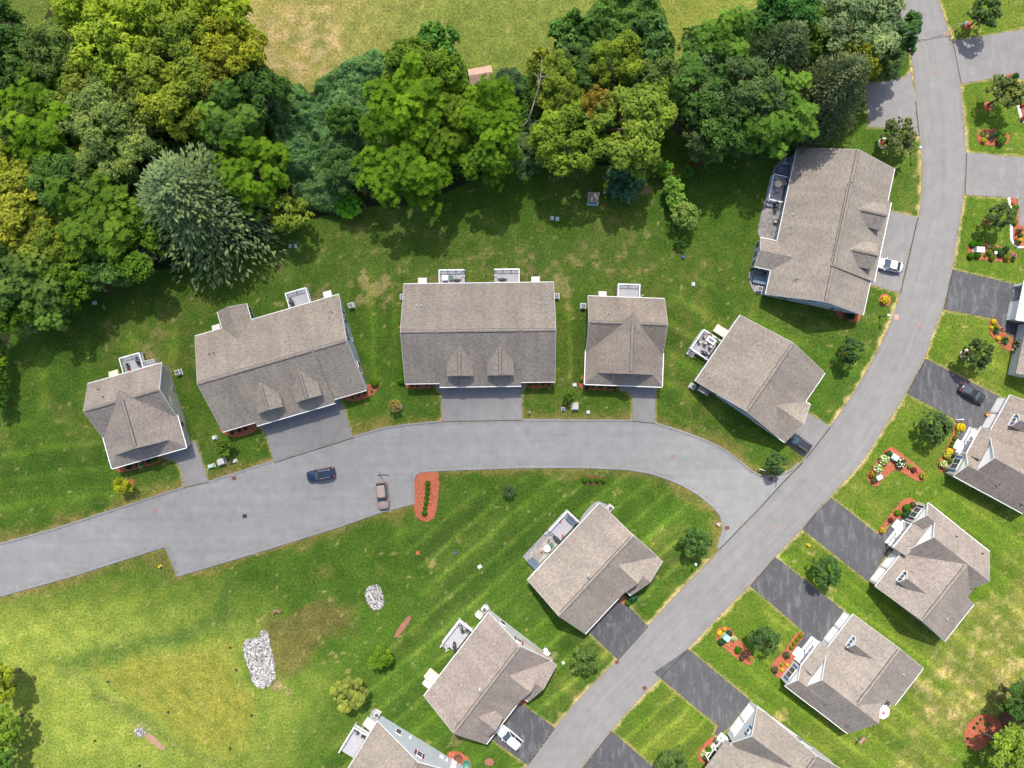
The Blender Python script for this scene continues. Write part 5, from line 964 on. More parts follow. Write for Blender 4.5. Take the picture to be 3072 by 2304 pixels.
# bushes on the back lawn
for kind, x, y, rp, h, c, l in (('bush0', 130, 290, 58, 1.3, (.075, .14, .015), 'small bright bush left of the leafy pair on the back lawn'), ('bush1', 320, 330, 112, 1.6, (.07, .15, .016), 'bright leafy bush at the top of the mulch patch on the back lawn'), ('bush0', 645, 350, 75, 1.4, (.055, .14, .025), 'round bush beside the white post at the mulch path'), ('bush1', 690, 245, 55, 1.1, (.1, .1, .02), 'olive bush at the start of the mulch path'), ('bush0', 510, 420, 65, 1.0, (.06, .12, .016), 'low bush between the leafy hedge and the path'),
                                ('bush1', 440, 575, 130, 1.7, (.1, .19, .03), 'upper half of the light green hedge on the back lawn'), ('bush0', 490, 740, 130, 1.7, (.1, .19, .03), 'lower half of the light green hedge on the back lawn'), ('lawn0', 620, 960, 190, 3.0, (.1, .15, .035), 'variegated small tree at the end of the light green hedge'), ('lawn2', 560, 1310, 90, 1.2, (.03, .075, .012), 'dark feathery bush alone below the variegated tree'), ('bush1', 20, 430, 80, 1.4, (.06, .12, .012), 'rounded bush under the big yellow-green tree')): tree(kind, Y5, x, y, rp, h, c, l, 'bushes on the back lawn', 'bush', 'bush')
tree('bush1', B, 1830, 1190, 118, 2.2, (.035, .085, .04), 'bluish rounded shrub under the big yellow-green tree', None, 'bush', 'bush'); tree('fine2', B, 1200, 1010, 130, 3.0, (.06, .1, .04), 'grey-green vine-covered bush at the foot of the dead trunk', None, 'bush', 'bush'); tree('bush0', B, 60, 1330, 85, 1.6, (.06, .17, .014), 'vivid green bush at the lawn edge left of the large deep green tree', None, 'bush', 'bush'); tree('fine1', B, 1090, 530, 90, 3.2, BL, 'bluish bush right of the brown shed', None, 'bush', 'bush')
for y, c in ((560, (.05, .12, .012)), (690, (.07, .12, .012)), (820, (.06, .12, .012)), (950, (.04, .1, .012))): tree('bush%d' % (y % 2), D, 0, y, 62, 2.4, c, 'bush of the hedge along the left picture edge', 'hedge on the left picture edge', 'bush', 'bush')
# thickets: masses of leaves nobody could count
def thicket(outline, n, hmin, hmax, leaf, col, label, seed):
    r = np.random.default_rng(seed); p = np.array(outline); lo, hi = p.min(0), p.max(0); q = lo + (hi - lo) * r.random((int(n * 2.2), 2)); q = q[inside(q[:, 0], q[:, 1], outline)][:n]; x, y = q[:, 0], q[:, 1]; edge = np.clip(seg_dist(x, y, outline) / 1.6, 0, 1)
    def hh(x, y): return hmin + (hmax - hmin) * np.clip(fbm(x, y, 2.6, seed + 5, 3) * 1.7 - .4, 0, 1)
    z = hh(x, y) * (.25 + .75 * np.sqrt(edge)); dx = (hh(x + .3, y) - hh(x - .3, y)) / .6; dy = (hh(x, y + .3) - hh(x, y - .3)) / .6; nr = np.stack([-dx, -dy, np.ones_like(dx) * .9], 1); z = z - r.random(len(x)) ** 2 * .9 * z * .5
    Q = leaves(np.stack([x, y, z], 1), nr, leaf, r, .42, .18); k = np.clip(.5 + (fbm(x, y, 2.2, seed + 9, 2) - .5) * .5 + r.normal(0, .14, len(x)), 0, 1); o = bpy.data.objects.new('undergrowth', quads_mesh('undergrowth', Q, 'leaf', k)); COL.objects.link(o); o.color = (*[q * 2.2 for q in col], 1); o['kind'] = 'stuff'; tag(o, label, 'undergrowth')
thicket(pts(A, (1700, 640), (1850, 590), (1960, 560), (2050, 660), (2070, 560), (2212, 470)) + pts(B, (60, 400), (250, 350), (330, 420), (340, 560), (200, 700), (250, 900), (100, 1050), (60, 1350)) + pts(A, (2212, 1400), (1950, 1350), (1820, 1050), (1750, 800)), 46000, 2.0, 5.0, .3, (.07, .135, .05), 'bluish sumac thicket between the spruce and the centre wood', 900)
thicket(pts(B, (1420, 170), (1560, 140), (1720, -40), (2010, -40), (2080, 120), (2150, 330), (2130, 520), (2000, 620), (1700, 560), (1480, 480), (1420, 330)), 32000, 2.0, 5.2, .3, (.06, .115, .026), 'dark green thicket on the field above the centre wood', 910)
thicket(pts(A, (-150, 260), (240, 240), (400, 80), (500, -60), (1500, -60), (1700, 600), (1800, 1100), (1850, 1400), (1500, 1560), (1100, 1659)) + pts(D, (600, 80), (420, 230), (200, 380), (0, 440)) + pts(A, (-150, 1659)), 30000, .8, 3.2, .4, (.045, .09, .02), 'dark undergrowth on the floor of the upper left wood', 920)
thicket(pts(B, (300, 420), (720, 280), (820, 500), (1400, 500), (1900, 550), (2150, 600), (2050, 760), (2000, 1000), (1700, 1050), (1350, 1040), (1000, 1080), (820, 1150), (450, 1280), (150, 1280), (250, 800)), 18000, .8, 3.0, .38, (.045, .092, .02), 'dark undergrowth on the floor of the centre wood', 930)
thicket(pts(C, (0, 200), (250, 160), (600, 0), (1300, 0), (1420, 230), (1340, 430), (1150, 560), (1080, 660), (850, 820), (620, 900), (450, 960), (100, 940), (0, 850)), 15000, .8, 2.8, .38, (.04, .085, .024), 'dark undergrowth on the floor of the right wood', 940)
# dead trunk with bare limbs
dt = thing('dead_tree', 'bare grey dead trunk with broken limbs in the centre wood', 'dead tree', (*B(1215, 900), 0)); ox, oy = B(1215, 900)
def limb(mb, p, r): 
    for k in range(len(p) - 1): mb.tube(p[k], p[k + 1], r * (1 - .75 * k / len(p)), r * (1 - .75 * (k + 1) / len(p)), 7, False)
def bp(x, y, h): q = B(x, y, h); return (q[0] - ox, q[1] - oy, h)
mb = MB(); limb(mb, [(0, 0, 0), bp(1215, 770, 5.5), bp(1245, 680, 7.5), bp(1262, 620, 8.6), bp(1285, 540, 9.8), bp(1297, 450, 10.6), bp(1300, 370, 11.2)], .17); mb.build('trunk', 'dead_wood', dt, True)
for p, r_ in (([bp(1225, 810, 4.8), bp(1290, 775, 6.5), bp(1380, 720, 8), bp(1450, 700, 8.6), bp(1540, 630, 9.2)], .11), ([bp(1450, 700, 8.6), bp(1500, 650, 9.2), bp(1515, 590, 9.8)], .09), ([bp(1280, 570, 9.4), bp(1275, 500, 10), bp(1245, 470, 10.4)], .1), ([bp(1290, 500, 10.2), bp(1340, 490, 10.6)], .08), ([bp(1240, 690, 7.2), bp(1260, 630, 8), bp(1225, 740, 8)], .12), ([bp(1210, 780, 5.4), bp(1170, 820, 5.2)], .09)):
    mb = MB(); limb(mb, p, r_); mb.build('branch', 'dead_wood', dt, True)
dt = thing('dead_branches', 'bundle of bare grey branches in the bottom right corner', 'dead branches', (*I(2060, 1610), 0)); random.seed(3)
for k in range(9):
    a = random.uniform(-.5, .7); L = random.uniform(1.2, 3.2); z = random.uniform(1.6, 3); mb = MB(); limb(mb, [(0, 0, 1.2), (L * .5 * math.cos(a), L * .5 * math.sin(a), z), (L * math.cos(a * 1.5), L * math.sin(a * 1.5) - .2, z + .3)], .06); mb.build('branch', 'dead_wood', dt)
t = thing('tree_stump', 'pale leaning post in the round orange bed', 'post', (*Y3(600, 1080), 0)); mb = MB().tube((0, 0, 0), (1.1, -.3, 1.5), .18, .13, 9); mb.build('trunk', 'dead_wood', t)

# ------------------------------------------------------------------ shrubs and flowers in the beds
def ball_shrub(seed, n=420, leaf=.13, flat=.85):
    r = np.random.default_rng(seed); d = sph(r, n, .1); c = d * (.9 + .12 * r.random((n, 1))) * np.array((1, 1, flat)); return leaves(c, d, leaf, r, .7, .15), np.clip(.5 + r.normal(0, .18, n), 0, 1)
def cone_shrub(seed, n=480):
    r = np.random.default_rng(seed); t = r.random(n) ** .7; a = r.uniform(0, 6.28, n); rad = .12 + .88 * t; c = np.stack([np.cos(a) * rad, np.sin(a) * rad, 1.6 - 2.3 * t], 1); d = np.stack([np.cos(a), np.sin(a), np.full(n, .5)], 1); return leaves(c, d, .13, r, .6, .1), np.clip(.5 + r.normal(0, .12, n), 0, 1)
def tuft(seed, n=90):
    r = np.random.default_rng(seed); a = r.uniform(0, 6.28, n); e = r.uniform(.2, 1.2, n); d = np.stack([np.cos(a) * np.cos(e), np.sin(a) * np.cos(e), np.sin(e)], 1); s = np.cross(d, np.array((0, 0, 1.0))); s /= np.linalg.norm(s, axis=1)[:, None]; b = np.zeros((n, 3)); b[:, 2] = -.4; L = r.uniform(.7, 1.1, n)[:, None]
    return np.stack([b, b + d * L * .5 + s * .13, b + d * L, b + d * L * .5 - s * .13], 1), np.clip(.5 + r.normal(0, .2, n), 0, 1)
SH = {}
for k in range(2): SH['ball%d' % k] = quads_mesh('foliage', *[x if i == 0 else x for i, x in enumerate((ball_shrub(700 + k)[0],))], 'leaf', ball_shrub(700 + k)[1])
q, k_ = cone_shrub(710); SH['cone'] = quads_mesh('foliage', q, 'leaf', k_); q, k_ = tuft(720); SH['tuft'] = quads_mesh('foliage', q, 'leaf', k_)
def blossom(seed, n=55):
    r = np.random.default_rng(seed); d = sph(r, n, 0.0); d[:, 2] = abs(d[:, 2]); return leaves(d * np.array((1.02, 1.02, .9)), d, .14, r, .95, .05), np.clip(.6 + r.normal(0, .1, n), 0, 1)
q, k_ = blossom(730); SH['blossom'] = quads_mesh('blossom', q, 'petal', k_)
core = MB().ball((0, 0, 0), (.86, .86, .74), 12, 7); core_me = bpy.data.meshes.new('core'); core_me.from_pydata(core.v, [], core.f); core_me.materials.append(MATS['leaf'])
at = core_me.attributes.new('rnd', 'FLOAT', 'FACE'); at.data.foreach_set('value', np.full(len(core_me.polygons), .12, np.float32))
def shrub(kind, s, x, y, rad, col, label, group, flower=None, hz=None, name='shrub', cat='shrub'):
    X, Y = s(x, y, rad * .7); z = rad * .72 if kind != 'cone' else rad * .75
    t = thing(name, label, cat, (X, Y, 0), random.random() * 6.28, group); c = bpy.data.objects.new('foliage', SH[kind]); COL.objects.link(c); c.parent = t; c.color = (*[min(.7, q * 1.55) for q in col], 1); c.scale = (rad, rad, (hz or rad)); c.location = (0, 0, z if kind != 'tuft' else rad * .4)
    if kind in ('ball0', 'ball1'): k = bpy.data.objects.new('branches', core_me); COL.objects.link(k); k.parent = t; k.color = (*[q * .5 for q in col], 1); k.scale = c.scale; k.location = c.location  # solid core inside the foliage, same leaf material in a darker colour
    if flower: f = bpy.data.objects.new('blossom', SH['blossom']); COL.objects.link(f); f.parent = t; f.color = (*flower, 1); f.scale = c.scale; f.location = c.location
    return t
GR, GB, YL, LM, DK, RD = (.045, .14, .008), (.06, .13, .02), (.42, .36, .01), (.2, .28, .06), (.03, .08, .03), (.12, .04, .035)
WH, PK, YE, OG = (.8, .82, .7), (.7, .2, .35), (.8, .6, .03), (.75, .2, .04)
def row(s, lst, label, group, default=GR, cat='shrub'):
    for q in lst:
        kind, x, y, rad = q[:4]; col = q[4] if len(q) > 4 else default; fl = q[5] if len(q) > 5 else None
        shrub(kind, s, x, y, rad, col, label if len(q) < 7 else q[6], group, fl, cat=cat)
b0, b1 = 'ball0', 'ball1'
row(Y4, [(b0, 1938, 335, .46), (b1, 1938, 410, .43), (b0, 1932, 475, .42), (b1, 1925, 545, .41), (b0, 1915, 620, .42), (b1, 1900, 690, .37), (b0, 1893, 765, .5)], 'clipped round shrub on the long red mulch island', 'row of shrubs on the mulch island')
row(E, [(b0, 1578, 1450, .5), (b1, 1617, 1452, .46), (b0, 1658, 1453, .48), (b1, 1697, 1456, .47)], 'clipped round shrub in the group of four below the side street', 'four shrubs below the side street')
row(D, [(b0, 835, 1365, .5, DK), (b1, 895, 1352, .45), ('ball1', 912, 1355, .5, GB, WH), (b0, 965, 1330, .45, DK), (b1, 1005, 1320, .42)], 'shrub under the front eave of the far left cottage', 'shrubs at the far left cottage')
row(D, [(b0, 1503, 1145, .35, DK), (b1, 1548, 1132, .32, DK), (b0, 1592, 1118, .3, DK)], 'small shrub in the left bed of the tilted duplex', 'shrubs at the tilted duplex, left bed'); row(E, [(b0, 72, 918, .27), (b1, 113, 905, .24, DK), (b0, 152, 890, .27), (b1, 198, 878, .22), (b0, 215, 822, .72, (.07, .16, .01))], 'shrub in the right bed of the tilted duplex', 'shrubs at the tilted duplex, right bed')
row(E, [(b0, 455, 842, .22, DK), (b1, 490, 842, .25, GB), (b0, 545, 842, .36, GR, PK), (b1, 585, 842, .25, GB, PK)], 'low flowering shrub left of the centre driveway', 'flowers left of the centre driveway'); row(E, [(b0, 1222, 830, .38), (b1, 1262, 829, .3), (b0, 1306, 828, .36), (b1, 1350, 826, .32)], 'round shrub in the bed right of the centre driveway', 'shrubs right of the centre driveway'); shrub(b1, E, 392, 800, .8, (.06, .17, .01), 'round bright shrub at the left front corner of the middle duplex', None)
row(E, [(b0, 1553, 808, .36), (b1, 1590, 850, .4, DK), (b0, 1628, 850, .3), (b1, 1680, 848, .4, GB), (b0, 1735, 850, .42, DK), (b1, 1770, 850, .35, DK)], 'shrub in front of the cottage right of the middle duplex', 'shrubs at the right cottage')
row(Z3, [(b0, 285, 945, .85, LM, WH, 'pale variegated shrub at the top of the L-shaped bed'), (b1, 210, 1050, .8, LM, WH, 'pale variegated shrub on the left arm of the L-shaped bed'), (b0, 485, 985, .85, DK, WH, 'dark shrub with white flowers at the bend of the L-shaped bed'), (b1, 590, 1018, .45, LM, None, 'small pale shrub on the right arm of the L-shaped bed'), (b0, 635, 1065, .45, RD, None, 'purple-red shrub on the right arm of the L-shaped bed'), (b1, 335, 880, .62, DK, None, 'dark shrub beside the upper utility box in the L-shaped bed'),
         (b0, 745, 1140, .5, GB, YE, 'yellow-flowered clump at the right tip of the L-shaped bed'), (b1, 150, 1120, .6, GB, OG, 'orange-tinted shrub left of the lower utility box'), (b0, 160, 1195, .45, (.1, .09, .03), None, 'brownish shrub at the left tip of the L-shaped bed'), ('tuft', 685, 1095, .3, GB, OG, 'small orange flower clump near the right tip of the L-shaped bed')], '', 'planting of the L-shaped bed')
row(Z3, [(b0, 1190, 560, .72, YL, YE, 'bright yellow round shrub at the top of the curving bed'), (b1, 1160, 622, .38, LM), (b0, 1140, 660, .3, (.2, .17, .05)), (b1, 1120, 695, .38, GB), (b0, 1095, 745, .36, GR), (b1, 1080, 785, .36, GR), (b0, 1060, 845, .55, YL, YE, 'yellow shrub in the middle of the curving bed'), (b1, 1030, 890, .6, LM, YE, 'yellow-green shrub in the middle of the curving bed'), (b0, 985, 995, .66, (.2, .3, .03), WH, 'variegated shrub near the lower end of the curving bed'), ('cone', 1100, 890, .5, DK, None, 'upright dark conifer by the porch of the upper right ranch house'), ('cone', 1015, 1060, .5, DK, None, 'upright dark conifer at the lower end of the curving bed'), (b1, 1060, 960, .45, GB)], 'low round shrub in the curving bed by the front walk', 'shrubs in the curving bed')
row(Z4, [(b0, 668, 200, .55, (.09, .17, .01), None, 'light green ball shrub in the middle ranch bed'), (b1, 760, 150, .65, GR), (b0, 770, 195, .6, DK), (b1, 740, 225, .55, DK), ('cone', 830, 120, .55, DK, None, 'upright dark conifer at the corner of the middle ranch house'), (b0, 595, 275, .45, RD, None, 'purple-red shrub in the middle ranch bed'), (b1, 510, 385, .5, (.25, .22, .03), YE, 'yellow-flowered clump at the tip of the middle ranch bed')], 'green shrub by the window of the middle ranch house', 'shrubs at the middle ranch')
row(I, [(b0, 240, 785, .5, YL, YE, 'yellow flower clump at the top of the oval red bed'), (b1, 270, 760, .35, YL, OG, 'orange flower clump at the top of the oval red bed'), (b0, 300, 785, .55, DK, None, 'dark shrub right of the pale box in the oval red bed'), (b1, 252, 840, .6, DK, None, 'dark shrub below the pale box in the oval red bed'), (b0, 332, 820, .5, LM, WH, 'pale variegated shrub in the oval red bed'), (b1, 360, 893, .62, GR, None, 'round green shrub in the oval red bed'), (b0, 295, 865, .22, LM, YE, 'tiny yellow clump in the oval red bed'), (b1, 405, 920, .65, (.1, .06, .05), None, 'purple-brown shrub in the oval red bed'), (b0, 385, 945, .5, (.09, .07, .05), None, 'brown shrub near the lower end of the oval red bed'), (b1, 430, 950, .35, GB, OG, 'orange flower clump at the lower end of the oval red bed'), ('tuft', 455, 972, .4, LM, None, 'grassy clump at the lowest tip of the oval red bed')], '', 'planting of the oval red bed')
row(I, [(b0, 765, 800, .4, (.16, .17, .015)), (b1, 745, 825, .4, (.16, .17, .015)), (b0, 725, 850, .4, (.16, .17, .015)), (b1, 705, 878, .4, (.16, .17, .015)), ('cone', 675, 930, .65, DK, None, 'dark egg-shaped conifer in the bed of the lower ranch house, upper'), ('cone', 600, 1025, .62, DK, None, 'dark egg-shaped conifer in the bed of the lower ranch house, lower'), (b0, 640, 988, .3, GB, YE), (b1, 675, 990, .28, YL, YE), (b0, 645, 1022, .3, YL, YE)], 'low olive or yellow shrub along the walk of the lower ranch house', 'shrubs at the lower ranch')
row(Z6, [('cone', 480, 730, .55, DK, None, 'dark conifer at the top of the bottom right bed'), (b0, 485, 820, .38, (.1, .17, .01)), (b1, 380, 825, .5, (.07, .16, .01)), (b0, 455, 870, .45, DK), (b1, 405, 925, .6, (.05, .14, .01)), ('cone', 335, 940, .6, DK, None, 'dark conifer at the bottom of the bottom right bed'), (b0, 318, 868, .38, LM, WH), (b1, 290, 905, .35, LM, WH)], 'round shrub in the bed by the bottom right porch', 'shrubs at the bottom right house')
row(Y1, [('cone', 760, 1320, .75, (.05, .12, .06), None, 'broad conifer in the middle of the oval bed at the upper right'), (b0, 925, 1260, .75, (.1, .2, .02), None, 'light green shrub at the upper right of the oval bed'), (b1, 915, 1400, .8, (.08, .18, .02), None, 'large round shrub at the lower right of the oval bed'), ('tuft', 560, 1270, .6, LM, None, 'grassy clump at the left of the oval bed'), (b0, 580, 1410, .45, (.18, .2, .02), YE, 'yellow-flowered clump at the lower left of the oval bed'), (b1, 650, 1330, .35, LM, WH, 'small pale clump in the oval bed'),
         (b0, 1190, 185, .55, DK, None, 'dark shrub in the corner bed with white edging'), (b1, 1220, 300, .5, YL, YE, 'yellow shrub below the corner bed with white edging'), (b0, 1290, 620, .6, YL, YE, 'yellow grassy shrub at the upper right edge'), (b1, 1290, 770, .25, RD, None, 'tiny red clump at the right edge'), (b0, 1340, 720, .35, (.3, .15, .02), OG, 'orange clump at the right edge'), (b1, 1340, 990, .4, RD, OG, 'dark red clump at the bend of the white edging')], '', 'planting at the upper right')
row(Y2, [(b0, 1190, 270, .5, (.06, .17, .015)), (b1, 1170, 415, .52, YL, YE, 'yellow shrub in the bed behind the curving white edging'), (b0, 1170, 560, .48, (.1, .16, .02)), (b1, 1130, 190, .3, (.25, .13, .03), OG, 'orange clump at the top of the bed behind the white edging'), ('cone', 1260, 720, .5, DK, None, 'dark conifer in the bed behind the white edging, upper'), ('cone', 1230, 950, .55, DK, None, 'dark conifer at the bend of the white edging'), (b0, 1290, 810, .4, GB), (b1, 1280, 890, .35, YL, YE, 'small yellow clump near the bend of the white edging'), (b0, 1195, 785, .2, RD, None, 'tiny dark red clump behind the white edging, upper'), (b1, 1190, 895, .2, RD, None, 'tiny dark red clump behind the white edging, lower'),
         (b0, 375, 970, .58), (b1, 495, 970, .55), (b0, 340, 1190, .58), (b1, 460, 1190, .52), (b0, 690, 1130, .5, (.13, .17, .02)), (b1, 740, 1230, .5, (.08, .17, .01)), (b0, 770, 1060, .5, (.1, .13, .02)), (b1, 870, 1090, .5, GB), (b0, 910, 1150, .6, DK), (b1, 1000, 1070, .55, DK), (b0, 1065, 1140, .48, LM), (b1, 1020, 1225, .55, (.17, .18, .02)), ('tuft', 620, 1190, .45, (.1, .2, .02)), ('tuft', 1170, 1240, .7, GB), (b0, 680, 1030, .3, LM, WH)], 'green shrub in the beds around the white utility box at the right', 'shrubs around the white utility box')
row(Z8, [(b0, 1370, 900, .42, YL, YE, 'bright yellow flowers at the top of the flower border'), (b1, 1390, 970, .38, (.09, .2, .01), None, 'green ball near the top of the flower border'), ('tuft', 1430, 1030, .85, (.08, .12, .05), None, 'grey-green grassy shrub in the flower border'), ('tuft', 1520, 1010, .6, (.3, .2, .22), None, 'pinkish grassy clump beside the dark walk'), (b0, 1340, 990, .3, YL, YE, 'small yellow clump on the left rim of the flower border'), (b1, 1440, 1150, .35, YL, YE, 'yellow clump halfway down the flower border'), ('tuft', 1560, 1180, .9, (.06, .12, .05), None, 'large blue-green shrub in the flower border'), (b0, 1750, 1240, .95, GB, WH, 'large shrub covered in white flowers at the right edge'), (b1, 1670, 1330, .5, (.1, .2, .03), WH, 'small white-flowered clump at the right edge'), (b0, 1820, 1360, .7, DK, None, 'dark shrub at the right edge below the white flowers')], '', 'planting of the flower border')
row(F, [(b0, 1310, 285, .68, (.3, .28, .02), YE, 'yellow and red flowers in the round bed beside the street'), (b1, 1065, 395, .55, DK, None, 'dark shrub in the shaded bed of the blue duplex'), (b0, 1095, 390, .55, (.02, .05, .035), None, 'very dark shrub beside the lantern at the blue duplex corner')], '', 'planting at the blue duplex'); shrub(b1, Z2, 1285, 1110, 1.0, (.03, .1, .05), 'dark bluish shrub at the entry of the house inside the street bend', None); shrub(b0, Z2, 1240, 1180, .55, (.05, .13, .012), 'low shrub beside the small red entry bed', None)
row(Y3, [(b0, 560, 860, .25, GB), (b1, 505, 925, .25, GB), (b0, 650, 940, .32, GR), (b1, 450, 1000, .26, DK), (b0, 545, 1045, .2, GB), (b1, 350, 1175, .28, DK), (b0, 460, 1175, .2, GB)], 'small young plant in the round orange bed', 'young plants in the round bed'); row(Y3, [(b0, 1020, 660, .8, (.06, .16, .01)), (b1, 1120, 580, .9, (.1, .2, .01)), (b0, 1200, 480, .8, (.05, .12, .01)), (b1, 1180, 760, .9, (.05, .14, .01))], 'leafy bush in the red mulch at the lower right edge', 'bushes at the lower right edge')

# ------------------------------------------------------------------ cars
def car(label, s, x, y, ang, paint, L=4.7, Wd=1.88, suv=True, rails=False, sunroof=False, z=.03, at=None):
    X, Y = at or s(x, y, .9); t = thing('parked_car', label, 'car', (X, Y, z), R(ang), 'cars on the street and drives'); w = Wd / 2
    st = ([(-.5, .72, .74), (-.485, .88, .92), (-.44, .97, 1.0), (-.3, 1, 1.02), (0, 1, 1.0), (.16, 1, 1.03), (.28, .985, 1.0), (.4, .95, .92), (.47, .86, .82), (.5, .66, .66)] if suv else
          [(-.5, .68, .68), (-.485, .84, .84), (-.42, .95, .93), (-.3, 1, .96), (0, 1, .93), (.17, 1, .95), (.3, .98, .88), (.4, .93, .81), (.47, .83, .72), (.5, .62, .58)])
    mb = MB(); n = 11
    for f, k, tz in st:
        a = w * k
        for yy, zz in ((-a * .88, .24), (-a * .97, .36), (-a, .58), (-a * .985, tz - .16), (-a * .9, tz - .03), (0, tz + .035), (a * .9, tz - .03), (a * .985, tz - .16), (a, .58), (a * .97, .36), (a * .88, .24)): mb.v.append((f * L, yy, zz))
    for i in range(len(st) - 1):
        for j in range(n): mb.f.append([i * n + j, i * n + (j + 1) % n, (i + 1) * n + (j + 1) % n, (i + 1) * n + j])
    mb.f.append(list(range(n))); mb.f.append([(len(st) - 1) * n + k for k in range(n)][::-1])
    fix_normals(mb.build('body', paint, t, True))
    b0, b1, r0, r1, zr, zb = (-.475, .20, -.40, .045, 1.68, .96) if suv else (-.40, .215, -.235, .03, 1.44, .88)
    def loop(f0, f1, wk, zz): 
        c = .05 * L
        return [(f0 * L, -w * wk * .82, zz), (f0 * L + c, -w * wk, zz), (f1 * L - c, -w * wk, zz), (f1 * L, -w * wk * .8, zz), (f1 * L, w * wk * .8, zz), (f1 * L - c, w * wk, zz), (f0 * L + c, w * wk, zz), (f0 * L, w * wk * .82, zz)]
    lo, hi = loop(b0, b1, .93, zb), loop(r0, r1, .74, zr - .03); gh = MB().mesh(lo + hi, [[k, (k + 1) % 8, 8 + (k + 1) % 8, 8 + k] for k in range(8)] + [[8 + k for k in range(8)]]); g = fix_normals(gh.build('windows', 'car_glass', t))
    # roof skin, domed slightly
    a, b = loop(r0 + .004, r1 - .004, .735, zr - .028), loop(r0 + .02, r1 - .02, .62, zr + .025); fix_normals(MB().mesh(a + b, [[k, (k + 1) % 8, 8 + (k + 1) % 8, 8 + k] for k in range(8)] + [[8 + k for k in range(8)], [7, 6, 5, 4, 3, 2, 1, 0]]).build('roof', paint, t, False, bevel=.02))
    # screens laid just proud of the glass house
    for nm, q0, q1, k0, k1 in (('windscreen', b1, r1, .76, .6), ('rear_window', b0, r0, .76, .6)):
        sg = 1 if nm == 'windscreen' else -1; p = [((q0 - sg * .012) * L + sg * .03, -w * k0, zb + .06), ((q0 - sg * .012) * L + sg * .03, w * k0, zb + .06), ((q1 + sg * .012) * L + sg * .03, w * k1, zr - .07), ((q1 + sg * .012) * L + sg * .03, -w * k1, zr - .07)]
        MB().poly(p if sg > 0 else p[::-1]).build(nm, 'car_screen' if sg > 0 else 'car_glass', t)
    for sg in (-1, 1):
        for p0, p1 in (((b1 - .005, .9, zb), (r1, .735, zr - .02)), ((b0 + .03, .9, zb), (r0 + .01, .74, zr - .02)), ((-.1, .935, zb), (-.12, .75, zr - .02))): MB().tube((p0[0] * L, sg * w * p0[1], p0[2]), (p1[0] * L, sg * w * p1[1], p1[2]), .035, .035, 6).build('pillar', paint, t)
        MB().box((b1 * L - .28, sg * (w + .1), zb + .06), (.14, .2, .14)).build('mirror', paint, t, bevel=.03); MB().ball((.462 * L, sg * w * .66, .64), (.12, .17, .08), 10, 6).build('headlight', 'clear_lens', t, True); MB().ball((-.468 * L, sg * w * .76, .86), (.12, .17, .16), 10, 6).build('taillight', 'red_lens', t, True)
        if rails: MB().box(((r0 + r1) / 2 * L, sg * w * .66, zr + .06), ((r1 - r0) * L * .82, .05, .05)).build('roof_rail', 'metal', t)
        for fx in (-.31, .31):
            wh = MB().tube((fx * L, sg * (w - .23), .33), (fx * L, sg * (w - .005), .33), .34, .34, 18).build('wheel', 'tyre', t); MB().tube((fx * L, sg * (w - .006), .33), (fx * L, sg * (w + .006), .33), .22, .2, 14).build('rim', 'rim', wh)
    MB().box((b1 * L + .01, 0, zb + .03), (.06, w * 1.45, .05)).build('cowl', 'dark', t); MB().box((-.1 * L, w * .985, .62), (.02, .03, .5)).build('door_seam', 'dark', t); MB().box((-.1 * L, -w * .985, .62), (.02, .03, .5)).build('door_seam', 'dark', t); MB().box((b1 * L + .18, 0, zb + .055), (.025, w * 1.55, .02)).build('bonnet_seam', 'dark', t)
    if sunroof: MB().box(((r0 * .25 + r1 * .75) * L, 0, zr + .012), (.75, w * 1.02, .04)).build('sunroof', 'dark_glass', t)
    for k in (0, 1): MB().box(((.5 if k else -.5) * L * .995, 0, .42), (.08, w * 1.3, .16)).build('bumper', 'dark', t, bevel=.02)
    return t
car('dark blue estate car with roof rails driving on the side street', Y4, 392, 212, -168.8, 'paint_blue', 4.75, 1.86, True, True, True); car('bronze SUV parked in the bay beside the mulch island', Y4, 1283, 517, -83.8, 'paint_bronze', 4.65, 1.9, True, True)
car('white sedan parked on the drive of the blue-sided duplex', Z1, 1342, 1128, 168, 'paint_white', 4.6, 1.85, False); car('black SUV parked nose-in by the house at the street junction', F, 752, 1206, 147.5, 'paint_black', 4.7, 1.9, True, True); car('black sedan on the sunlit drive of the upper right ranch house', Z3, 1348, 163, -31.6, 'paint_grey', 4.75, 1.86, False, False, True); car('white minivan on the lower drive left of the main road', J, 1090, 1462, 140, 'paint_white', 5.0, 1.98, True, False)
gx, gy = h14.world(-WG * .75, 3.4); car('silver-white car inside the open garage at the right edge', None, 0, 0, math.degrees(ga) + 90 + 0, 'paint_white', 4.5, 1.8, False, z=.1, at=(gx, gy))

# ------------------------------------------------------------------ street furniture and utilities
def lamp(s, x, y, label):
    X, Y = s(x, y); t = thing('street_lamp', label, 'street lamp', (X, Y, 0), 0, 'lamp posts along the main road'); MB().lathe((0, 0, 0), [(.16, 0), (.16, .12), (.07, .3), (.055, 2.45), (.05, 2.5)], 10).build('post', 'dark', t, True); MB().lathe((0, 0, 2.5), [(.1, 0), (.2, .12), (.24, .36), (.16, .5)], 10).build('lantern', 'lamp_glass', t, True); MB().lathe((0, 0, 3.0), [(.22, 0), (.14, .1), (.03, .16)], 10).build('lantern_cap', 'trim', t, True)
lamp(C, 1475, 995, 'black lamp post on the grass right of the lawn tree by the parking pad'); lamp(F, 1275, 395, 'black lamp post at the road beside the orange manhole'); lamp(I, 56, 312, 'black lamp post on the inside of the junction near the round tree'); lamp(Y6, 1520, 402, 'lamp post with street sign at the top of the main road')
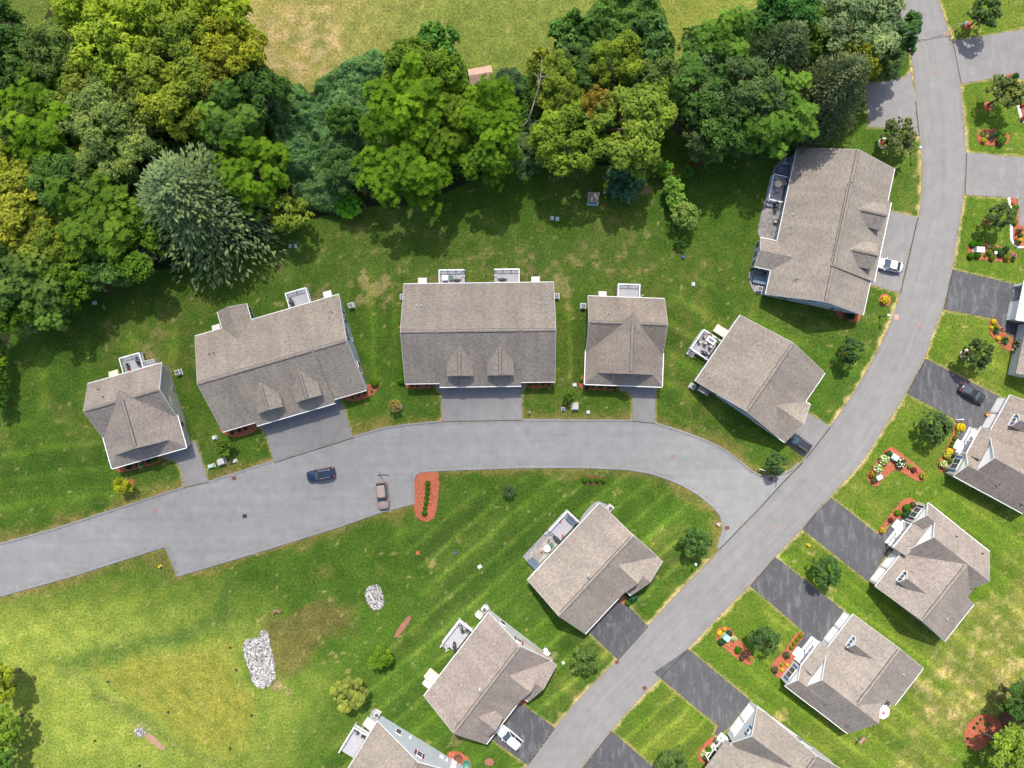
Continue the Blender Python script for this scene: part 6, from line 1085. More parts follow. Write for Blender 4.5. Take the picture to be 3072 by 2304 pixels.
t = thing('street_sign', 'pale street name sign beside the top lamp post', 'sign', (*Y6(1390, 400), 0)); MB().tube((0, 0, 0), (0, 0, 2.4), .04).build('post', 'metal', t); MB().box((.4, .05, 2.3), (1.1, .04, .22), .1).build('sign_plate', 'pale_green_metal', t)
t = thing('street_sign', 'small white sign board on the corner lawn where the streets meet', 'sign', (*F(500, 1380), 0), R(-20)); MB().tube((-.3, 0, 0), (-.3, 0, 1.1), .04).build('post', 'trim', t); MB().box((.1, 0, .95), (1.1, .09, .35)).build('sign_plate', 'trim', t); MB().tube((.45, 0, 0), (.45, 0, 1.1), .04).build('post', 'trim', t)
t = thing('street_sign', 'small white sign under the roadside tree at the top', 'sign', (*Y6(360, 700), 0)); MB().tube((0, 0, 0), (0, 0, 1.3), .04).build('post', 'metal', t); MB().box((0, 0, 1.3), (.5, .2, .3), .4).build('sign_plate', 'trim', t)
def manhole(s, x, y, label, r=.42, mat='iron'):
    X, Y = s(x, y); t = thing('manhole_cover', label, 'manhole', (X, Y, .03), random.random() * 3, 'manholes in the roads'); MB().lathe((0, 0, 0), [(r * 1.1, 0), (r * 1.1, .014), (r * 1.02, .016)], 24).build('frame', 'kerb', t); d = MB().lathe((0, 0, .01), [(r, 0), (r, .012), (r * .9, .016)], 24).build('lid', mat, t)
    for k in range(4): MB().box((0, (k - 1.5) * r * .42, .03), (r * 1.2 * (1 - .1 * abs(k - 1.5)), .05, .012)).build('rib', mat, d)
for s, x, y, l in ((D, 1005, 1650, 'manhole in the side street below the far left cottage drive'), (G, 1487, 50, 'manhole beside the dark storm drain in the side street'), (E, 1205, 1140, 'reddish manhole below the middle duplex'), (E, 2150, 1298, 'manhole where the side street begins to bend down'), (F, 1540, 452, 'brown manhole in the middle of the main road by the blue duplex'), (I, 587, 94, 'manhole in the main road below the junction'), (C, 1645, 468, 'worn manhole in the main road near the top')): manhole(s, x, y, l)
manhole(F, 1385, 396, 'bright orange manhole at the left kerb of the main road', .44, 'shed_roof')
def drain(s, x, y, rz, label, mat='rust', sz=.62):
    X, Y = s(x, y); t = thing('storm_drain', label, 'storm drain', (X, Y, .036), R(rz), 'storm drain grates'); MB().box((0, 0, .008), (sz, sz, .012)).build('pit', 'dark', t)
    for k in range(5): MB().box((0, (k - 2) * sz * .2, .024), (sz, sz * .11, .02)).build('bar', mat, t)
    for sg in (-1, 1): MB().box((sg * sz * .52, 0, .02), (.07, sz * 1.08, .034)).build('rim', mat, t)
drain(D, 1518, 1440, 14, 'rusty storm drain at the kerb between the two left drives'); drain(G, 1587, 26, 10, 'dark storm drain in the middle of the side street', 'dark'); drain(F, 573, 1446, 0, 'rusty storm drain at the junction below the round tree'); drain(I, 288, 103, 4, 'rusty storm drain on the inside of the junction'); drain(J, 1786, 972, 40, 'storm drain at the lower drive corner left of the main road'); drain(J, 1965, 1140, 35, 'rusty storm drain on the right kerb of the lower main road'); drain(Y6, 1322, 460, 6, 'red-brown storm drain on the right kerb at the top of the road', 'shed_roof', .66); drain(Y6, 500, 630, 4, 'red-brown storm drain on the left kerb at the top of the road')
for a in (pts(Y6, (480, 700), (700, 645), (900, 590), (1100, 555), (1390, 518)), pts(Y6, (530, 632), (700, 605), (850, 580)), pts(Y6, (990, 550), (1130, 515), (1270, 482)), pts(Y6, (610, 620), (612, 660)), pts(Y6, (1205, 505), (1205, 540))): strip('tar_seam', a, .1, .022, .04, 'tar', road)
strip('paving_joint', pts(Y6, (480, 550), (700, 490), (900, 440), (1100, 405), (1340, 365)), .09, .022, .038, 'drive_light', road)
def ubox(s, x, y, d, rz, mat, label, lid=None):
    X, Y = s(x, y, d[2] / 2); t = thing('utility_box', label, 'utility box', (X, Y, 0), R(rz), 'utility boxes'); MB().box((0, 0, .03), (d[0] + .25, d[1] + .25, .1)).build('pad', 'concrete', t); MB().box((0, 0, d[2] / 2 + .05), d).build('cabinet', mat, t, bevel=.03); MB().box((0, -d[1] * .06, d[2] + .08), (d[0] * 1.04, d[1] * .9, .06)).build('lid', lid or mat, t, bevel=.015); MB().box((0, -d[1] / 2 - .015, d[2] * .5 + .05), (d[0] * .06, .03, .2)).build('latch', 'metal', t)
PG = 'pale_green_metal'
ubox(D, 1437, 1332, (1.1, .9, .9), 16, PG, 'largest green utility box beside the low round tree left of the street', 'concrete'); ubox(D, 1370, 1361, (1.0, .45, .4), 16, PG, 'flat pale green utility box left of the low round tree'); ubox(D, 1522, 1328, (.5, .4, .4), 16, 'bulkhead_white', 'small white utility box right of the low round tree'); ubox(D, 1390, 1177, (.55, .45, .4), 10, 'bulkhead_white', 'white utility box between the far left cottage and the tilted duplex'); ubox(E, 1514, 974, (1.0, 1.0, .9), 0, PG, 'pale green utility box on the lawn between middle duplex and cottage', 'concrete'); ubox(E, 1438, 992, (.4, .4, .5), 0, 'blue_plastic', 'small blue utility box on the lawn between middle duplex and cottage'); ubox(E, 1600, 1013, (.35, .35, .3), 0, 'bulkhead_white', 'tiny white box near the kerb left of the cottage drive'); ubox(E, 1512, 836, (.45, .4, .3), 10, 'bulkhead_white', 'small white box beside the corner of the right cottage bed')
ubox(Z3, 400, 912, (1.15, .95, .85), -33, PG, 'upper pale green utility box in the L-shaped bed'); ubox(Z3, 215, 1152, (1.0, .75, .85), 32, PG, 'lower pale green utility box in the L-shaped bed'); ubox(I, 283, 812, (1.0, .95, .85), -40, 'aqua', 'pale blue utility box in the oval red bed'); ubox(Y2, 485, 1085, (1.3, .95, .9), -4, 'bulkhead_white', 'big white utility box in the rounded shrub bed at the right'); ubox(Y2, 790, 1140, (.45, .5, .5), -4, 'bulkhead_white', 'small white box among the shrubs in the rounded bed'); ubox(J, 897, 355, (.5, .4, .12), 30, 'bulkhead_white', 'flat white lid alone on the lower lawn'); ubox(F, 69, 183, (.35, .45, .2), 0, 'bulkhead_white', 'small white lid on the lawn left of the blue-sided duplex'); ubox(D, 613, 303, (.5, .35, .15), 10, 'bulkhead_white', 'flat white lid on the lawn below the wood edge')
ubox(B, 1366, 1413, (.35, .45, .1), -5, 'aqua', 'left one of two pale blue lids on the back lawn'); ubox(B, 1400, 1418, (.35, .45, .1), -5, 'aqua', 'right one of two pale blue lids on the back lawn'); ubox(A, 1880, 1595, (.25, .4, .1), 0, 'aqua', 'left one of two tiny lids at the wood edge'); ubox(A, 1916, 1592, (.25, .4, .1), 0, 'aqua', 'right one of two tiny lids at the wood edge'); ubox(J, 1438, 977, (.25, .3, .1), 20, 'bulkhead_white', 'tiny white lid left of the round lawn tree')
def hydrant(s, x, y, label):
    t = thing('fire_hydrant', label, 'hydrant', (*s(x, y), 0), 0, 'hydrants'); MB().lathe((0, 0, 0), [(.2, 0), (.2, .08), (.13, .1), (.13, .6), (.17, .62), (.15, .75), (.05, .84)], 12).build('barrel', 'yellow', t, True)
    for k in range(3): a = 2.1 * k; MB().tube((math.cos(a) * .1, math.sin(a) * .1, .45), (math.cos(a) * .24, math.sin(a) * .24, .45), .07, .07, 8).build('nozzle', 'blue_plastic' if k == 0 else 'yellow', t)
hydrant(G, 1043, 350, 'yellow hydrant on the grass beside the notch in the side street'); hydrant(I, 810, 212, 'yellow hydrant at the corner of the lawn between the sunlit drives')
t = thing('mailbox_post', 'small dark post with a blue top near the centre driveway kerb', 'post', (*E(1218, 1012), 0)); MB().tube((0, 0, 0), (0, 0, .9), .07).build('post', 'dark', t); MB().ball((0, 0, .95), (.2, .2, .14), 10, 6).build('cap', 'metal', t, True)
for x, y in ((703, 1096), (1093, 1293), (1632, 1314), (617, 1478), (907, 1638), (1494, 1528), (1533, 1018), (1494, 875)):
    t = thing('marker_stake', 'small dark stake standing in the mown meadow', 'stake', (*G(x, y), 0), 0, 'stakes in the meadow'); MB().lathe((0, 0, 0), [(.12, 0), (.12, .5), (.09, .55), (.02, .6)], 8).build('stake', 'dark', t)
# planters and lawn ornaments
for s, x, y, m_, l in ((J, 742, 262, 'blue_plastic', 'round purple-blue pot alone on the lower lawn'), (Z7, 1855, 1030, 'green_plastic', 'round green tub in the orange mulch at the bottom'), (Z7, 1745, 950, 'mulch_dark', 'round dark tub in the orange mulch at the bottom'), (Z3, 1505, 405, 'brass', 'flower pot at the garage corner of the upper right ranch house'), (Z3, 718, 1130, 'green_plastic', 'small blue-green pot at the right tip of the L-shaped bed'), (Y1, 945, 1330, 'aqua', 'pale blue pot in the oval bed at the upper right'), (Y2, 1165, 1200, 'blue_plastic', 'blue pot at the right end of the rounded shrub bed'), (Y5, 600, 1520, 'blue_plastic', 'blue pot on the back lawn below the feathery bush'), (Y5, 900, 155, 'blue_plastic', 'blue barrel on the mulch path')):
    big_ = 'tub' in l; t = thing('planter', l, 'planter', (*s(x, y, .3), 0)); r0 = .75 if big_ else .27; MB().lathe((0, 0, 0), [(r0 * .75, 0), (r0, .4), (r0 * .98, .42), (r0 * .88, .41), (r0 * .85, .33)], 16).build('pot', m_, t, True)
    if 'flower' in l: c = bpy.data.objects.new('blossom', SH['blossom']); COL.objects.link(c); c.parent = t; c.color = (.7, .2, .12, 1); c.scale = (.42, .42, .4); c.location = (0, 0, .55)
t = thing('pinwheel', 'pink and white pinwheel on the grass inside the junction', 'ornament', (*I(225, 73), 0)); MB().tube((0, 0, 0), (0, 0, .7), .03).build('stick', 'trim', t)
for k in range(5): a = k * 1.2566; MB().poly([(0, 0, .72), (.38 * math.cos(a), .38 * math.sin(a), .74), (.32 * math.cos(a + .6), .32 * math.sin(a + .6), .78)]).build('blade', 'pink' if k % 2 else 'trim', t)
t = thing('plant_arch', 'white ring ornament at the end of the curving bed by the drive', 'ornament', (*Z3(1165, 465), 0), .1); mb = MB()
for k in range(14): a, b = math.pi * k / 14, math.pi * (k + 1) / 14; mb.tube((.55 * math.cos(a), 0, .1 + .95 * math.sin(a)), (.55 * math.cos(b), 0, .1 + .95 * math.sin(b)), .08, .08, 6, False)
mb.build('arch', 'trim', t)
# white concrete edging
for k, (s, p, l) in enumerate(((Y1, ((950, 190), (1000, 270), (1100, 330), (1130, 300)), 'short scalloped white edging of the corner bed by the upper right drive'), (Y1, ((1195, 600), (1215, 760), (1270, 990), (1330, 1090), (1400, 1110)), 'white curved edging in the upper right corner'), (Y2, ((1035, 85), (1045, 180), (1080, 300), (1090, 450), (1080, 860), (1110, 950), (1170, 1030), (1250, 1065), (1400, 1050)), 'long curving white edging of the right-hand bed'))):
    tag(strip('garden_edging', smooth_poly(pts(s, *p), 2, False), .42, .0, .16, 'edging_white'), l, 'edging')
# ------------------------------------------------------------------ air conditioners, deck and patio things
def ac(h, w, d, label):
    X, Y = h.world(w, d); t = thing('air_conditioner', label, 'air conditioner', (X, Y, 0), h.a, 'air conditioners beside the houses'); MB().box((0, 0, .05), (1.05, 1.05, .1)).build('pad', 'concrete', t); MB().box((0, 0, .5), (.82, .82, .8)).build('cabinet', 'bulkhead_white', t, bevel=.03); g = MB().lathe((0, 0, .9), [(.34, 0), (.34, .02), (.3, .025)], 18).build('fan_guard', 'dark', t)
    for k in range(4): MB().box((.14 * math.cos(k * 1.57), .14 * math.sin(k * 1.57), .935), (.26, .09, .015), k * 1.57).build('fan_blade', 'metal', g)
for h, w, d, l in ((h1, 13.75, 12.7, 'far left cottage'), (h2, 25.75, 14.6, 'tilted duplex'), (h3, -.62, 14.7, 'left end of the middle duplex'), (h3, 25.42, 14.5, 'right end of the middle duplex'), (h4, -.45, 13.2, 'cottage right of the middle duplex'), (h5, 23.2, 16.9, 'upper end of the blue-sided duplex'), (h5, 1.15, 16.9, 'lower end of the blue-sided duplex'), (h6, -.6, 17.2, 'house at the street junction'), (h7, 17.95, 10.6, 'house inside the street bend'), (h8, 16.8, 13.4, 'dormered white house'), (h9, 12.9, 18.3, 'white-sided house at the bottom')): ac(h, w, d, 'air conditioner on a pad at the ' + l)
def chair(h, w, d, a, z, label, group, mat='wicker', cush='cushion'):
    X, Y = h.world(w, d); t = thing('patio_chair', label, 'chair', (X, Y, z), h.a + R(a), group); MB().box((0, 0, .42), (.55, .55, .1)).build('seat', cush, t, bevel=.03); MB().box((0, .27, .72), (.56, .08, .6)).build('backrest', mat, t, bevel=.02)
    for sx in (-1, 1): MB().box((sx * .3, 0, .55), (.07, .55, .06)).build('armrest', mat, t)
    for sx in (-1, 1):
        for sy in (-1, 1): MB().box((sx * .27, sy * .25, .2), (.06, .06, .42)).build('leg', mat, t)
def table(h, w, d, z, label, r=.6, rect=None, mat='table_white', rz=0):
    X, Y = h.world(w, d); t = thing('patio_table', label, 'table', (X, Y, z), h.a + rz); (MB().box((0, 0, .72), (*rect, .05)) if rect else MB().lathe((0, 0, .7), [(r, 0), (r, .05)], 20)).build('table_top', mat, t, bevel=.01); q = (rect[0] * .42, rect[1] * .42) if rect else (r * .6, r * .6)
    for sx in (-1, 1):
        for sy in (-1, 1): MB().box((sx * q[0], sy * q[1], .35), (.06, .06, .7)).build('leg', mat, t)
def grill(h, w, d, a, z, label):
    X, Y = h.world(w, d); t = thing('grill', label, 'grill', (X, Y, z), h.a + R(a), 'covered grills'); MB().box((0, 0, .45), (.75, .5, .75)).build('cabinet', 'grill', t, bevel=.04); mb = MB().ball((0, 0, .82), (.45, .34, .3), 14, 6, 1.0, 0.0); mb.build('lid', 'grill', t, True); MB().box((.62, 0, .82), (.4, .42, .06)).build('shelf', 'grill', t); MB().box((-.62, 0, .82), (.4, .42, .06)).build('shelf', 'grill', t); MB().tube((-.25, -.34, .95), (.25, -.34, .95), .03).build('handle', 'metal', t)
D1 = .75
grill(h1, 8.2, 16.2, 90, D1, 'black covered grill on the far left cottage deck'); chair(h1, 6.1, 16.1, -90, D1, 'dark chair by the left rail of the far left cottage deck', None, 'dark', 'grey_cover'); chair(h1, 6.2, 15.2, -60, D1, 'dark chair with red cushion on the far left cottage deck', None, 'dark', 'red_plastic')
grill(h2, 16.5, 17.7, 90, D1, 'black covered grill on the tilted duplex deck'); table(h3, 6.7, 17.7, D1, 'white square table on the left deck of the middle duplex', rect=(.9, .9)); chair(h3, 7.7, 17.7, 90, D1, 'dark green chair on the left deck of the middle duplex', None, 'green_plastic', 'green_plastic'); grill(h3, 8.6, 17.2, 0, D1, 'black grill on the left deck of the middle duplex'); grill(h3, 16.3, 17.2, 0, D1, 'black grill on the right deck of the middle duplex')
table(h5, 18.9, 17.75, .6, 'round cream table on the blue duplex deck', .62, mat='cream')
for k, a in enumerate((20, 100, 190, 290)): chair(h5, 18.9 + 1.0 * math.cos(R(a)), 17.75 + .95 * math.sin(R(a)), a - 90, .6, 'pale chair around the round table on the blue duplex deck', 'chairs on the blue duplex deck', 'cushion', 'deck')
grill(h5, 15.35, 17.1, 0, .05, 'large black covered grill below the blue duplex deck'); chair(h5, 12.9, 16.6, 180, .05, 'single dark chair on the blue duplex patio', None, 'dark', 'metal')
for w, d, l in ((21.65, 17.2, 'upper blue ribbed hatch behind the blue-sided duplex'), (2.65, 17.2, 'lower blue ribbed hatch behind the blue-sided duplex')):
    X, Y = h5.world(w, d); t = thing('cellar_hatch', l, 'hatch', (X, Y, 0), h5.a, 'blue hatches'); MB().box((0, 0, .2), (1.35, 2.1, .4)).build('kerb', 'grey_cover', t)
    for k in (-1, 1): MB().box((k * .33, 0, .47), (.62, 2.05, .12), 0).build('hatch_door', 'blue_cover', t, bevel=.03)
table(h6, 7.4, 19.2, D1, 'rectangular white table with dark runner on the junction house deck', rect=(1.0, 1.6)); X, Y = h6.world(7.4, 19.2); t = thing('table_runner', 'dark runner lying on the white deck table of the junction house', 'runner', (X, Y, D1 + .75), h6.a); MB().box((0, 0, .008), (.4, 1.0, .012)).build('cloth', 'grey_cover', t)
for w, d, a in ((8.2, 18.5, -90), (8.2, 19.8, -90), (6.5, 18.6, 90), (6.5, 19.7, 90), (7.4, 20.4, 0), (6.2, 20.6, 30)): chair(h6, min(w, 7.9), d, a, D1, 'brown wicker chair at the white table on the junction house deck', 'wicker chairs on the junction house deck')
grill(h6, 4.95, 18.85, 90, D1, 'dark green covered grill on the junction house deck'); grill(h7, 8.0, 13.7, 90, .06, 'dark covered grill on the tan paver patio'); table(h7, 5.7, 13.8, .06, 'white octagonal table on the tan paver patio', .62, mat='table_white')
X, Y = h7.world(11.9, 14.1); t = thing('patio_sofa', 'dark blue covered sofa on the deck inside the street bend', 'sofa', (X, Y, D1), h7.a + R(90)); MB().box((0, 0, .25), (1.9, .75, .5)).build('base', 'grey_cover', t, bevel=.08); MB().box((0, -.33, .55), (1.9, .2, .45)).build('backrest', 'grey_cover', t, bevel=.06)
for w, d, l in ((4.6, 14.0, 'small brown pot left of the white patio table'), (6.7, 14.4, 'small brown pot above the white patio table'), (9.1, 13.4, 'red pot on the deck steps inside the street bend'), (10.6, 15.4, 'red pot by the deck rail inside the street bend')): X, Y = h7.world(w, d); t = thing('flower_pot', l, 'pot', (X, Y, D1 if w > 8.5 else .06)); MB().lathe((0, 0, 0), [(.14, 0), (.2, .34), (.21, .38), (.17, .36)], 12).build('pot', 'red_plastic' if w > 8.5 else 'wood_brown', t, True)
X, Y = h7.world(7.3, 13.9); chair(h7, 6.6, 13.6, 70, .06, 'dark green chair beside the white patio table', None, 'green_plastic', 'green_plastic')
X, Y = h7.world(2.25, 13.6); t = thing('patio_mat', 'slate blue covered hatch on the tan paver patio', 'hatch', (X, Y, 0), h7.a); MB().box((0, 0, .25), (1.3, 2.0, .5)).build('kerb', 'grey_cover', t); 
for k in (-1, 1): MB().box((k * .32, 0, .53), (.6, 1.95, .06)).build('hatch_door', 'grey_cover', t, bevel=.02)
for w, d, a in ((12.2, 14.9, -120), (12.3, 13.6, -60)): chair(h8, w, d, a, D1, 'dark chair on the dormered white house deck', 'chairs on the dormered house deck', 'dark', 'metal')
table(h8, 11.9, 14.25, D1, 'small round table on the dormered white house deck', .3, mat='dark'); grill(h8, 9.1, 13.8, 40, D1, 'grey covered grill on the dormered white house deck'); ubox(J, 893, 668, (.8, 1.0, .8), 52, 'bulkhead_white', 'white generator box behind the dormered white house'); ubox(J, 556, 1112, (.9, 1.2, .35), 52, 'bulkhead_white', 'low white cover beside the cream hatch of the dormered house')
chair(h9, 8.9, 19.7, -130, D1, 'dark chair by the far rail of the bottom house deck', None, 'dark', 'metal'); chair(h9, 8.8, 18.4, -70, D1, 'dark chair next to the bottom house wall', None, 'dark', 'metal')
for k, (w, d) in enumerate(((17.6, .5), (17.8, 1.2))): X, Y = h8.world(w, d); t = thing('wheelie_bin', 'grey bin at the front right corner of the dormered white house', 'bin', (X, Y, 0), h8.a, 'bins at the dormered house'); MB().box((0, 0, .5), (.5, .55, .95)).build('body', 'metal', t, bevel=.04); MB().box((0, 0, 1.0), (.54, .6, .07)).build('lid', 'trim', t)
# patio umbrella behind the lower ranch house
X, Y = Z5(1388, 1268, 2.4); t = thing('patio_umbrella', 'white octagonal patio umbrella with pink top behind the lower ranch house', 'umbrella', (X, Y, 0)); MB().tube((0, 0, 0), (0, 0, 2.75), .04).build('pole', 'metal', t); MB().lathe((0, 0, 0), [(.35, 0), (.35, .08), (.08, .16)], 12).build('base', 'dark', t)
mb = MB(); cv = [(1.28 * math.cos(k * math.pi / 4 + .2), 1.28 * math.sin(k * math.pi / 4 + .2), 2.3) for k in range(8)]; cn = [(.3 * math.cos(k * math.pi / 4 + .2), .3 * math.sin(k * math.pi / 4 + .2), 2.68) for k in range(8)]
for k in range(8): MB().mesh([cv[k], cv[(k + 1) % 8], cn[(k + 1) % 8], cn[k]] + [(a, b, c - .025) for a, b, c in (cv[k], cv[(k + 1) % 8], cn[(k + 1) % 8], cn[k])], [(0, 1, 2, 3), (7, 6, 5, 4), (0, 4, 5, 1), (1, 5, 6, 2), (2, 6, 7, 3), (3, 7, 4, 0)]).build('canopy_panel', 'trim', t)
MB().lathe((0, 0, 2.66), [(.32, 0), (.2, .12), (.04, .18)], 8).build('vent_cap', 'pink', t)
X, Y = Z5(1410, 1150); t = thing('striped_awning', 'black and white striped lounger behind the lower ranch house', 'lounger', (X, Y, 0), R(35)); MB().box((0, 0, .3), (.8, 1.7, .1)).build('frame', 'trim', t)
for k in range(4): MB().box((0, -.63 + k * .42, .37), (.76, .2, .06)).build('slat', 'dark', t)
t = thing('flag', 'small striped flag on a pole at the back corner of the lower ranch house', 'flag', (*Z5(1075, 1555), 0), R(50)); MB().tube((0, 0, 0), (0, .0, 2.3), .03).build('pole', 'trim', t)
for k in range(5): MB().box((.6, 0, 1.45 + k * .16), (1.15, .03, .155)).build('stripe', 'trim' if k % 2 else 'red_plastic', t)
# shed behind the wood
sx, sy = B(915, 500, 2.4); sh = House('garden_shed', 'brown-roofed shed between the field and the centre wood', (sx - 1.9, sy - 1.5), 10, 'wood_brown', cat='shed'); sh.gable(0, 3.8, 0, 3.0, 1.5, 2.1, 3.0, vent=False, inset=.15, gut=(0, 0)); 
for c in [c for c in sh.t.children if c.name.startswith('roof_slope')]: c.data.materials[0] = MATS['shed_roof']
sh.door(1.9, .15, -90, mat='wood_brown', z=.05)
# small well house on the back lawn
wx, wy = B(1632, 1275, 1.4); wh = House('well_house', 'small pump house with grey roof and white front on the back lawn', (wx - .95, wy - .75), -3, 'siding_white', cat='pump house'); wh.slab([(0, -.15, 1.15), (1.9, -.15, 1.15), (1.9, 1.5, 1.75), (0, 1.5, 1.75)]); wh.wallbox(.15, 1.75, .1, 1.35, 0, 1.2)
for w in (.12, 1.78): wh.mb().box((w, -.25, .55), (.14, .14, 1.1)).build('post', 'trim', wh.t)
wh.mb().box((.95, -.2, .1), (1.6, .3, .2)).build('step', 'aqua', wh.t)
t = thing('vent_pipe', 'white capped pipe beside the pump house', 'pipe', (*B(1703, 1252), 0)); MB().tube((0, 0, 0), (0, 0, .6), .1).build('pipe', 'trim', t); MB().ball((0, 0, .65), .17, 10, 6).build('cap', 'trim', t, True)
# ------------------------------------------------------------------ stones
def rocks(outline, n, smin, smax, label, seed, name='stone_bed'):
    r = random.Random(seed); base = slab_bm(name, outline, -.05, .03, 'gravel'); tag(base, label, 'stones'); xs = [p[0] for p in outline]; ys = [p[1] for p in outline]; mb = MB(); k = 0; P_ = []
    while k < n:
        x, y = r.uniform(min(xs), max(xs)), r.uniform(min(ys), max(ys))
        if not inside(np.array([x]), np.array([y]), outline)[0]: continue
        s = r.uniform(smin, smax); M = Matrix.Rotation(r.uniform(0, 6.28), 3, 'Z') @ Matrix.Rotation(r.uniform(-.6, .6), 3, 'X'); vs = []; zc = Vector((x, y, r.uniform(.05, .2)))
        for a in ((1, 1, 1), (1, 1, -1), (1, -1, 1), (1, -1, -1), (-1, 1, 1), (-1, 1, -1), (-1, -1, 1), (-1, -1, -1)): vs.append(zc + M @ Vector((a[0] * s * r.uniform(.55, 1), a[1] * s * .75 * r.uniform(.55, 1), a[2] * s * .6 * r.uniform(.6, 1))))
        mb.mesh(vs, [(0, 4, 6, 2), (3, 7, 5, 1), (0, 1, 5, 4), (2, 6, 7, 3), (0, 2, 3, 1), (4, 5, 7, 6)]); k += 1
    mb.build('stone', 'stone_white', base, kind='stuff')
rocks(smooth_poly(pts(G, (1565, 835), (1680, 815), (1690, 765), (1735, 765), (1755, 880), (1775, 960), (1790, 1060), (1760, 1120), (1690, 1148), (1640, 1100), (1605, 990)), 1), 1700, .09, .22, 'large bed of white rip-rap stones in the meadow', 1)
rocks(smooth_poly(pts(J, (160, 500), (185, 480), (245, 468), (270, 530), (282, 590), (260, 625), (215, 635), (180, 600), (158, 560)), 1), 560, .08, .19, 'smaller bed of white stones around a concrete culvert end', 2); rocks(smooth_poly(pts(G, (868, 1410), (920, 1395), (950, 1420), (935, 1455), (880, 1450)), 1), 70, .08, .18, 'tiny stone pile in the lower meadow', 3)
t = thing('culvert_end', 'concrete culvert end lying in the smaller stone bed', 'culvert', (*J(205, 550), 0), R(-60)); MB().box((0, 0, .35), (2.0, .35, .6)).build('headwall', 'concrete', t); MB().tube((0, -.6, .25), (0, .2, .25), .25, .25, 12).build('pipe', 'metal', t); MB().box((-.8, -.5, .25), (.25, .9, .4), .4).build('wing_wall', 'concrete', t)
t = thing('culvert_end', 'dark open culvert mouth at the top of the brown meadow patch', 'culvert', (*G(1800, 645), 0), R(-15)); MB().box((0, .2, .3), (1.3, .3, .55)).build('headwall', 'wood_brown', t); MB().box((-.5, -.25, .22), (.2, .8, .4), -.5).build('wing_wall', 'wood_brown', t); MB().tube((0, -.1, .2), (0, .1, .2), .22, .22, 12).build('pipe', 'dark', t)
# ------------------------------------------------------------------ grass: tufts over the lawns and ragged growth along every paved edge
def tufts(name, x, y, size, col, label, seed):
    r = np.random.default_rng(seed); n = len(x); c = np.stack([x, y, np.full(n, size * .35)], 1); nr = np.concatenate([r.normal(0, .6, (n, 2)), np.ones((n, 1))], 1)
    o = bpy.data.objects.new(name, quads_mesh(name, leaves(c, nr, size, r, .5, .3), 'leaf', np.clip(.5 + r.normal(0, .17, n), 0, 1))); COL.objects.link(o); o.color = (*col, 1); o['kind'] = 'stuff'; tag(o, label, 'grass')
def along(lines, per_m, lo, hi, seed):
    r = np.random.default_rng(seed); X, Y = [], []
    for p in lines:
        for a, b in zip(p[:-1], p[1:]):
            L = math.dist(a, b); n = int(L * per_m) + 1; t = r.random(n); o = r.uniform(lo, hi, n); nx, ny = -(b[1] - a[1]) / (L + 1e-6), (b[0] - a[0]) / (L + 1e-6); X.append(a[0] + (b[0] - a[0]) * t + nx * o); Y.append(a[1] + (b[1] - a[1]) * t + ny * o)
    return np.concatenate(X), np.concatenate(Y)
dl = [p + [p[0]] for m_, p in DRIVES]
x, y = along([main_left, main_right] + dl, 9, -.16, .16, 41); k = fbm(x, y, 1.4, 90, 2) > .45; tufts('dry_grass', x[k], y[k], .1, (.4, .32, .14), 'straw-coloured grass fringing the road and drives', 42)
x, y = along([side_up, side_low], 12, -.3, .45, 43); tufts('verge_grass', x, y, .09, (.2, .17, .05), 'thin dry grass along the kerbs of the side street', 44)
r_ = np.random.default_rng(45); x = r_.uniform(-92, 92, 120000); y = r_.uniform(-70, 70, 120000); bad = np.zeros(len(x), bool)
for p in [main_left + main_right[::-1], side_up + side_low[::-1]] + [p for m_, p in DRIVES]: bad |= inside(x, y, p)
bad |= y > 66 - .0 * x; x, y = x[~bad], y[~bad]; dense = fbm(x, y, 6, 91, 3); k = dense + r_.normal(0, .12, len(x)) > .5; tufts('lawn_tufts', x[k], y[k], .085, (.095, .15, .024), 'tufts of longer grass scattered through the lawns', 46); k = dense + r_.normal(0, .12, len(x)) < .38; tufts('dry_tufts', x[k], y[k], .07, (.17, .16, .05), 'pale dry tufts scattered through the lawns', 47)
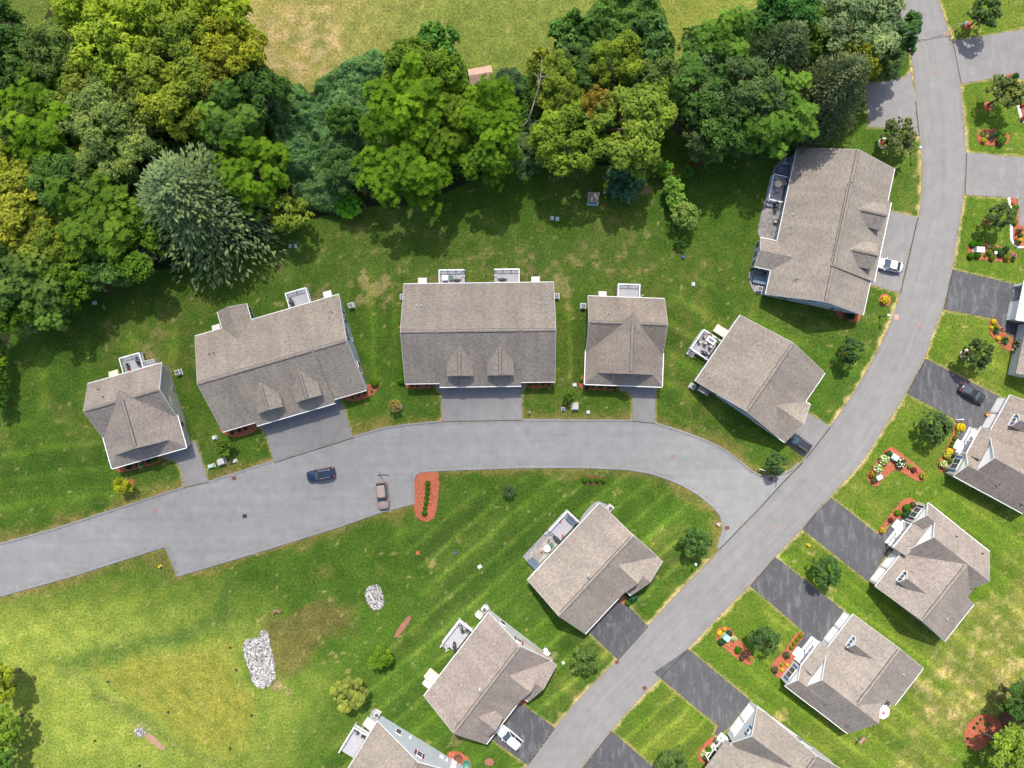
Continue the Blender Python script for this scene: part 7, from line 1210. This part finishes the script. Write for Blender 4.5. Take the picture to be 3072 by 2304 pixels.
# ------------------------------------------------------------------ passing cloud whose shade lies over the middle and left of the place
def cloud():
    Hc = 430.0; sh = Hc / math.tan(R(SUN_EL)); xs = np.arange(-190, 100.1, 4); ys = np.arange(-90, 110.1, 4); X, Y = np.meshgrid(xs, ys)
    q = ((X + 40) / 104) ** 2 + ((Y - 19 - .1 * (X + 40)) / 52) ** 2; q = q + (fbm(X.ravel(), Y.ravel(), 34, 55, 3).reshape(X.shape) - .5) * .22
    t = 84 * np.clip(1.05 - q, 0, 1) ** .6 * (.9 + .2 * fbm(X.ravel(), Y.ravel(), 22, 66, 3).reshape(X.shape)); t[0] = t[-1] = 0; t[:, 0] = t[:, -1] = 0
    n, m = X.shape; top = np.stack([X + sd.x / sd.z * Hc, Y + sh, Hc + t * .62], -1).reshape(-1, 3); bot = np.stack([X + sd.x / sd.z * Hc, Y + sh, Hc - t * .38], -1).reshape(-1, 3); idx = np.arange(n * m).reshape(n, m); keep = (t[:-1, :-1] + t[1:, :-1] + t[:-1, 1:] + t[1:, 1:]) > 0
    f = np.stack([idx[:-1, :-1], idx[:-1, 1:], idx[1:, 1:], idx[1:, :-1]], -1)[keep]; F_ = np.concatenate([f, f[:, ::-1] + n * m]); me = bpy.data.meshes.new('cloud'); me.from_pydata(np.concatenate([top, bot]).tolist(), [], F_.tolist())
    bm = bmesh.new(); bm.from_mesh(me); bmesh.ops.remove_doubles(bm, verts=bm.verts, dist=.001); bmesh.ops.delete(bm, geom=[v for v in bm.verts if not v.link_faces], context='VERTS'); bm.to_mesh(me); bm.free(); me.materials.append(MATS['cloud']); o = bpy.data.objects.new('cloud', me); COL.objects.link(o); o['kind'] = 'stuff'; tag(o, 'soft white cloud drifting high over the neighbourhood', 'cloud')
cloud()

# ------------------------------------------------------------------ labels of look-alikes say which one, counted from the left or the top
ORD = ['', 'second', 'third', 'fourth', 'fifth', 'sixth', 'seventh', 'eighth', 'ninth', 'tenth', 'eleventh', 'twelfth', 'thirteenth', 'fourteenth', 'fifteenth', 'sixteenth', 'seventeenth', 'eighteenth']
fam = {}
for o in list(COL.objects):
    if o.parent is None and o.get('label') and o.get('group'): fam.setdefault((o['label'], o['group']), []).append(o)
for (l, g), v in fam.items():
    if len(v) < 2: continue
    xs = [o.location.x for o in v]; ys = [o.location.y for o in v]; side = max(xs) - min(xs) > max(ys) - min(ys); v.sort(key=lambda o: o.location.x if side else -o.location.y)
    for k, o in enumerate(v):
        w = ('leftmost' if side else 'topmost') if k == 0 else ('rightmost' if side else 'lowest') if k == len(v) - 1 else ORD[k] + (' from left' if side else ' from top')
        o['label'] = l + ', ' + w
